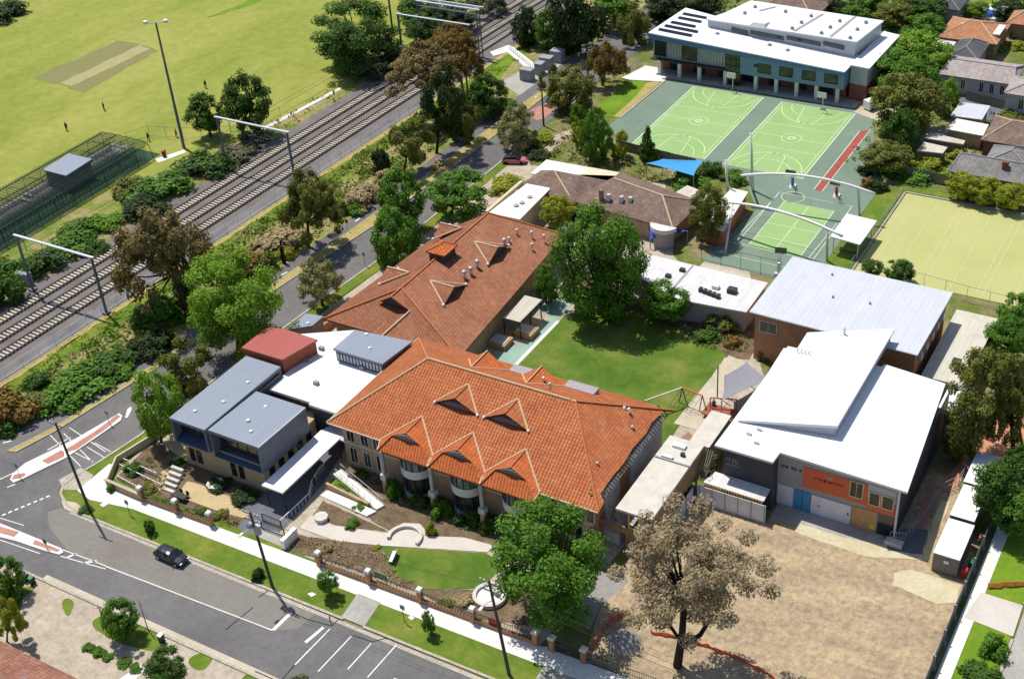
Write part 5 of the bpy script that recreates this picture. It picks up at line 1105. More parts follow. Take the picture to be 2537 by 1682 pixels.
# ------------------------------------------------------------------ courts
struct('court_slab', [(-106.0, 202.4), (-105.4, 227.5), (-66.8, 227.5), (-62.6, 226.0), (-52.7, 198.2), (-53.1, 165.5), (-70.4, 165.5), (-68.8, 184.5), (-72.6, 190.2), (-76, 196), (-92, 197.0), (-98, 197.4)], 0.05, 'court_dark')
struct('court_surface', rect(-98.6, 197.7, -84.0, 226.2), 0.07, 'court_light'); struct('court_surface', rect(-80.1, 197.3, -65.7, 225.7), 0.07, 'court_light'); struct('court_surface', rect(-65.6, 172.9, -57.0, 188.6), 0.07, 'court_light')
cl = MB(); cw = MB(); ZC = 0.09
def lines(mb, pts, w=0.12, closed=False): mb.ribbon(pts, w, ZC, closed)
for xa, xb, ya, yb in ((-98.6, -84.0, 197.7, 226.2), (-80.1, -65.7, 197.3, 225.7)):
    xm = (xa+xb)/2; ym = (ya+yb)/2
    lines(cw, rect(xa, ya, xb, yb), 0.16, True); lines(cl, rect(xa+0.7, ya+0.7, xb-0.7, yb-0.7), 0.1, True)
    for f in (1/3, 0.5, 2/3): lines(cl, [(xa, ya+(yb-ya)*f), (xb, ya+(yb-ya)*f)], 0.11)
    lines(cl, arc(xm, ym, 1.8, 0, 360, 28), 0.12); lines(cl, arc(xm, ym, 0.6, 0, 360, 16), 0.25)
    for y0_, s in ((ya, 1), (yb, -1)):
        lines(cl, [(p[0], y0_+s*(p[1])) for p in arc(xm, 1.2, 6.3, 8, 172, 28)], 0.14); lines(cl, [(p[0], y0_+s*p[1]) for p in arc(xm, 0, 4.9, 0, 180, 24)], 0.11)
        lines(cl, [(xm-2.4, y0_+s*0.7), (xm-1.8, y0_+s*5.8), (xm+1.8, y0_+s*5.8), (xm+2.4, y0_+s*0.7)], 0.13); lines(cl, [(p[0], y0_+s*p[1]) for p in arc(xm, 5.8, 1.8, 0, 180, 16)], 0.12)
lines(cw, rect(-67.5, 172.9, -54.9, 191.3), 0.12, True); lines(cw, rect(-65.6, 172.9, -57.0, 188.6), 0.12, True); lines(cl, [(-61.3, 172.9), (-61.3, 188.6)], 0.12)
for y in (176.2, 180.8, 184.8): lines(cl, [(-65.6, y), (-57.0, y)], 0.12)
lines(cl, arc(-64.8, 190.5, 1.9, 0, 360, 28), 0.12); lines(cl, [(-70, 172.5), (-54, 172.5)], 0.12); lines(cl, [(-69.5, 168.8), (-58, 168.8)], 0.1); lines(cw, [(-68.4, 172.9), (-67.4, 190)], 0.1); lines(cw, [(-55.7, 173), (-55.3, 185)], 0.1)
tag(cl.build('court_lines', 'court_line'), kind='structure'); tag(cw.build('court_outlines', 'court_line_white'), kind='structure')
struct('runway', [(-62.4, 194.5), (-61.2, 194.4), (-61.2, 220.2), (-62.5, 218.8)], 0.1, 'runway_red'); 
m = MB(); m.ribbon([(-62.55, 194.4), (-62.65, 219)], 0.12, 0.102); m.ribbon([(-61.1, 194.3), (-61.1, 220.2)], 0.12, 0.102); tag(m.build('runway_edges', 'court_line_white'), kind='structure')
struct('court_edge_lawn', P2((1468, 272), (1570, 198), (1610, 205), (1635, 200), (1530, 292), (1478, 290)), 0.06, 'bright_grass'); struct('court_edge_soil', P2((1575, 240), (1604, 205), (1640, 202), (1534, 292), (1520, 290)), 0.08, 'dry_grass')
kerb([tuple(at(1646, 203)[:2]), tuple(at(1536, 294)[:2])], 'court_kerb', 0.35)
struct('court_side_grass', [(-52.6, 200.5), (-48.9, 200.5), (-48.9, 171), (-53, 171)], 0.055, 'verge_grass'); struct('court_side_grass', [(-53.0, 171.2), (-47.5, 171.2), (-46, 165), (-57, 161.5), (-57, 165.5), (-53.2, 165.6)], 0.058, 'bright_grass')
struct('court_foot_path', [(-70, 165.4), (-62.5, 165.4), (-60, 161), (-70, 161)], 0.06, 'driveway')
# hockey pitch
struct('turf_pitch', [(-48.2, 199.2), (-48.2, 172.0), (20, 172.0), (20, 199.2)], 0.07, 'turf_pitch')
m = MB()
for x in (-46.2, -42.6, -38.9, -37.9, -34.0, -30.2, -29.2, -25, -21): m.ribbon([(x, 173), (x+0.05, 198.4)], 0.12, 0.09)
m.ribbon([(-48, 198.6), (10, 198.6)], 0.12, 0.09); tag(m.build('turf_lines', 'turf_line'), kind='structure')
kerb([(-48.5, 171.5), (-48.5, 199.5), (15, 199.5)], 'pitch_kerb', 0.3)
mesh_fence('pitch_fence', [(-40.6, 171.6), (-31, 170.6), (-18, 169.8)], 2.6, 'wire mesh fence along the near end of the pale green turf pitch', 3.2, 'steel')
mesh_fence('pitch_fence', [(-49.0, 172), (-49.0, 200), (-30, 200.4)], 1.2, 'low wire fence along the far and left sides of the turf pitch', 4, 'steel')
mesh_fence('court_fence', [(-70.4, 165.3), (-57.4, 165.3)], 3.2, 'tall wire fence behind the backboards at the near end of the small court', 3.2, 'dark_metal')
# arched shade frame
AF = thing('court_arches', 'white arched steel frame spanning the small court', 'shade structure', (-61, 182, 0))
def archbar(a, b, rise, foot_a, foot_b):
    a = Vector(a); b = Vector(b); pts = [a.lerp(b, k/16)+Vector((0, 0, rise*4*(k/16)*(1-k/16))) for k in range(17)]
    MB().tube(pts, 0.22, 8).build('arch', 'white_paint', AF, True)
    for f, u in ((foot_a, 0.055), (foot_b, 0.93)):
        k = int(u*16); MB().tube([Vector(f), pts[max(1, k)]+Vector((0, 0, -0.1))], 0.2, 8).build('leg', 'offwhite_paint', AF, True)
archbar((-72.2, 185.6, 5.0), (-50.3, 187.6, 5.2), 1.5, (-71.8, 190.2, 0), (-52.8, 188.8, 0))
archbar((-71.0, 176.0, 5.0), (-50.5, 172.4, 5.4), 1.2, (-67.9, 168.8, 0), (-52.9, 173.3, 0))
for x, y, z, zt in ((-71.8, 190.2, 0, 10.4), (-73.6, 184.0, 0, 8.0)): MB().tube([(x, y, z), (x-0.9, y+0.3, zt)], [0.26, 0.2], 8).build('mast', 'offwhite_paint', AF, True)
m = MB(); m.beam((-67.9, 176.5, 0.06), (-54.5, 175.2, 0.06), 0.04); m.build('tie_cable', 'dark_metal', AF)
def hoop(x, y, rz, label, mat='dark_metal', board='window_glass', white=False, h=3.0):
    t = thing('basketball_hoop', label, 'basketball hoop', (x, y, 0), 'basketball hoops around the courts', rz)
    pm = 'offwhite_paint' if white else mat
    MB().tube([(0, -1.0, 0), (0, -1.0, 2.6), (0, -0.2, h+0.2)], 0.1, 8).build('post', pm, t)
    MB().box(-0.9, -0.06, h-0.15, 0.9, 0.0, h+0.95).build('backboard', 'white_paint' if white else board, t)
    MB().tube(arc(0, 0.38, 0.23, 0, 360, 14) and [(p[0], p[1], h) for p in arc(0, 0.38, 0.23, 0, 360, 14)], 0.025, 5).build('ring', 'orange_mesh', t)
    MB().box(-0.4, -1.6, 0, 0.4, -0.8, 0.35).build('base_weight', 'steel', t)
    return t
for x, y, rz, lab, wh in ((*at(1810, 228)[:2], math.pi, 'white basketball backboard before the glazed stair of the sports hall', True), (*at(2033, 278)[:2], math.pi, 'white basketball backboard before the right end of the sports hall', True), (*at(1664, 370)[:2], 0, 'dark basketball backboard on the near end of the left large court', False), (*at(1887, 425)[:2], 0, 'dark basketball backboard on the near end of the right large court', False)):
    hoop(x, y, rz, lab, white=wh)
def portable_hoop(x, y, rz, label, pad, h=3.0):
    t = thing('portable_hoop', label, 'basketball hoop', (x, y, 0), 'portable basketball hoops on the small court', rz)
    MB().hexa([(-0.55, -2.2, 0), (0.55, -2.2, 0), (0.55, -0.9, 0), (-0.55, -0.9, 0), (-0.5, -2.1, 0.45), (0.5, -2.1, 0.45), (0.5, -1.2, 0.3), (-0.5, -1.2, 0.3)]).build('base_weight', 'offwhite_paint', t)
    m = MB(); m.tube([(-0.2, -1.5, 0.3), (-0.2, -1.2, 2.0), (-0.2, -0.1, h+0.4)], 0.06, 6); m.tube([(0.2, -1.5, 0.3), (0.2, -1.2, 2.0), (0.2, -0.1, h+0.4)], 0.06, 6); m.tube([(0, -2.0, 0.4), (0, -0.6, h-0.5)], 0.05, 6); m.build('arm', 'steel', t)
    MB().box(-0.2, -1.45, 0.5, 0.2, -1.15, 2.0).build('padding', pad, t); MB().box(-0.9, -0.08, h-0.1, 0.9, -0.03, h+0.95).build('backboard', 'pale_glass', t)
    MB().tube([(p[0], p[1], h) for p in arc(0, 0.25, 0.23, 0, 360, 14)], 0.025, 5).build('ring', 'orange_mesh', t)
for px, py, rz, lab, pad in ((1956, 474, math.pi, 'portable hoop with blue padding beneath the far white arch', 'blue_paint'), (2065, 498, math.pi, 'portable hoop with red padding beside the red runway end', 'red_plastic'), (1808, 655, 0, 'portable hoop by the corner leg of the near white arch', 'white_paint'), (1906, 668, 0, 'portable hoop with clear board between small court and hall roof', 'white_paint'), (1932, 668, 0.2, 'portable hoop against the corner of the corrugated hall roof', 'white_paint')):
    p = at(px, py); portable_hoop(p.x, p.y, rz, lab, pad)
t = thing('shade_shelter', 'square white roofed shelter between the small court and the turf pitch', 'shelter', (-51, 179, 0))
MB().hexa([(-53.3, 175.6, 2.85), (-48.5, 175.0, 2.85), (-48.4, 183.0, 2.95), (-53.3, 183.3, 2.95), (-53.3, 175.6, 3.05), (-48.5, 175.0, 3.05), (-48.4, 183.0, 3.15), (-53.3, 183.3, 3.15)]).build('roof', 'white_sheet', t)
for x, y in ((-52.9, 176), (-48.9, 175.5), (-48.9, 182.5), (-52.9, 182.7)): MB().tube([(x, y, 0), (x, y, 2.9)], 0.08, 8).build('post', 'galvanised', t)
m = MB(); m.box(-52.4, 177, 0.42, -49.4, 177.45, 0.5); m.box(-52.2, 177.1, 0, -52.1, 177.35, 0.42); m.box(-49.7, 177.1, 0, -49.6, 177.35, 0.42); tmb('bench', 'bench beneath the white roofed shelter', 'bench', m, 'grey_timber')
# ------------------------------------------------------------------ school grounds
struct('school_yard', [(-117.6, 84.0), (-111, 82.7), (-54, 84.3), (-53, 99), (-50, 140), (-56, 150), (-75, 165), (-92, 197), (-112, 200), (-116, 190), (-115.6, 146), (-117, 122), (-119, 92)], 0.022, 'paved_yard')
struct('centre_lawn', blob([(-82.4, 119), (-82.6, 142.5), (-80, 146.5), (-74, 148), (-66, 146.8), (-60, 145.5), (-57.2, 143.3), (-55.9, 119)], 0.12, 1.5, 31), 0.06, 'lawn')
struct('teal_walk', [(-87.0, 121), (-83.2, 121), (-83.0, 147), (-86.8, 147)], 0.05, 'teal_paving'); struct('lawn_edge', [(-83.2, 119), (-82.55, 119), (-82.45, 141), (-83.0, 141)], 0.07, 'concrete_path')
struct('terrace', [(-87.5, 133), (-84.4, 133), (-84.4, 142), (-87.5, 142)], 0.07, 'paved_yard'); struct('right_walk', [(-57.2, 126), (-53.0, 126), (-52.2, 142.5), (-56.7, 143.4)], 0.08, 'driveway')
struct('garden_bed', blob([(-84, 147), (-80, 145), (-72, 146.5), (-62, 145), (-56.5, 142.5), (-53.9, 143.6), (-54, 152), (-76, 152), (-88, 158)], 0.3, 1.5, 32), 0.045, 'mulch')
# front garden
struct('front_garden', [(-117.4, 84.2), (-111, 83.1), (-95.5, 83.4), (-95.5, 91.2), (-111, 91.2), (-118.5, 93)], 0.045, 'mulch')
struct('sand_yard', P2((464, 1193), (482, 1196), (520, 1210), (578, 1234), (592, 1265), (648, 1268), (650, 1282), (600, 1283), (545, 1268), (490, 1248), (437, 1228)), 0.07, 'sand_yard')
struct('sand_path', P2((455, 1105), (438, 1140), (400, 1170), (380, 1200), (395, 1215), (425, 1195), (460, 1150), (480, 1118)), 0.066, 'sand_yard')
struct('entrance_walk', P2((560, 1340), (640, 1370), (700, 1310), (730, 1280), (800, 1200), (850, 1120), (880, 1075), (800, 1075), (740, 1120), (660, 1220), (570, 1232), (620, 1272), (585, 1310)), 0.075, 'dark_paving')
struct('entrance_apron', P2((622, 1360), (650, 1310), (700, 1322), (712, 1368), (660, 1360)), 0.09, 'grey_concrete')
struct('garden_path', P2((742, 1308), (770, 1278), (800, 1290), (825, 1302), (960, 1322), (966, 1314), (1000, 1296), (1040, 1298), (1056, 1316), (1052, 1328), (1150, 1332), (1232, 1354), (1206, 1368), (945, 1352), (830, 1340)), 0.085, 'garden_path')
struct('planting_bed', blob(P2((722, 1320), (760, 1330), (945, 1352), (950, 1378), (975, 1410), (1050, 1458), (1060, 1475), (900, 1420), (800, 1385), (718, 1370)), 0.08, 0.7, 33), 0.06, 'mulch')
struct('ramp_bed', blob(P2((775, 1275), (800, 1240), (950, 1310), (960, 1318), (830, 1300)), 0.08, 0.7, 34), 0.06, 'mulch')
struct('front_lawn', blob(P2((944, 1353), (1205, 1370), (1250, 1400), (1190, 1458), (1056, 1460), (985, 1428), (952, 1385)), 0.04, 0.7, 35), 0.07, 'lawn')
struct('hedge_bed', [(-91, 96.4), (-82, 92.6), (-78, 92), (-74, 93.8), (-66, 95), (-55, 97), (-55, 100.2), (-91, 100.2)], 0.055, 'mulch')
struct('bed_by_lawn', blob(P2((1056, 1462), (1190, 1460), (1260, 1420), (1400, 1470), (1400, 1560), (1150, 1530), (980, 1435)), 0.08, 0.8, 36), 0.058, 'mulch')
struct('demolition_yard', P2((1430, 1330), (1520, 1400), (1560, 1440), (1490, 1500), (1460, 1560), (1400, 1530), (1420, 1440)), 0.06, 'gravel')
# ramp with low walls and handrail
t = thing('access_ramp', 'white zigzag access ramp with handrails leading to the school entrance', 'ramp', (-87, 95.5, 0))
MB().hexa([(-91.4, 97.1, 0), (-82.8, 94.4, 0), (-82.3, 95.6, 0), (-91, 98.4, 0), (-91.4, 97.1, 0.8), (-82.8, 94.4, 0.3), (-82.3, 95.6, 0.3), (-91, 98.4, 0.8)]).build('upper_flight', 'concrete_path', t)
MB().hexa([(-91.0, 93.6, 0), (-83.2, 92.9, 0), (-82.6, 94.2, 0), (-90.6, 94.9, 0), (-91.0, 93.6, 0.12), (-83.2, 92.9, 0.28), (-82.6, 94.2, 0.28), (-90.6, 94.9, 0.12)]).build('lower_flight', 'concrete_path', t)
MB().hexa([(-91.0, 95.0, 0), (-84.2, 94.5, 0), (-84.1, 94.85, 0), (-91.0, 95.35, 0), (-91.0, 95.0, 0.95), (-84.2, 94.5, 0.6), (-84.1, 94.85, 0.6), (-91.0, 95.35, 0.95)]).build('ramp_wall', 'tan_brick', t)
m = MB()
for a, b in (((-91, 98.3, 1.7), (-82.5, 95.6, 1.2)), ((-91, 97.2, 1.7), (-84, 94.9, 1.2))):
    m.tube([a, b], 0.035, 6)
    for k in range(7): p = Vector(a).lerp(Vector(b), k/6); m.tube([p-Vector((0, 0, 0.95)), p], 0.03, 5)
m.build('handrail', 'galvanised', t)
struct('ramp_lawn', P2((810, 1215), (825, 1185), (850, 1190), (900, 1238), (890, 1250), (850, 1240)), 0.09, 'bright_grass')
# curved seat wall and round seats
c = at(1008, 1330)
m = MB(); A1 = arc(c.x, c.y-0.4, 2.15, -10, 210, 30); A2 = arc(c.x, c.y-0.4, 1.75, -10, 210, 30)
for k in range(30): m.hexa([(*A2[k], 0), (*A1[k], 0), (*A1[k+1], 0), (*A2[k+1], 0), (*A2[k], 0.5), (*A1[k], 0.5), (*A1[k+1], 0.5), (*A2[k+1], 0.5)])
t = thing('curved_bench', 'curved grey stone seat wall around the round paved bay in the front garden', 'bench', (c.x, c.y, 0)); m.build('seat_wall', 'limestone', t)
MB().prism(arc(c.x, c.y-0.4, 2.2, -10, 210, 30)+[], 0.05, 0.09).build('bay_paving', 'garden_path', t)
for px, py, r, lab in ((797, 1288, 0.85, 'low round stone seat beside the garden path'), (535, 1206, 1.1, 'pale octagonal stone seat in the sandy yard')):
    p = at(px, py); m = MB().prism(arc(p.x, p.y, r, 0, 315, 7), 0, 0.55); m.prism(arc(p.x, p.y, r*1.06, 0, 315, 7), 0.551, 0.66); tmb('stone_seat', lab, 'seat', m, 'limestone', 'stone seats in the front garden', (p.x, p.y, 0))
c = at(1214, 1480)
t = thing('round_pond', 'round white rimmed bowl standing on the front garden under the green tree', 'pond', (c.x, c.y, 0)); m = MB()
O = arc(0, 0, 1, 0, 360, 36)
for k in range(36):
    a, b = O[k], O[k+1]; m.hexa([(c.x+a[0]*1.55, c.y+a[1]*1.55, 0), (c.x+a[0]*1.95, c.y+a[1]*1.95, 0), (c.x+b[0]*1.95, c.y+b[1]*1.95, 0), (c.x+b[0]*1.55, c.y+b[1]*1.55, 0), (c.x+a[0]*1.55, c.y+a[1]*1.55, 0.6), (c.x+a[0]*1.95, c.y+a[1]*1.95, 0.6), (c.x+b[0]*1.95, c.y+b[1]*1.95, 0.6), (c.x+b[0]*1.55, c.y+b[1]*1.55, 0.6)])
m.build('rim', 'limestone', t); MB().prism([(c.x+p[0]*1.6, c.y+p[1]*1.6) for p in O[:-1]], 0.02, 0.3).build('bed', 'concrete_path', t)
p = at(974, 1385); t = thing('park_bench', 'pale garden bench standing on the front lawn', 'bench', (p.x, p.y, 0), rz=R(-72))
MB().box(-0.95, -0.25, 0.42, 0.95, 0.2, 0.5).build('seat', 'galvanised', t); MB().hexa([(-0.95, 0.2, 0.5), (0.95, 0.2, 0.5), (0.95, 0.25, 0.5), (-0.95, 0.25, 0.5), (-0.95, 0.35, 0.95), (0.95, 0.35, 0.95), (0.95, 0.4, 0.95), (-0.95, 0.4, 0.95)]).build('backrest', 'galvanised', t)
for x in (-0.8, 0.8): MB().box(x-0.04, -0.22, 0, x+0.04, 0.22, 0.42).build('leg', 'dark_metal', t)
# street wall with pillars and iron railing
FL = lambda x: 82.85+(x+111)*0.0245
def pillar(x, lab):
    y = FL(x); t = thing('brick_pillar', lab, 'pillar', (x, y, 0), 'brick pillars along the street wall')
    MB().box(x-0.28, y-0.28, 0, x+0.28, y+0.28, 2.0).build('shaft', 'orange_brick', t); MB().hexa([(x-0.4, y-0.4, 2.0), (x+0.4, y-0.4, 2.0), (x+0.4, y+0.4, 2.0), (x-0.4, y+0.4, 2.0), (x-0.3, y-0.3, 2.28), (x+0.3, y-0.3, 2.28), (x+0.3, y+0.3, 2.28), (x-0.3, y+0.3, 2.28)]).build('cap', 'concrete_path', t)
PIL = [(-111.1, 'white capped brick pillar nearest the street corner'), (-105.3, 'white capped brick pillar in front of the sandy yard'), (-99.8, 'white capped brick pillar just left of the entrance gate'), (-83.3, 'white capped brick pillar at the left end of the brown planting bed'), (-76.2, 'white capped brick pillar opposite the footpath crossover'), (-69.2, 'white capped brick pillar in front of the front lawn'), (-62.3, 'white capped brick pillar beside the round white pond'), (-54.4, 'left brick pillar of the pair under the green foreground tree'), (-52.4, 'right brick pillar of the pair under the green foreground tree'), (-48.6, 'last brick pillar beside the grey gravel heap')]
for x, lab in PIL: pillar(x, lab)
def wallrun(x0, x1, label, wall=True, rz=0):
    t = thing('street_wall', label, 'fence', (x0, FL(x0), 0), 'low brick walls with iron railings along the street')
    if wall:
        w = MB().hexa([(x0, FL(x0)-0.14, 0), (x1, FL(x1)-0.14, 0), (x1, FL(x1)+0.14, 0), (x0, FL(x0)+0.14, 0), (x0, FL(x0)-0.14, 0.55), (x1, FL(x1)-0.14, 0.55), (x1, FL(x1)+0.14, 0.55), (x0, FL(x0)+0.14, 0.55)]).build('low_wall', 'orange_brick', t)
        m = MB(); n = int((x1-x0)/0.42)
        for k in range(n): x = x0+(k+0.5)*(x1-x0)/n; m.box(x-0.15, FL(x)-0.19, 0.551, x+0.15, FL(x)+0.19, 0.64)
        m.build('coping', 'warm_timber', w)
    m = MB(); n = int((x1-x0)/0.2)
    for k in range(n): x = x0+(k+0.5)*(x1-x0)/n; m.box(x-0.018, FL(x)-0.018, 0.6 if wall else 0.1, x+0.018, FL(x)+0.018, 1.75)
    for z in (0.8, 1.62): m.beam((x0, FL(x0), z), (x1, FL(x1), z), 0.05)
    m.build('railing', 'dark_metal', t)
for a, b, lab in ((-110.8, -105.6, 'iron railing on low brick wall left of the sandy yard'), (-105.0, -100.1, 'iron railing on low brick wall in front of the sandy yard'), (-83.0, -76.5, 'iron railing on low brick wall before the brown planting bed'), (-75.9, -69.5, 'iron railing on low brick wall left of the front lawn middle'), (-68.9, -62.6, 'iron railing on low brick wall between front lawn and round pond'), (-62.0, -54.7, 'iron railing on low brick wall under the green foreground tree')): wallrun(a, b, lab)
wallrun(-52.1, -48.9, 'iron gate railing between the paired pillars and the gravel heap', False); wallrun(-48.3, -38, 'iron railing in front of the brown leaved gum tree', False)
t = thing('corner_wall', 'tan brick boundary wall wrapping the street corner of the school', 'wall', (-117, 84, 0))
def wl(m, a, b, h, w=0.3, z=0): m.hexa([(*p, zz) for zz in (z, h) for p in ((a[0]-w/2, a[1]-w/2), (b[0]+w/2, b[1]-w/2), (b[0]+w/2, b[1]+w/2), (a[0]-w/2, a[1]+w/2))])
m = MB(); wl(m, (-117.2, 82.95), (-111.5, 82.75), 1.0); m.build('low_wall', 'tan_brick', t); m = MB(); wl(m, (-117.3, 82.95), (-111.4, 82.75), 1.12, 0.42, 1.001); m.build('coping', 'driveway', t)
m = MB()
for a, b in (((-117.4, 83.3), (-119.5, 87)), ((-119.5, 87), (-118.4, 92.9)), ((-118.4, 92.9), (-116.8, 104))): m.hexa([(a[0]-.12, a[1], 0), (b[0]-.12, b[1], 0), (b[0]+.12, b[1], 0), (a[0]+.12, a[1], 0), (a[0]-.12, a[1], 1.1), (b[0]-.12, b[1], 1.1), (b[0]+.12, b[1], 1.1), (a[0]+.12, a[1], 1.1)])
m.build('side_wall', 'cream_render', t)
m = MB(); m.hexa([(-109, 119, 0), (-113, 119, 0), (-113, 119.3, 0), (-109, 119.3, 0), (-109, 119, 1.2), (-113, 119, 1.2), (-113, 119.3, 1.2), (-109, 119.3, 1.2)]); m.beam((-113.2, 119.5, 0.7), (-112.6, 136, 0.7), 0.3, 1.4); tmb('boundary_wall', 'orange brick boundary wall along the road beside the long wing', 'wall', m, 'orange_brick')
# white picket trellis rails in the corner garden
for k, (a, b, lab) in enumerate((((306, 1136), (388, 1172), 'uppermost white stepped garden rail behind the corner wall'), ((296, 1150), (400, 1200), 'middle white stepped garden rail behind the corner wall'), ((290, 1178), (345, 1208), 'lowest white stepped garden rail nearest the corner wall'))):
    A, Bp = at(*a, 0.6), at(*b, 0.6); m = MB(); m.beam((A.x, A.y, 0.6), (Bp.x, Bp.y, 0.6), 0.12); n = 8
    for j in range(n+1): p = A.lerp(Bp, j/n); m.beam((p.x, p.y, 0), (p.x, p.y, 0.75), 0.08)
    tmb('garden_rail', lab, 'rail', m, 'offwhite_paint', 'stepped garden rails')
m = MB()
for k in range(5): a = at(418+k*6, 1215-k*11); m.box(a.x-1.0, a.y-0.22, 0, a.x+1.0, a.y+0.22, 0.18+0.16*k)
tmb('garden_steps', 'timber garden steps left of the sandy yard', 'steps', m, 'limestone')
p = at(448, 1238); t = thing('garden_table', 'black garden table with two chairs at the edge of the sandy yard', 'table', (p.x, p.y, 0)); MB().box(p.x-1.1, p.y-0.4, 0.7, p.x+1.0, p.y+0.4, 0.76).build('tabletop', 'black_plastic', t)
for dx, dy in ((-0.95, -0.3), (0.85, -0.3), (-0.95, 0.3), (0.85, 0.3)): MB().box(p.x+dx-0.04, p.y+dy-0.04, 0, p.x+dx+0.04, p.y+dy+0.04, 0.7).build('leg', 'black_plastic', t)
for dx, lab in ((-0.6, 'left black chair pushed behind the black garden table'), (0.5, 'right black chair pushed behind the black garden table')):
    m = MB().box(p.x+dx-0.25, p.y+0.45, 0.42, p.x+dx+0.25, p.y+0.9, 0.48); m.box(p.x+dx-0.25, p.y+0.86, 0.48, p.x+dx+0.25, p.y+0.92, 0.95)
    for ax in (-0.2, 0.2):
        for ay in (0.5, 0.85): m.box(p.x+dx+ax-.02, p.y+ay-.02, 0, p.x+dx+ax+.02, p.y+ay+.02, 0.42)
    tmb('garden_chair', lab, 'chair', m, 'black_plastic', 'chairs at the black garden table')
# gate at the entrance
t = thing('entrance_gate', 'black metal entrance gate frame beside the white gate pier', 'gate', (-93, 85, 0))
a, b = at(655, 1272, 0), at(700, 1316, 0); m = MB()
for p, q in (((648, 1272), (694, 1290)), ((646, 1292), (702, 1312))):
    A, Bp = at(*p, 1.2), at(*q, 1.2); m.beam(A, Bp, 0.1); m.beam((A.x, A.y, 0), A, 0.1); m.beam((Bp.x, Bp.y, 0), Bp, 0.12); m.beam((A.x, A.y, 0.15), (Bp.x, Bp.y, 0.15), 0.08)
    for k in range(1, 10): P_ = A.lerp(Bp, k/10); m.beam((P_.x, P_.y, 0.15), P_, 0.03)
m.build('gate_frame', 'dark_metal', t)
p = at(706, 1360); MB().box(p.x-0.35, p.y-0.2, 0, p.x+0.2, p.y+2.4, 1.5).build('pier', 'white_paint', t)
m = MB(); pts = [at(692, 1290, 1.1), at(730, 1255, 1.1), at(765, 1222, 1.1), at(772, 1190, 1.1), at(790, 1160, 1.1), at(805, 1145, 1.1)]; m.tube(pts, 0.07, 6)
for a_, b_ in zip(pts, pts[1:]):
    for k in range(4): q = a_.lerp(b_, k/4); m.tube([(q.x, q.y, 0), q], 0.03, 5)
tmb('ramp_handrail', 'bent white handrail following the dark entrance walk', 'handrail', m, 'white_paint')
# ------------------------------------------------------------------ building site
struct('site_ground', blob([(-48.6, 84.6), (-16.0, 85.0), (-16.2, 118), (-22, 131), (-25, 131), (-25.4, 117.3), (-39.4, 117.3), (-39.6, 113.0), (-48.4, 113.0), (-52, 97)], 0.2, 2, 41), 0.05, 'site_dirt')
struct('site_painted_shade', [(-39.4, 114.4), (-25.4, 113.8), (-25.4, 117.2), (-39.4, 117.2)], 0.07, 'grey_concrete')  # grey strip paints the hall's shadow along its front wall
for k, px in enumerate((((1984, 1298), (2100, 1335), (2310, 1375), (2300, 1390), (2150, 1380), (2090, 1362), (1968, 1318)), ((2215, 1420), (2260, 1412), (2380, 1450), (2370, 1495), (2320, 1498), (2210, 1450)), ((2330, 1240), (2352, 1242), (2300, 1392), (2282, 1380)))):
    struct('broken_slab', blob(P2(*px), 0.12, 0.8, 50+k), 0.08+0.003*k, 'site_slab')
struct('painted_shadow_patch', blob(P2((2190, 1330), (2240, 1310), (2300, 1312), (2285, 1375), (2200, 1365)), 0.15, 0.8, 55), 0.09, 'dark_paving')  # dark patch paints the hall corner's cast shadow on the ground
m = MB().mat('dirty_white').box(at(2190, 1350).x, at(2190, 1350).y, 0, at(2190, 1350).x+2.0, at(2190, 1350).y+0.9, 0.7); tmb('concrete_block', 'pale concrete block lying on the site before the dark doorway', 'block', m)
m = MB(); q = at(2176, 1312); m.box(q.x-0.8, q.y-0.5, 0, q.x+0.7, q.y+0.5, 0.9); tmb('pallet_crate', 'grey crate under the orange bay window', 'crate', m, 'hoarding_white')
c = at(1545, 1590)
m = MB(); rd = random.Random(12); n = 26; rings = []
for k in range(8):
    u = k/7; rings.append([(c.x+(1.95*(1-u)**0.8+0.02)*math.cos(6.283*j/n)*rd.uniform(0.95, 1.05)*1.05, c.y+(1.95*(1-u)**0.8+0.02)*math.sin(6.283*j/n)*rd.uniform(0.95, 1.05), 1.35*u**0.9-0.02) for j in range(n)])
for a, b in zip(rings, rings[1:]):
    for j in range(n): m.face(a[j], a[(j+1) % n], b[(j+1) % n], b[j])
tmb('gravel_heap', 'conical heap of grey gravel behind the street railing', 'heap', m, 'gravel', smooth=True)
def mesh_run(name, label, pxs, h=0.9, slump=0.3, seed=1):
    rd = random.Random(seed); pts = []
    for a, b in zip(pxs, pxs[1:]):
        A, Bp = at(*a), at(*b); n = max(2, int((Bp-A).length/0.5))
        pts += [A.lerp(Bp, k/n)+Vector((rd.uniform(-.12, .12), rd.uniform(-.12, .12), 0)) for k in range(n)]
    t = thing(name, label, 'safety mesh', (pts[0].x, pts[0].y, 0), 'orange safety mesh on the building site'); m = MB(); ps = MB(); hs = [h*rd.uniform(1-slump*2, 1) for _ in pts]
    for k in range(len(pts)-1):
        for j in range(5):
            z0, z1 = hs[k]*(j+0.1)/5, hs[k]*(j+0.75)/5; w0, w1 = hs[k+1]*(j+0.1)/5, hs[k+1]*(j+0.75)/5; a, b = pts[k], pts[k+1]
            m.hexa([(a.x, a.y-0.02, z0), (b.x, b.y-0.02, w0), (b.x, b.y+0.02, w0), (a.x, a.y+0.02, z0), (a.x, a.y-0.02, z1), (b.x, b.y-0.02, w1), (b.x, b.y+0.02, w1), (a.x, a.y+0.02, z1)])
        if k % 5 == 0: ps.tube([pts[k], pts[k]+Vector((0, 0, h))], 0.03, 5)
    m.build('mesh', 'orange_mesh', t); ps.build('stakes', 'dark_metal', t)
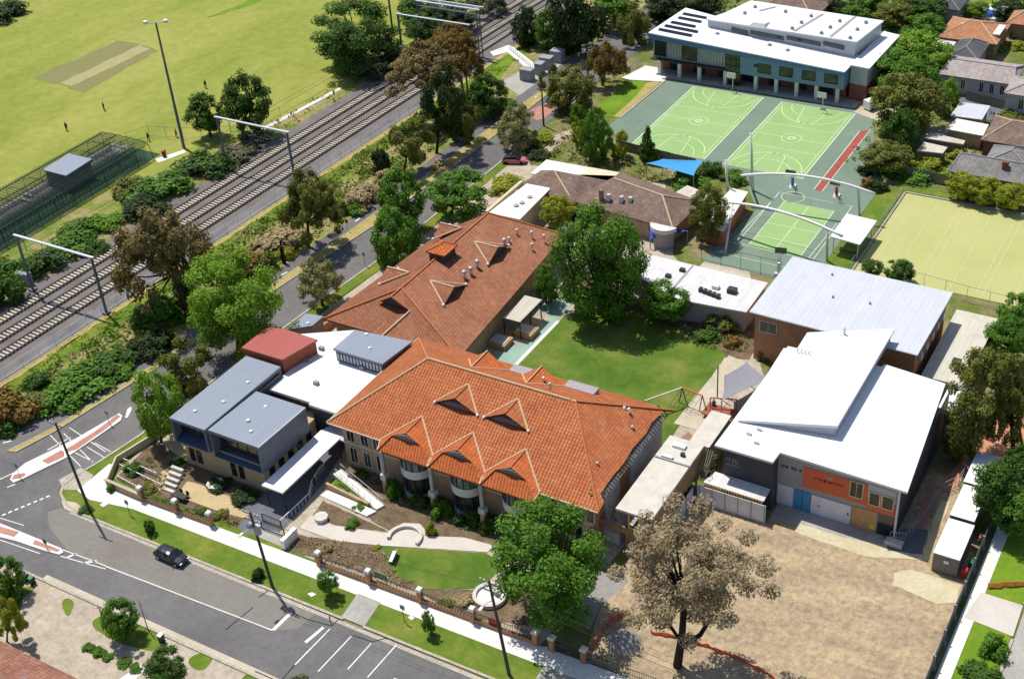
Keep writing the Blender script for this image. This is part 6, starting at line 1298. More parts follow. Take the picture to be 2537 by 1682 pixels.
mesh_run('safety_mesh', 'orange safety mesh curving round the left of the gravel heap', ((1462, 1615), (1492, 1570), (1512, 1540), (1545, 1528), (1580, 1548)), 0.9, 0.2, 1)
mesh_run('safety_mesh', 'orange safety mesh running right from the dark gum trunk', ((1610, 1570), (1690, 1582), (1740, 1600), (1820, 1630), (1900, 1672), (1930, 1700)), 0.7, 0.3, 2)
mesh_run('safety_mesh', 'orange safety mesh across the grass by the right footpath', ((2448, 1458), (2537, 1450), (2570, 1448)), 0.9, 0.1, 3)
# dark temporary fence along the right site boundary
t = thing('site_fence', 'dark shade cloth fence along the right edge of the building site', 'fence', (-15.9, 110, 0)); m = MB(); ps = MB()
for k in range(10):
    y = 84+k*4.0; m.box(-16.05, y+0.1, 0.1, -15.95, y+3.9, 1.8); MB().box(-16.15, y-0.06, 0.12, -15.85, y+0.06, 2.0).box(-16.3, y-0.25, 0, -15.7, y+0.25, 0.12).build('post', 'plinth_grey', t)
m.build('cloth', 'charcoal_panel', t)
t = thing('container_yard_fence', 'bent wire site fence between the shaded wall and the containers', 'fence', (-23, 125, 0)); m = MB()
pts = [(-25.6, 116.4), (-24.0, 116.9), (-23.0, 122), (-22.8, 127), (-21.2, 129.6), (-20.9, 136)]
for a, b in zip(pts, pts[1:]):
    for z in (0.1, 0.9, 1.7): m.beam((*a, z), (*b, z), 0.05)
    n = 5
    for k in range(n): p = Vector((*a, 0)).lerp(Vector((*b, 0)), k/n); m.beam(p, p+Vector((0, 0, 1.75)), 0.05)
m.build('panel', 'plinth_grey', t)
def container(x0, y0, x1, y1, h, label, front='box_brown'):
    t = thing('site_container', label, 'container', ((x0+x1)/2, (y0+y1)/2, 0), 'white roofed site containers')
    m = MB().box(x0, y0, 0.15, x1, y1, h); n = int((y1-y0)/0.35)
    for k in range(n): y = y0+(k+0.5)*(y1-y0)/n; m.box(x0-0.04, y-0.08, 0.2, x0-0.001, y+0.08, h-0.05); m.box(x1+0.001, y-0.08, 0.2, x1+0.04, y+0.08, h-0.05)
    m.build('body', front, t); MB().box(x0-0.06, y0-0.06, h+0.001, x1+0.06, y1+0.06, h+0.1).build('roof', 'white_paint', t); MB().box((x0+x1)/2-0.2, y0-0.14, h-0.95, (x0+x1)/2+0.35, y0-0.001, h-0.6).build('air_unit', 'white_paint', t)
    m = MB()
    for x in (x0+0.1, x1-0.3): m.box(x, y0+0.1, 0, x+0.2, y0+0.3, 0.149); m.box(x, y1-0.3, 0, x+0.2, y1-0.1, 0.149)
    m.build('feet', 'dark_metal', t)
container(-20.1, 114.0, -17.3, 120.2, 2.75, 'front white roofed site container with a brown end wall'); container(-20.15, 120.9, -17.5, 126.8, 2.75, 'middle white roofed site container half under the green tree'); container(-20.3, 127.4, -17.8, 133.6, 2.7, 'rearmost site container dappled by the gum tree shade')
struct('orange_path', blob([(-16.3, 147), (-21.5, 146), (-22, 135), (-23.4, 128.5), (-21.6, 128.5), (-20.6, 134), (-17.4, 136), (-16.3, 140)], 0.15, 1, 61), 0.07, 'orange_paving')
struct('red_earth_strip', P2((2302, 1180), (2318, 1200), (2290, 1330), (2270, 1310)), 0.075, 'red_paving')
struct('east_footpath', [(-15.5, 86), (-14.0, 86), (-13.9, 135), (-15.3, 135)], 0.12, 'concrete_path'); struct('east_driveway', [(-15.0, 108.5), (-9.8, 108), (-9.9, 113), (-14.4, 113)], 0.135, 'garden_path')
struct('east_verge', [(-13.95, 86), (-10, 86), (-10, 135), (-13.9, 135)], 0.1, 'bright_grass')
def bin_(px, py, mat, lid, label, h=1.1, name='wheelie_bin', cat='bin'):
    p = at(px, py); t = thing(name, label, cat, (p.x, p.y, 0)); MB().hexa([(p.x-.24, p.y-.24, 0.05), (p.x+.24, p.y-.24, 0.05), (p.x+.24, p.y+.24, 0.05), (p.x-.24, p.y+.24, 0.05), (p.x-.3, p.y-.32, h-.1), (p.x+.3, p.y-.32, h-.1), (p.x+.3, p.y+.32, h-.1), (p.x-.3, p.y+.32, h-.1)]).build('body', mat, t)
    MB().hexa([(p.x-.33, p.y-.36, h-.099), (p.x+.33, p.y-.36, h-.099), (p.x+.33, p.y+.36, h-.099), (p.x-.33, p.y+.36, h-.099), (p.x-.26, p.y-.3, h), (p.x+.26, p.y-.3, h), (p.x+.26, p.y+.3, h+.04), (p.x-.26, p.y+.3, h+.04)]).build('lid', lid, t)
    for s in (-1, 1): MB().tube([(p.x+s*.2-.03, p.y+.28, .1), (p.x+s*.2+.03, p.y+.28, .1)], 0.1, 8).build('wheel', 'tyre', t)
bin_(50, 1428, 'green_plastic', 'yellow_plastic', 'bin with a yellow lid under the bushes on the near kerb'); bin_(66, 1438, 'black_plastic', 'plinth_grey', 'dark bin with a grey lid between the yellow and green bins'); bin_(82, 1446, 'black_plastic', 'green_plastic', 'bin with a green lid at the near kerb'); bin_(402, 1590, 'black_plastic', 'steel', 'dark bin alone on the near lawn by the kerb', 1.2)
bin_(2388, 1430, 'red_plastic', 'red_plastic', 'red bin at the front corner of the site container', 1.3); bin_(2405, 1405, 'green_plastic', 'green_plastic', 'green bin behind the red one beside the site container', 1.0)
bin_(408, 385+4, 'black_plastic', 'red_plastic', 'black bin with a red lid on the path beside the cricket nets', 1.3)
p = at(1232, 1555); m = MB().box(p.x-0.8, p.y-0.35, 0.3, p.x+0.7, p.y-0.3, 1.6); m.box(p.x-0.8, p.y-0.3, 0, p.x-0.72, p.y-0.22, 1.6); m.box(p.x+0.62, p.y-0.3, 0, p.x+0.7, p.y-0.22, 1.6); tmb('red_banner', 'red banner board tied to the street railing near the round pond', 'banner', m, 'red_plastic')
p = at(945, 1440); t = thing('garden_sign', 'small green sign with pale marks fixed behind the street railing', 'sign', (p.x, p.y, 0)); MB().box(p.x-0.9, p.y-0.03, 0.5, p.x+0.9, p.y+0.03, 1.25).build('board', 'green_plastic', t); m = MB()
for x in (-0.8, 0.75): m.box(p.x+x, p.y-0.02, 0, p.x+x+0.06, p.y+0.02, 0.5)
m.build('legs', 'dark_metal', t); marks(t, p.x-0.75, 0.8, (0.15, 0.18, 0.15, 0.2, 0.16, 0.2), 0.25, 'limestone', 21, p.y-0.03)
# playground frame on the lawn
t = thing('climbing_frame', 'climbing frame with white and orange beams and green nets on the lawn edge', 'play equipment', (-62, 126, 0))
A, Bp, Cq = at(1597, 993, 2.6), at(1690, 960, 2.6), at(1740, 980, 2.6)
MB().beam(A, Bp, 0.14).build('beam', 'offwhite_paint', t); MB().beam(Bp, Cq, 0.14).build('beam', 'orange_mesh', t)
for p in (A, Bp, Cq): MB().beam((p.x-0.4, p.y, 0), p, 0.11).build('post', 'grey_timber', t); MB().beam((p.x+0.4, p.y+0.5, 0), p, 0.11).build('post', 'grey_timber', t)
m = MB()
for k in range(6):
    p = Bp.lerp(Cq, k/5); q = Vector((p.x-1.2, p.y-1.5, 0.2)); m.tube([p, q], 0.03, 4)
    if k < 5: m.tube([p.lerp(q, 0.4), Bp.lerp(Cq, (k+1)/5).lerp(Vector((p.x-0.8, p.y-1.5, 0.2)), 0.4)], 0.03, 4)
m.build('net', 'synthetic_green', t)
t = thing('play_frame', 'dark red pipe play frame between the lawn walk and the white hall', 'play equipment', (-53, 130, 0)); m = MB()
A, Bp = at(1760, 985, 2.2), at(1825, 990, 2.2); m.tube([A, Bp], 0.09, 6)
for p in (A, Bp): m.tube([p, (p.x, p.y, 0)], 0.09, 6); m.tube([p, (p.x+0.5, p.y-1.5, 0)], 0.08, 6)
m.build('pipes', 'pink_paint', t); MB().box(A.x-0.5, A.y-1.8, 0.6, Bp.x+0.4, Bp.y-0.3, 0.75).build('deck', 'rust_paint', t)
MB().tube([(*at(1777, 985)[:2], 0), (*at(1777, 985)[:2], 5.2)], 0.09, 8).build('mast', 'dark_metal', t)
for px, py, lab in ((1240, 855, 'low timber deck box with planters beside the pergola'), (1305, 830, 'timber outdoor table beside the teal walk')):
    p = at(px, py, 0); m = MB().mat('warm_timber').box(p.x-1.6, p.y-1.2, 0, p.x+1.4, p.y+1.4, 0.9); m.mat('limestone').box(p.x-1.3, p.y-0.9, 0.901, p.x+1.1, p.y+1.1, 1.0); m.mat('orange_brick').box(p.x-0.5, p.y+1.5, 0, p.x+0.5, p.y+2.3, 0.7); tmb('garden_box', lab, 'planter', m, None, 'timber boxes beside the teal walk')
# ------------------------------------------------------------------ poles and lights
def power_pole(b, tp, label, h=11.5, arms=2, street_lamp=False, rz=0.0, xtra=False):
    B = at(*b); bx = B.copy(); T = None
    for k in range(400):
        z = 3+k*0.05
        if pix((B.x, B.y, z))[1] < tp[1]: break
    h = z; T = at(tp[0], tp[1], h)
    if (T-Vector((B.x, B.y, h))).length > 2.2: T = Vector((B.x, B.y, h))+(T-Vector((B.x, B.y, h))).normalized()*2.2
    t = thing('power_pole', label, 'power pole', B, 'timber power poles')
    MB().tube([(B.x, B.y, 0), B.lerp(T, 0.5), T], [0.2, 0.17, 0.13], 8).build('pole', 'timber_pole', t)
    d = Vector((math.cos(rz), math.sin(rz), 0))
    for k in range(arms):
        c = B.lerp(T, 0.975-0.085*k); m = MB().beam(c-d*1.15, c+d*1.15, 0.12); a = m.build('cross_arm', 'grey_timber', t); m = MB()
        for s in (-1.05, -0.6, 0.6, 1.05): q = c+d*s; m.cyl((q.x, q.y, q.z+0.06), 0.07, 0.2, 6)
        m.build('insulators', 'lamp_white', a)
    if street_lamp:
        c = B.lerp(T, 0.8); e = c+Vector((-0.2, -1.9, 0.5)); MB().tube([c, c.lerp(e, 0.5)+Vector((0, 0, 0.2)), e], 0.045, 6).build('lamp_arm', 'galvanised', t); MB().box(e.x-0.14, e.y-0.4, e.z-0.08, e.x+0.14, e.y+0.2, e.z+0.08).build('lamp_head', 'lamp_white', t)
    if xtra:
        c = B.lerp(T, 0.8); MB().cyl((c.x+0.45, c.y, c.z-0.7), 0.38, 1.2, 10).build('transformer', 'steel', t); MB().box(c.x-0.9, c.y-0.3, c.z-0.2, c.x-0.35, c.y+0.3, c.z+0.4).build('switch_box', 'plinth_grey', t)
    return B, T
T1 = power_pole((223, 1266), (137, 1047), 'leaning timber power pole at the street corner', arms=1)
T2 = power_pole((676, 1456), (619, 1268), 'timber power pole with equipment before the school entrance', xtra=True, street_lamp=True)
T3 = power_pole((1262, 1672), (1211, 1437), 'tilted timber power pole beside the red banner', street_lamp=True)
T4 = power_pole((1458, 207), (1453, 110), 'green grey pole crowded with cross arms beside the distant road', arms=3, rz=1.0, xtra=True)
T5 = power_pole((1347, 312), (1342, 220), 'dark pole with a lamp beside the red paved forecourt', arms=1, street_lamp=True)
wr = MB()
def wires(T, Bx, n=4, sag=0.5, off=1.0):
    for k in range(n):
        o = Vector((0.3*(k-1.5)*0.4, off*(k-1.5)*0.35, -0.5*(k % 2))); a, b = T+o, Bx+o
        wr.tube([a.lerp(b, u/10)+Vector((0, 0, -sag*4*(u/10)*(1-u/10))) for u in range(11)], 0.014, 4)
wires(T3[1], Vector((-30, 80.2, 10.0)), 5, 0.8); wires(T2[1], T3[1], 2, 0.9); wires(T4[1], T5[1], 3, 0.4)
tmb('street_wires', 'sagging power wires strung between the street poles', 'wire', wr, 'dark_metal')
B = at(456, 367)
t = thing('light_tower', 'tall slender floodlight tower at the edge of the sports field', 'light tower', B)
T = at(385, 54, 24.6); T = Vector((B.x*0.35+T.x*0.65, B.y*0.35+T.y*0.65, 24.6)); MB().tube([B, T], [0.3, 0.17], 10).build('mast', 'gantry_paint', t)
d = Vector((0.86, 0.5, 0)); m = MB(); m.beam(T-d*1.9, T+d*1.9, 0.12); m.build('cross_arm', 'galvanised', t)
for s in (-1.9, 1.9): q = T+d*s; MB().hexa([(q.x-.3, q.y-.2, q.z-.1), (q.x+.3, q.y-.2, q.z-.1), (q.x+.3, q.y+.2, q.z-.1), (q.x-.3, q.y+.2, q.z-.1), (q.x-.42, q.y-.3, q.z+.4), (q.x+.42, q.y-.3, q.z+.4), (q.x+.42, q.y+.3, q.z+.45), (q.x-.42, q.y+.3, q.z+.45)]).build('floodlight', 'lamp_white', t)
for px, py, tp, lab in ((972, 73, (958, -30), 'dark timber field pole behind the big oak tree'),):
    B = at(px, py); t = thing('field_pole', lab, 'pole', B); MB().tube([B, (B.x, B.y, 12)], [0.25, 0.18], 8).build('pole', 'timber_pole', t)
def small_sign(px, py, h, label, mat='lamp_white', round_=False):
    p = at(px, py); t = thing('road_sign', label, 'sign', p); MB().tube([p, (p.x, p.y, h)], 0.035, 6).build('post', 'dark_metal', t); MB().box(p.x-0.3, p.y-0.02, h-0.65, p.x+0.3, p.y+0.02, h).build('plate', mat, t)
for px, py, h, lab, mt in ((272, 1052, 2.4, 'small sign on the pointed end of the red traffic island', 'plinth_grey'), (50, 1183, 2.4, 'small sign on the blunt end of the red traffic island', 'plinth_grey'), (117, 1360, 1.6, 'dark sign on the red paved island in the side street', 'dark_metal'), (905, 660, 2.6, 'thin sign on the road verge beside the dark tree shadow', 'plinth_grey'), (1002, 1540, 2.6, 'thin parking sign on the street verge', 'plinth_grey'), (862, 575, 2.4, 'red sign on the median strip', 'rust_paint'), (322, 1275, 2.4, 'thin sign on the verge beside the corner pole', 'plinth_grey')): small_sign(px, py, h, lab, mt)
for k, (px, py, h, lab) in enumerate(((367, 1535, 4.6, 'bare thin dead street tree on the near verge'), (255, 1510, 2.4, 'bare dead sapling stump near the driveway'))):
    p = at(px, py+25); t = thing('dead_sapling', lab, 'tree', p); m = MB().tube([p, p+Vector((0, 0, h*0.6)), p+Vector((-0.2, 0.1, h))], [0.07, 0.05, 0.02], 5)
    rd = random.Random(k)
    for j in range(7): q = p+Vector((0, 0, h*(0.5+0.06*j))); m.tube([q, q+Vector((rd.uniform(-.6, .6), rd.uniform(-.6, .6), 0.5))], [0.03, 0.01], 4)
    m.build('trunk', 'grey_timber', t)
# ------------------------------------------------------------------ car
p = at(416, 1376); t = thing('parked_car', 'dark blue grey hatchback parked at the kerb of the side street', 'car', (-100.1, 76.35, 0.07), rz=R(-1))
L = 4.5; W2 = 0.9
prof = [(-2.25, 0.45, 0.62, 0.70), (-2.15, 0.30, 0.88, 0.84), (-1.6, 0.25, 0.95, 0.90), (-0.6, 0.22, 0.95, 0.92), (0.6, 0.22, 0.95, 0.92), (1.35, 0.25, 0.90, 0.90), (1.95, 0.30, 0.76, 0.84), (2.2, 0.38, 0.62, 0.72), (2.26, 0.45, 0.55, 0.6)]
def ring(x, z0, z1, w): return [(x, -w*0.92, z0), (x, -w, z0+(z1-z0)*0.35), (x, -w*0.99, z0+(z1-z0)*0.75), (x, -w*0.9, z1), (x, 0, z1+0.035), (x, w*0.9, z1), (x, w*0.99, z0+(z1-z0)*0.75), (x, w, z0+(z1-z0)*0.35), (x, w*0.92, z0)]
def loft(m, rings):
    for a, b in zip(rings, rings[1:]):
        n = len(a)
        for j in range(n): m.face(a[j], b[j], b[(j+1) % n], a[(j+1) % n])
    m.face(rings[0][::-1] and [rings[0][k] for k in range(len(rings[0]))]); m.face([rings[-1][k] for k in reversed(range(len(rings[-1])))])
    return m
loft(MB(), [ring(*q) for q in prof]).build('body', 'car_paint', t)
cab = [(-2.05, 0.93, 0.95, 0.80), (-1.55, 0.94, 1.36, 0.74), (-0.9, 0.95, 1.48, 0.72), (0.0, 0.95, 1.49, 0.72), (0.45, 0.95, 1.42, 0.73), (1.25, 0.92, 0.94, 0.82)]
def cring(x, z0, z1, w): k = (z1-z0)/0.55; return [(x, -w-0.06, z0), (x, -w+0.1*k, z1-0.05), (x, -w+0.2*k, z1), (x, w-0.2*k, z1), (x, w-0.1*k, z1-0.05), (x, w+0.06, z0)]
loft(MB(), [cring(*q) for q in cab]).build('windows', 'window_glass', t)
rf = [(-1.75, 1.22, 1.24, 0.66), (-1.5, 1.37, 1.41, 0.62), (-0.9, 1.46, 1.52, 0.6), (0.0, 1.47, 1.53, 0.6), (0.38, 1.42, 1.47, 0.62)]
m = MB(); R_ = [[(x, -w, z1-0.04), (x, -w*0.6, z1+0.01), (x, 0, z1+0.025), (x, w*0.6, z1+0.01), (x, w, z1-0.04)] for x, z0, z1, w in rf]
for a, b in zip(R_, R_[1:]):
    for j in range(4): m.face(a[j], b[j], b[j+1], a[j+1])
for s in (-1, 1):
    for x0_, z0_, x1_, z1_ in ((1.2, 0.94, 0.4, 1.42), (-0.15, 0.94, -0.2, 1.46), (-1.3, 0.94, -1.45, 1.38)): m.beam((x0_, s*0.86, z0_), (x1_, s*0.68, z1_), 0.07)
m.build('roof', 'car_paint', t)
for x in (-1.4, 1.4):
    for s in (-1, 1):
        w = MB().tube([(x, s*0.72, 0.32), (x, s*0.92, 0.32)], 0.32, 16).build('wheel', 'tyre', t); MB().tube([(x, s*0.915, 0.32), (x, s*0.93, 0.32)], 0.2, 10).build('rim', 'galvanised', w)
for s in (-1, 1): MB().box(2.1, s*0.62-0.16, 0.55, 2.26, s*0.62+0.16, 0.68).build('headlight', 'lamp_white', t); MB().box(-2.25, s*0.62-0.14, 0.68, -2.14, s*0.62+0.14, 0.84).build('tail_light', 'red_plastic', t); MB().box(0.75, s*0.98-0.09, 0.92, 0.92, s*0.98+0.09, 1.04).build('mirror', 'car_paint', t)
p = at(2165, 268); t = thing('parked_van', 'small white van in tree shade beside the sports hall corner', 'van', (p.x, p.y, 0.05), rz=R(60))
MB().hexa([(-2, -0.9, 0.3), (2.1, -0.9, 0.3), (2.1, 0.9, 0.3), (-2, 0.9, 0.3), (-2, -0.85, 1.9), (1.2, -0.8, 1.9), (1.2, 0.8, 1.9), (-2, 0.85, 1.9)]).build('body', 'white_paint', t); MB().hexa([(1.25, -0.75, 1.85), (2.0, -0.85, 1.0), (2.0, 0.85, 1.0), (1.25, 0.75, 1.85), (1.3, -0.75, 1.9), (2.1, -0.85, 1.02), (2.1, 0.85, 1.02), (1.3, 0.75, 1.9)]).build('windscreen', 'window_glass', t)
for x in (-1.2, 1.4):
    for s in (-1, 1): MB().tube([(x, s*0.75, 0.32), (x, s*0.93, 0.32)], 0.32, 12).build('wheel', 'tyre', t)
p = at(1275, 404); t = thing('parked_cart', 'small red car parked in front of the yellow green bank', 'car', (p.x, p.y, 0.05), rz=R(20))
loft(MB(), [ring(*q) for q in prof]).build('body', 'pink_paint', t); loft(MB(), [cring(*q) for q in cab]).build('windows', 'window_glass', t)
for x in (-1.4, 1.4):
    for s in (-1, 1): MB().tube([(x, s*0.72, 0.32), (x, s*0.92, 0.32)], 0.32, 12).build('wheel', 'tyre', t)
# ------------------------------------------------------------------ people
def person(px, py, rz, label, top, legs, pose, hat=None, z0=0.02):
    p = at(px, py); t = thing('person', label, 'person', (p.x, p.y, z0), 'people on the sports field' if py < 420 else None, rz)
    s = pose
    J = {'pel': (0, 0, 0.95), 'wai': (0.0, 0.02, 1.12), 'che': (0, 0.03+0.04*s, 1.36), 'nek': (0, 0.04+0.06*s, 1.50), 'hea': (0, 0.07+0.07*s, 1.63), 'top': (0, 0.06+0.07*s, 1.74)}
    E_ = [('pel', 'wai'), ('wai', 'che'), ('che', 'nek'), ('nek', 'hea'), ('hea', 'top')]
    Rd = {'pel': 0.15, 'wai': 0.135, 'che': 0.165, 'nek': 0.06, 'hea': 0.095, 'top': 0.06}
    for sd, n in ((-1, 'l'), (1, 'r')):
        st = 0.24*s*sd
        J[n+'hip'] = (sd*0.1, 0, 0.9); J[n+'kne'] = (sd*0.11, st*0.8+0.04, 0.5); J[n+'ank'] = (sd*0.11, st*1.3-0.03, 0.09); J[n+'toe'] = (sd*0.12, st*1.3+0.15, 0.04)
        J[n+'sho'] = (sd*0.19, 0.03, 1.42); J[n+'elb'] = (sd*0.26, -st*0.7-0.02, 1.15); J[n+'wri'] = (sd*0.27, -st*1.1+0.1, 0.92); J[n+'pal'] = (sd*0.275, -st*1.1+0.14, 0.84)
        E_ += [('pel', n+'hip'), (n+'hip', n+'kne'), (n+'kne', n+'ank'), (n+'ank', n+'toe'), ('che', n+'sho'), (n+'sho', n+'elb'), (n+'elb', n+'wri'), (n+'wri', n+'pal')]
        Rd.update({n+'hip': 0.095, n+'kne': 0.062, n+'ank': 0.045, n+'toe': 0.04, n+'sho': 0.07, n+'elb': 0.045, n+'wri': 0.03, n+'pal': 0.036})
        x, y, z = J[n+'pal']
        for f in range(4): J[n+'f%d' % f] = (x+sd*(-0.01+0.004*f), y-0.03+0.02*f, z-0.085+0.008*abs(f-1.5)); E_.append((n+'pal', n+'f%d' % f)); Rd[n+'f%d' % f] = 0.009
        J[n+'th'] = (x-sd*0.035, y+0.035, z-0.04); E_.append((n+'pal', n+'th')); Rd[n+'th'] = 0.011
    names = list(J); me = bpy.data.meshes.new('body'); me.from_pydata([J[k] for k in names], [(names.index(a), names.index(b)) for a, b in E_], []); me.update()
    o = bpy.data.objects.new('body', me); COL.objects.link(o); o.parent = t; me.materials.append(MATS['skin'])
    sk = o.modifiers.new('skin', 'SKIN'); sk.use_smooth_shade = True
    for k, n in enumerate(names): v = me.skin_vertices[0].data[k]; v.radius = (Rd[n], Rd[n]); v.use_root = (n == 'pel')
    ss = o.modifiers.new('sub', 'SUBSURF'); ss.levels = 1; ss.render_levels = 1
    m = MB(); V3 = lambda n: Vector(J[n])
    m.tube([V3('pel')-Vector((0, 0, 0.04)), V3('wai'), V3('che'), V3('che')+Vector((0, 0, 0.1)), V3('nek')-Vector((0, 0, 0.03))], [0.185, 0.165, 0.2, 0.18, 0.085], 12)
    for n in 'lr': m.tube([V3(n+'sho')-Vector((0.04 if n == 'r' else -0.04, 0, -0.02)), V3(n+'sho').lerp(V3(n+'elb'), 0.5), V3(n+'elb')], [0.09, 0.08, 0.065], 8)
    m.build('shirt', top, t, True)
    m = MB()
    for n in 'lr': m.tube([V3('pel').lerp(V3(n+'hip'), 0.7)+Vector((0, 0, 0.06)), V3(n+'hip'), V3(n+'kne'), V3(n+'ank')], [0.13, 0.125, 0.085, 0.065], 10)
    m.build('trousers', legs, t, True)
    m = MB(); h = V3('hea'); m.ball((h.x, h.y-0.025, h.z+0.045), 0.118, 8); m.build('hair' if not hat else 'hat', hat or 'hair', t, True)
    m = MB(); m.ball((h.x, h.y+0.105, h.z-0.005), 0.018, 5); 
    for sd in (-1, 1): m.ball((h.x+sd*0.098, h.y, h.z), 0.022, 5)
    m.build('nose_and_ears', 'skin', t, True); m = MB()
    for sd in (-1, 1): m.ball((h.x+sd*0.035, h.y+0.092, h.z+0.02), 0.012, 5)
    m.build('eyes', 'black_cloth', t)
    m = MB().box(h.x-0.028, h.y+0.088, h.z-0.052, h.x+0.028, h.y+0.1, h.z-0.044); m.build('mouth', 'pink_paint', t)
    return t
person(510, 219, 0.6, 'person in black walking alone nearest the oak pair on the field', 'black_cloth', 'black_cloth', 0.8)
person(259, 274, 2.2, 'person in black standing in the middle of the sports field', 'black_cloth', 'black_cloth', 0.4)
person(166, 324, 1.0, 'person in black nearest the left edge of the field', 'black_cloth', 'black_cloth', 0.7)
person(369, 349, 3.4, 'person in black near the fence of the cricket nets', 'black_cloth', 'black_cloth', 0.5)
person(438, 341, 0.2, 'person in an orange top near the floodlight tower', 'orange_vest', 'blue_cloth', 0.3)
person(2427, 1352, 1.2, 'person in an orange vest and blue cap behind the site container', 'orange_vest', 'blue_cloth', 0.3, 'blue_cloth')
person(1768, 1016, 0.5, 'person in blue beside the dark red play frame', 'blue_cloth', 'black_cloth', 0.2)
person(1216, 838, 0.2, 'person in red beside the timber deck box', 'red_plastic', 'black_cloth', 0.2)
# ------------------------------------------------------------------ cricket nets
CN = thing('cricket_nets', 'long caged cricket nets with curved black frame at the left edge of the field', 'cricket nets', (-188, 140, 0))
m = MB(); nets = MB()
XL, XR = -192.5, -179.5
for k in range(11):
    y = 118+k*4.0; xl = XL+(3.5 if k < 3 else 0)*(3-k)/3; h = 3.4
    pts = [(xl, y, 0), (xl+0.4, y, h*0.8), (xl+2.5, y, h), (XR-2.5, y, h), (XR-0.4, y, h*0.8), (XR, y, 0)]; m.tube(pts, 0.06, 5)
for x in (XL+0.4, -188, -184.5, XR-0.4): m.tube([(x, 118, 3.0 if x in (XL+.4, XR-.4) else 3.4), (x, 158, 3.0 if x in (XL+.4, XR-.4) else 3.4)], 0.06, 5)
m.build('frame', 'black_plastic', CN)
for j in range(30):
    x = XL+0.4+j*(XR-XL-0.8)/29; nets.beam((x, 118, 3.35), (x, 158, 3.35), 0.06)
for j in range(56): nets.beam((XL+0.4, 118+j*40/55, 3.36), (XR-0.4, 118+j*40/55, 3.36), 0.05)
for x in (-189, -187.4, -185.5, -182.5, -179.9):
    for j in range(9): nets.beam((x, 120, 0.3+j*0.36), (x, 157, 0.3+j*0.36), 0.06)
    for j in range(40): nets.beam((x, 120+j*0.93, 0.1), (x, 120+j*0.93, 3.3), 0.04)
nets.build('netting', 'net_mesh', CN)
struct('nets_paving', [(-193.2, 118), (-187.5, 118), (-187.5, 160), (-192, 160)], 0.05, 'grey_concrete'); struct('nets_turf', [(-187.5, 114), (-179.5, 114), (-179.5, 160), (-187.5, 160)], 0.05, 'synthetic_green')
t = thing('dark_hut', 'dark grey flat roofed hut beside the cricket nets', 'hut', (-187.5, 144.5, 0))
MB().box(-190.0, 141.5, 0, -184.5, 147.5, 3.2).build('wall', 'charcoal_panel', t); MB().hexa([(-190.2, 141.2, 3.2), (-184.2, 141.2, 3.2), (-184.2, 147.8, 3.2), (-190.2, 147.8, 3.2), (-190.2, 141.2, 3.45), (-184.2, 141.2, 3.45), (-184.2, 147.8, 3.75), (-190.2, 147.8, 3.75)]).build('roof', 'grey_sheet', t)
for k, (px, py, lab) in enumerate(((70, 487, 'white bench nearest the hut on the nets paving'), (62, 499, 'white bench nearer the left end of the nets paving'))):
    p = at(px, py); m = MB().box(p.x-1.2, p.y-0.25, 0.4, p.x+1.2, p.y+0.25, 0.5); m.box(p.x-1, p.y-0.2, 0, p.x-0.9, p.y+0.2, 0.4); m.box(p.x+0.9, p.y-0.2, 0, p.x+1, p.y+0.2, 0.4); tmb('bench', lab, 'bench', m, 'white_paint', 'benches by the cricket nets')
mesh_fence('boundary_fence', [(-191, 157), (-187, 165), (-180, 167), (-170, 172), (-167.8, 182)], 2.4, 'tall thin wire boundary fence by the floodlight tower', 3, 'gantry_paint', 2)
struct('tower_path', P2((385, 395), (455, 372), (462, 378), (392, 404)), 0.05, 'concrete_path')
m = MB().box(-186, 108, 0, -176, 109.5, 2.2); m.box(-186.3, 107.7, 2.2, -175.7, 109.8, 2.4); tmb('trackside_shed', 'pale low shed at the left picture edge behind the gantry', 'shed', m, 'pale_render')
p = at(70, 705); t = thing('signal_cabinet', 'grey signal cabinets at the foot of the left gantry', 'cabinet', (p.x, p.y, 0)); MB().box(p.x-2.2, p.y-0.5, 0, p.x-0.3, p.y+0.5, 2.0).build('cabinet', 'plinth_grey', t); MB().box(p.x+0.0, p.y-0.5, 0, p.x+0.9, p.y+0.5, 2.3).build('cabinet', 'plinth_grey', t)
# concrete plinths by the ramp
for px, py, lab in ((1307, 198, 'grey block plinth nearest the pale ramp'), (1338, 183, 'narrow grey block second from the ramp'), (1354, 168, 'grey block plinth third from the ramp'), (1382, 152, 'grey block plinth farthest from the ramp')):
    p = at(px, py); w = 0.8 if 'narrow' in lab else 1.3; m = MB().box(p.x-w, p.y-0.9, 0, p.x+w, p.y+0.9, 2.3); m.box(p.x-w-0.1, p.y-1.0, 2.301, p.x+w+0.1, p.y+1.0, 2.45); t_ = tmb('concrete_plinth', lab, 'block', m, 'plinth_grey', 'concrete plinths beside the pale ramp')
struct('red_forecourt', P2((1306, 278), (1370, 250), (1385, 262), (1350, 295), (1330, 300), (1318, 293)), 0.09, 'red_paving')
m = MB(); 
for k in range(14): p = at(1212+k*1.5, 128+k*0.0); 
a, b = at(1262, 124, 0), at(1320, 172, 0); m.beam((a.x, a.y, 0.9), (b.x, b.y, 0.9), 0.06); m.beam((a.x, a.y, 0.45), (b.x, b.y, 0.45), 0.05)
for k in range(12): q = a.lerp(b, k/11); m.beam((q.x, q.y, 0), (q.x, q.y, 1.0), 0.06)
tmb('ramp_fence', 'pale fence along the ramp down from the railway', 'fence', m, 'dirty_white')
m = MB(); pts = [at(*q) for q in ((1555, 185), (1570, 172), (1590, 160))]
for a, b in zip(pts, pts[1:]):
    for k in range(6): q = a.lerp(b, k/6); m.beam((q.x, q.y, 0), (q.x, q.y, 1.6), 0.09)
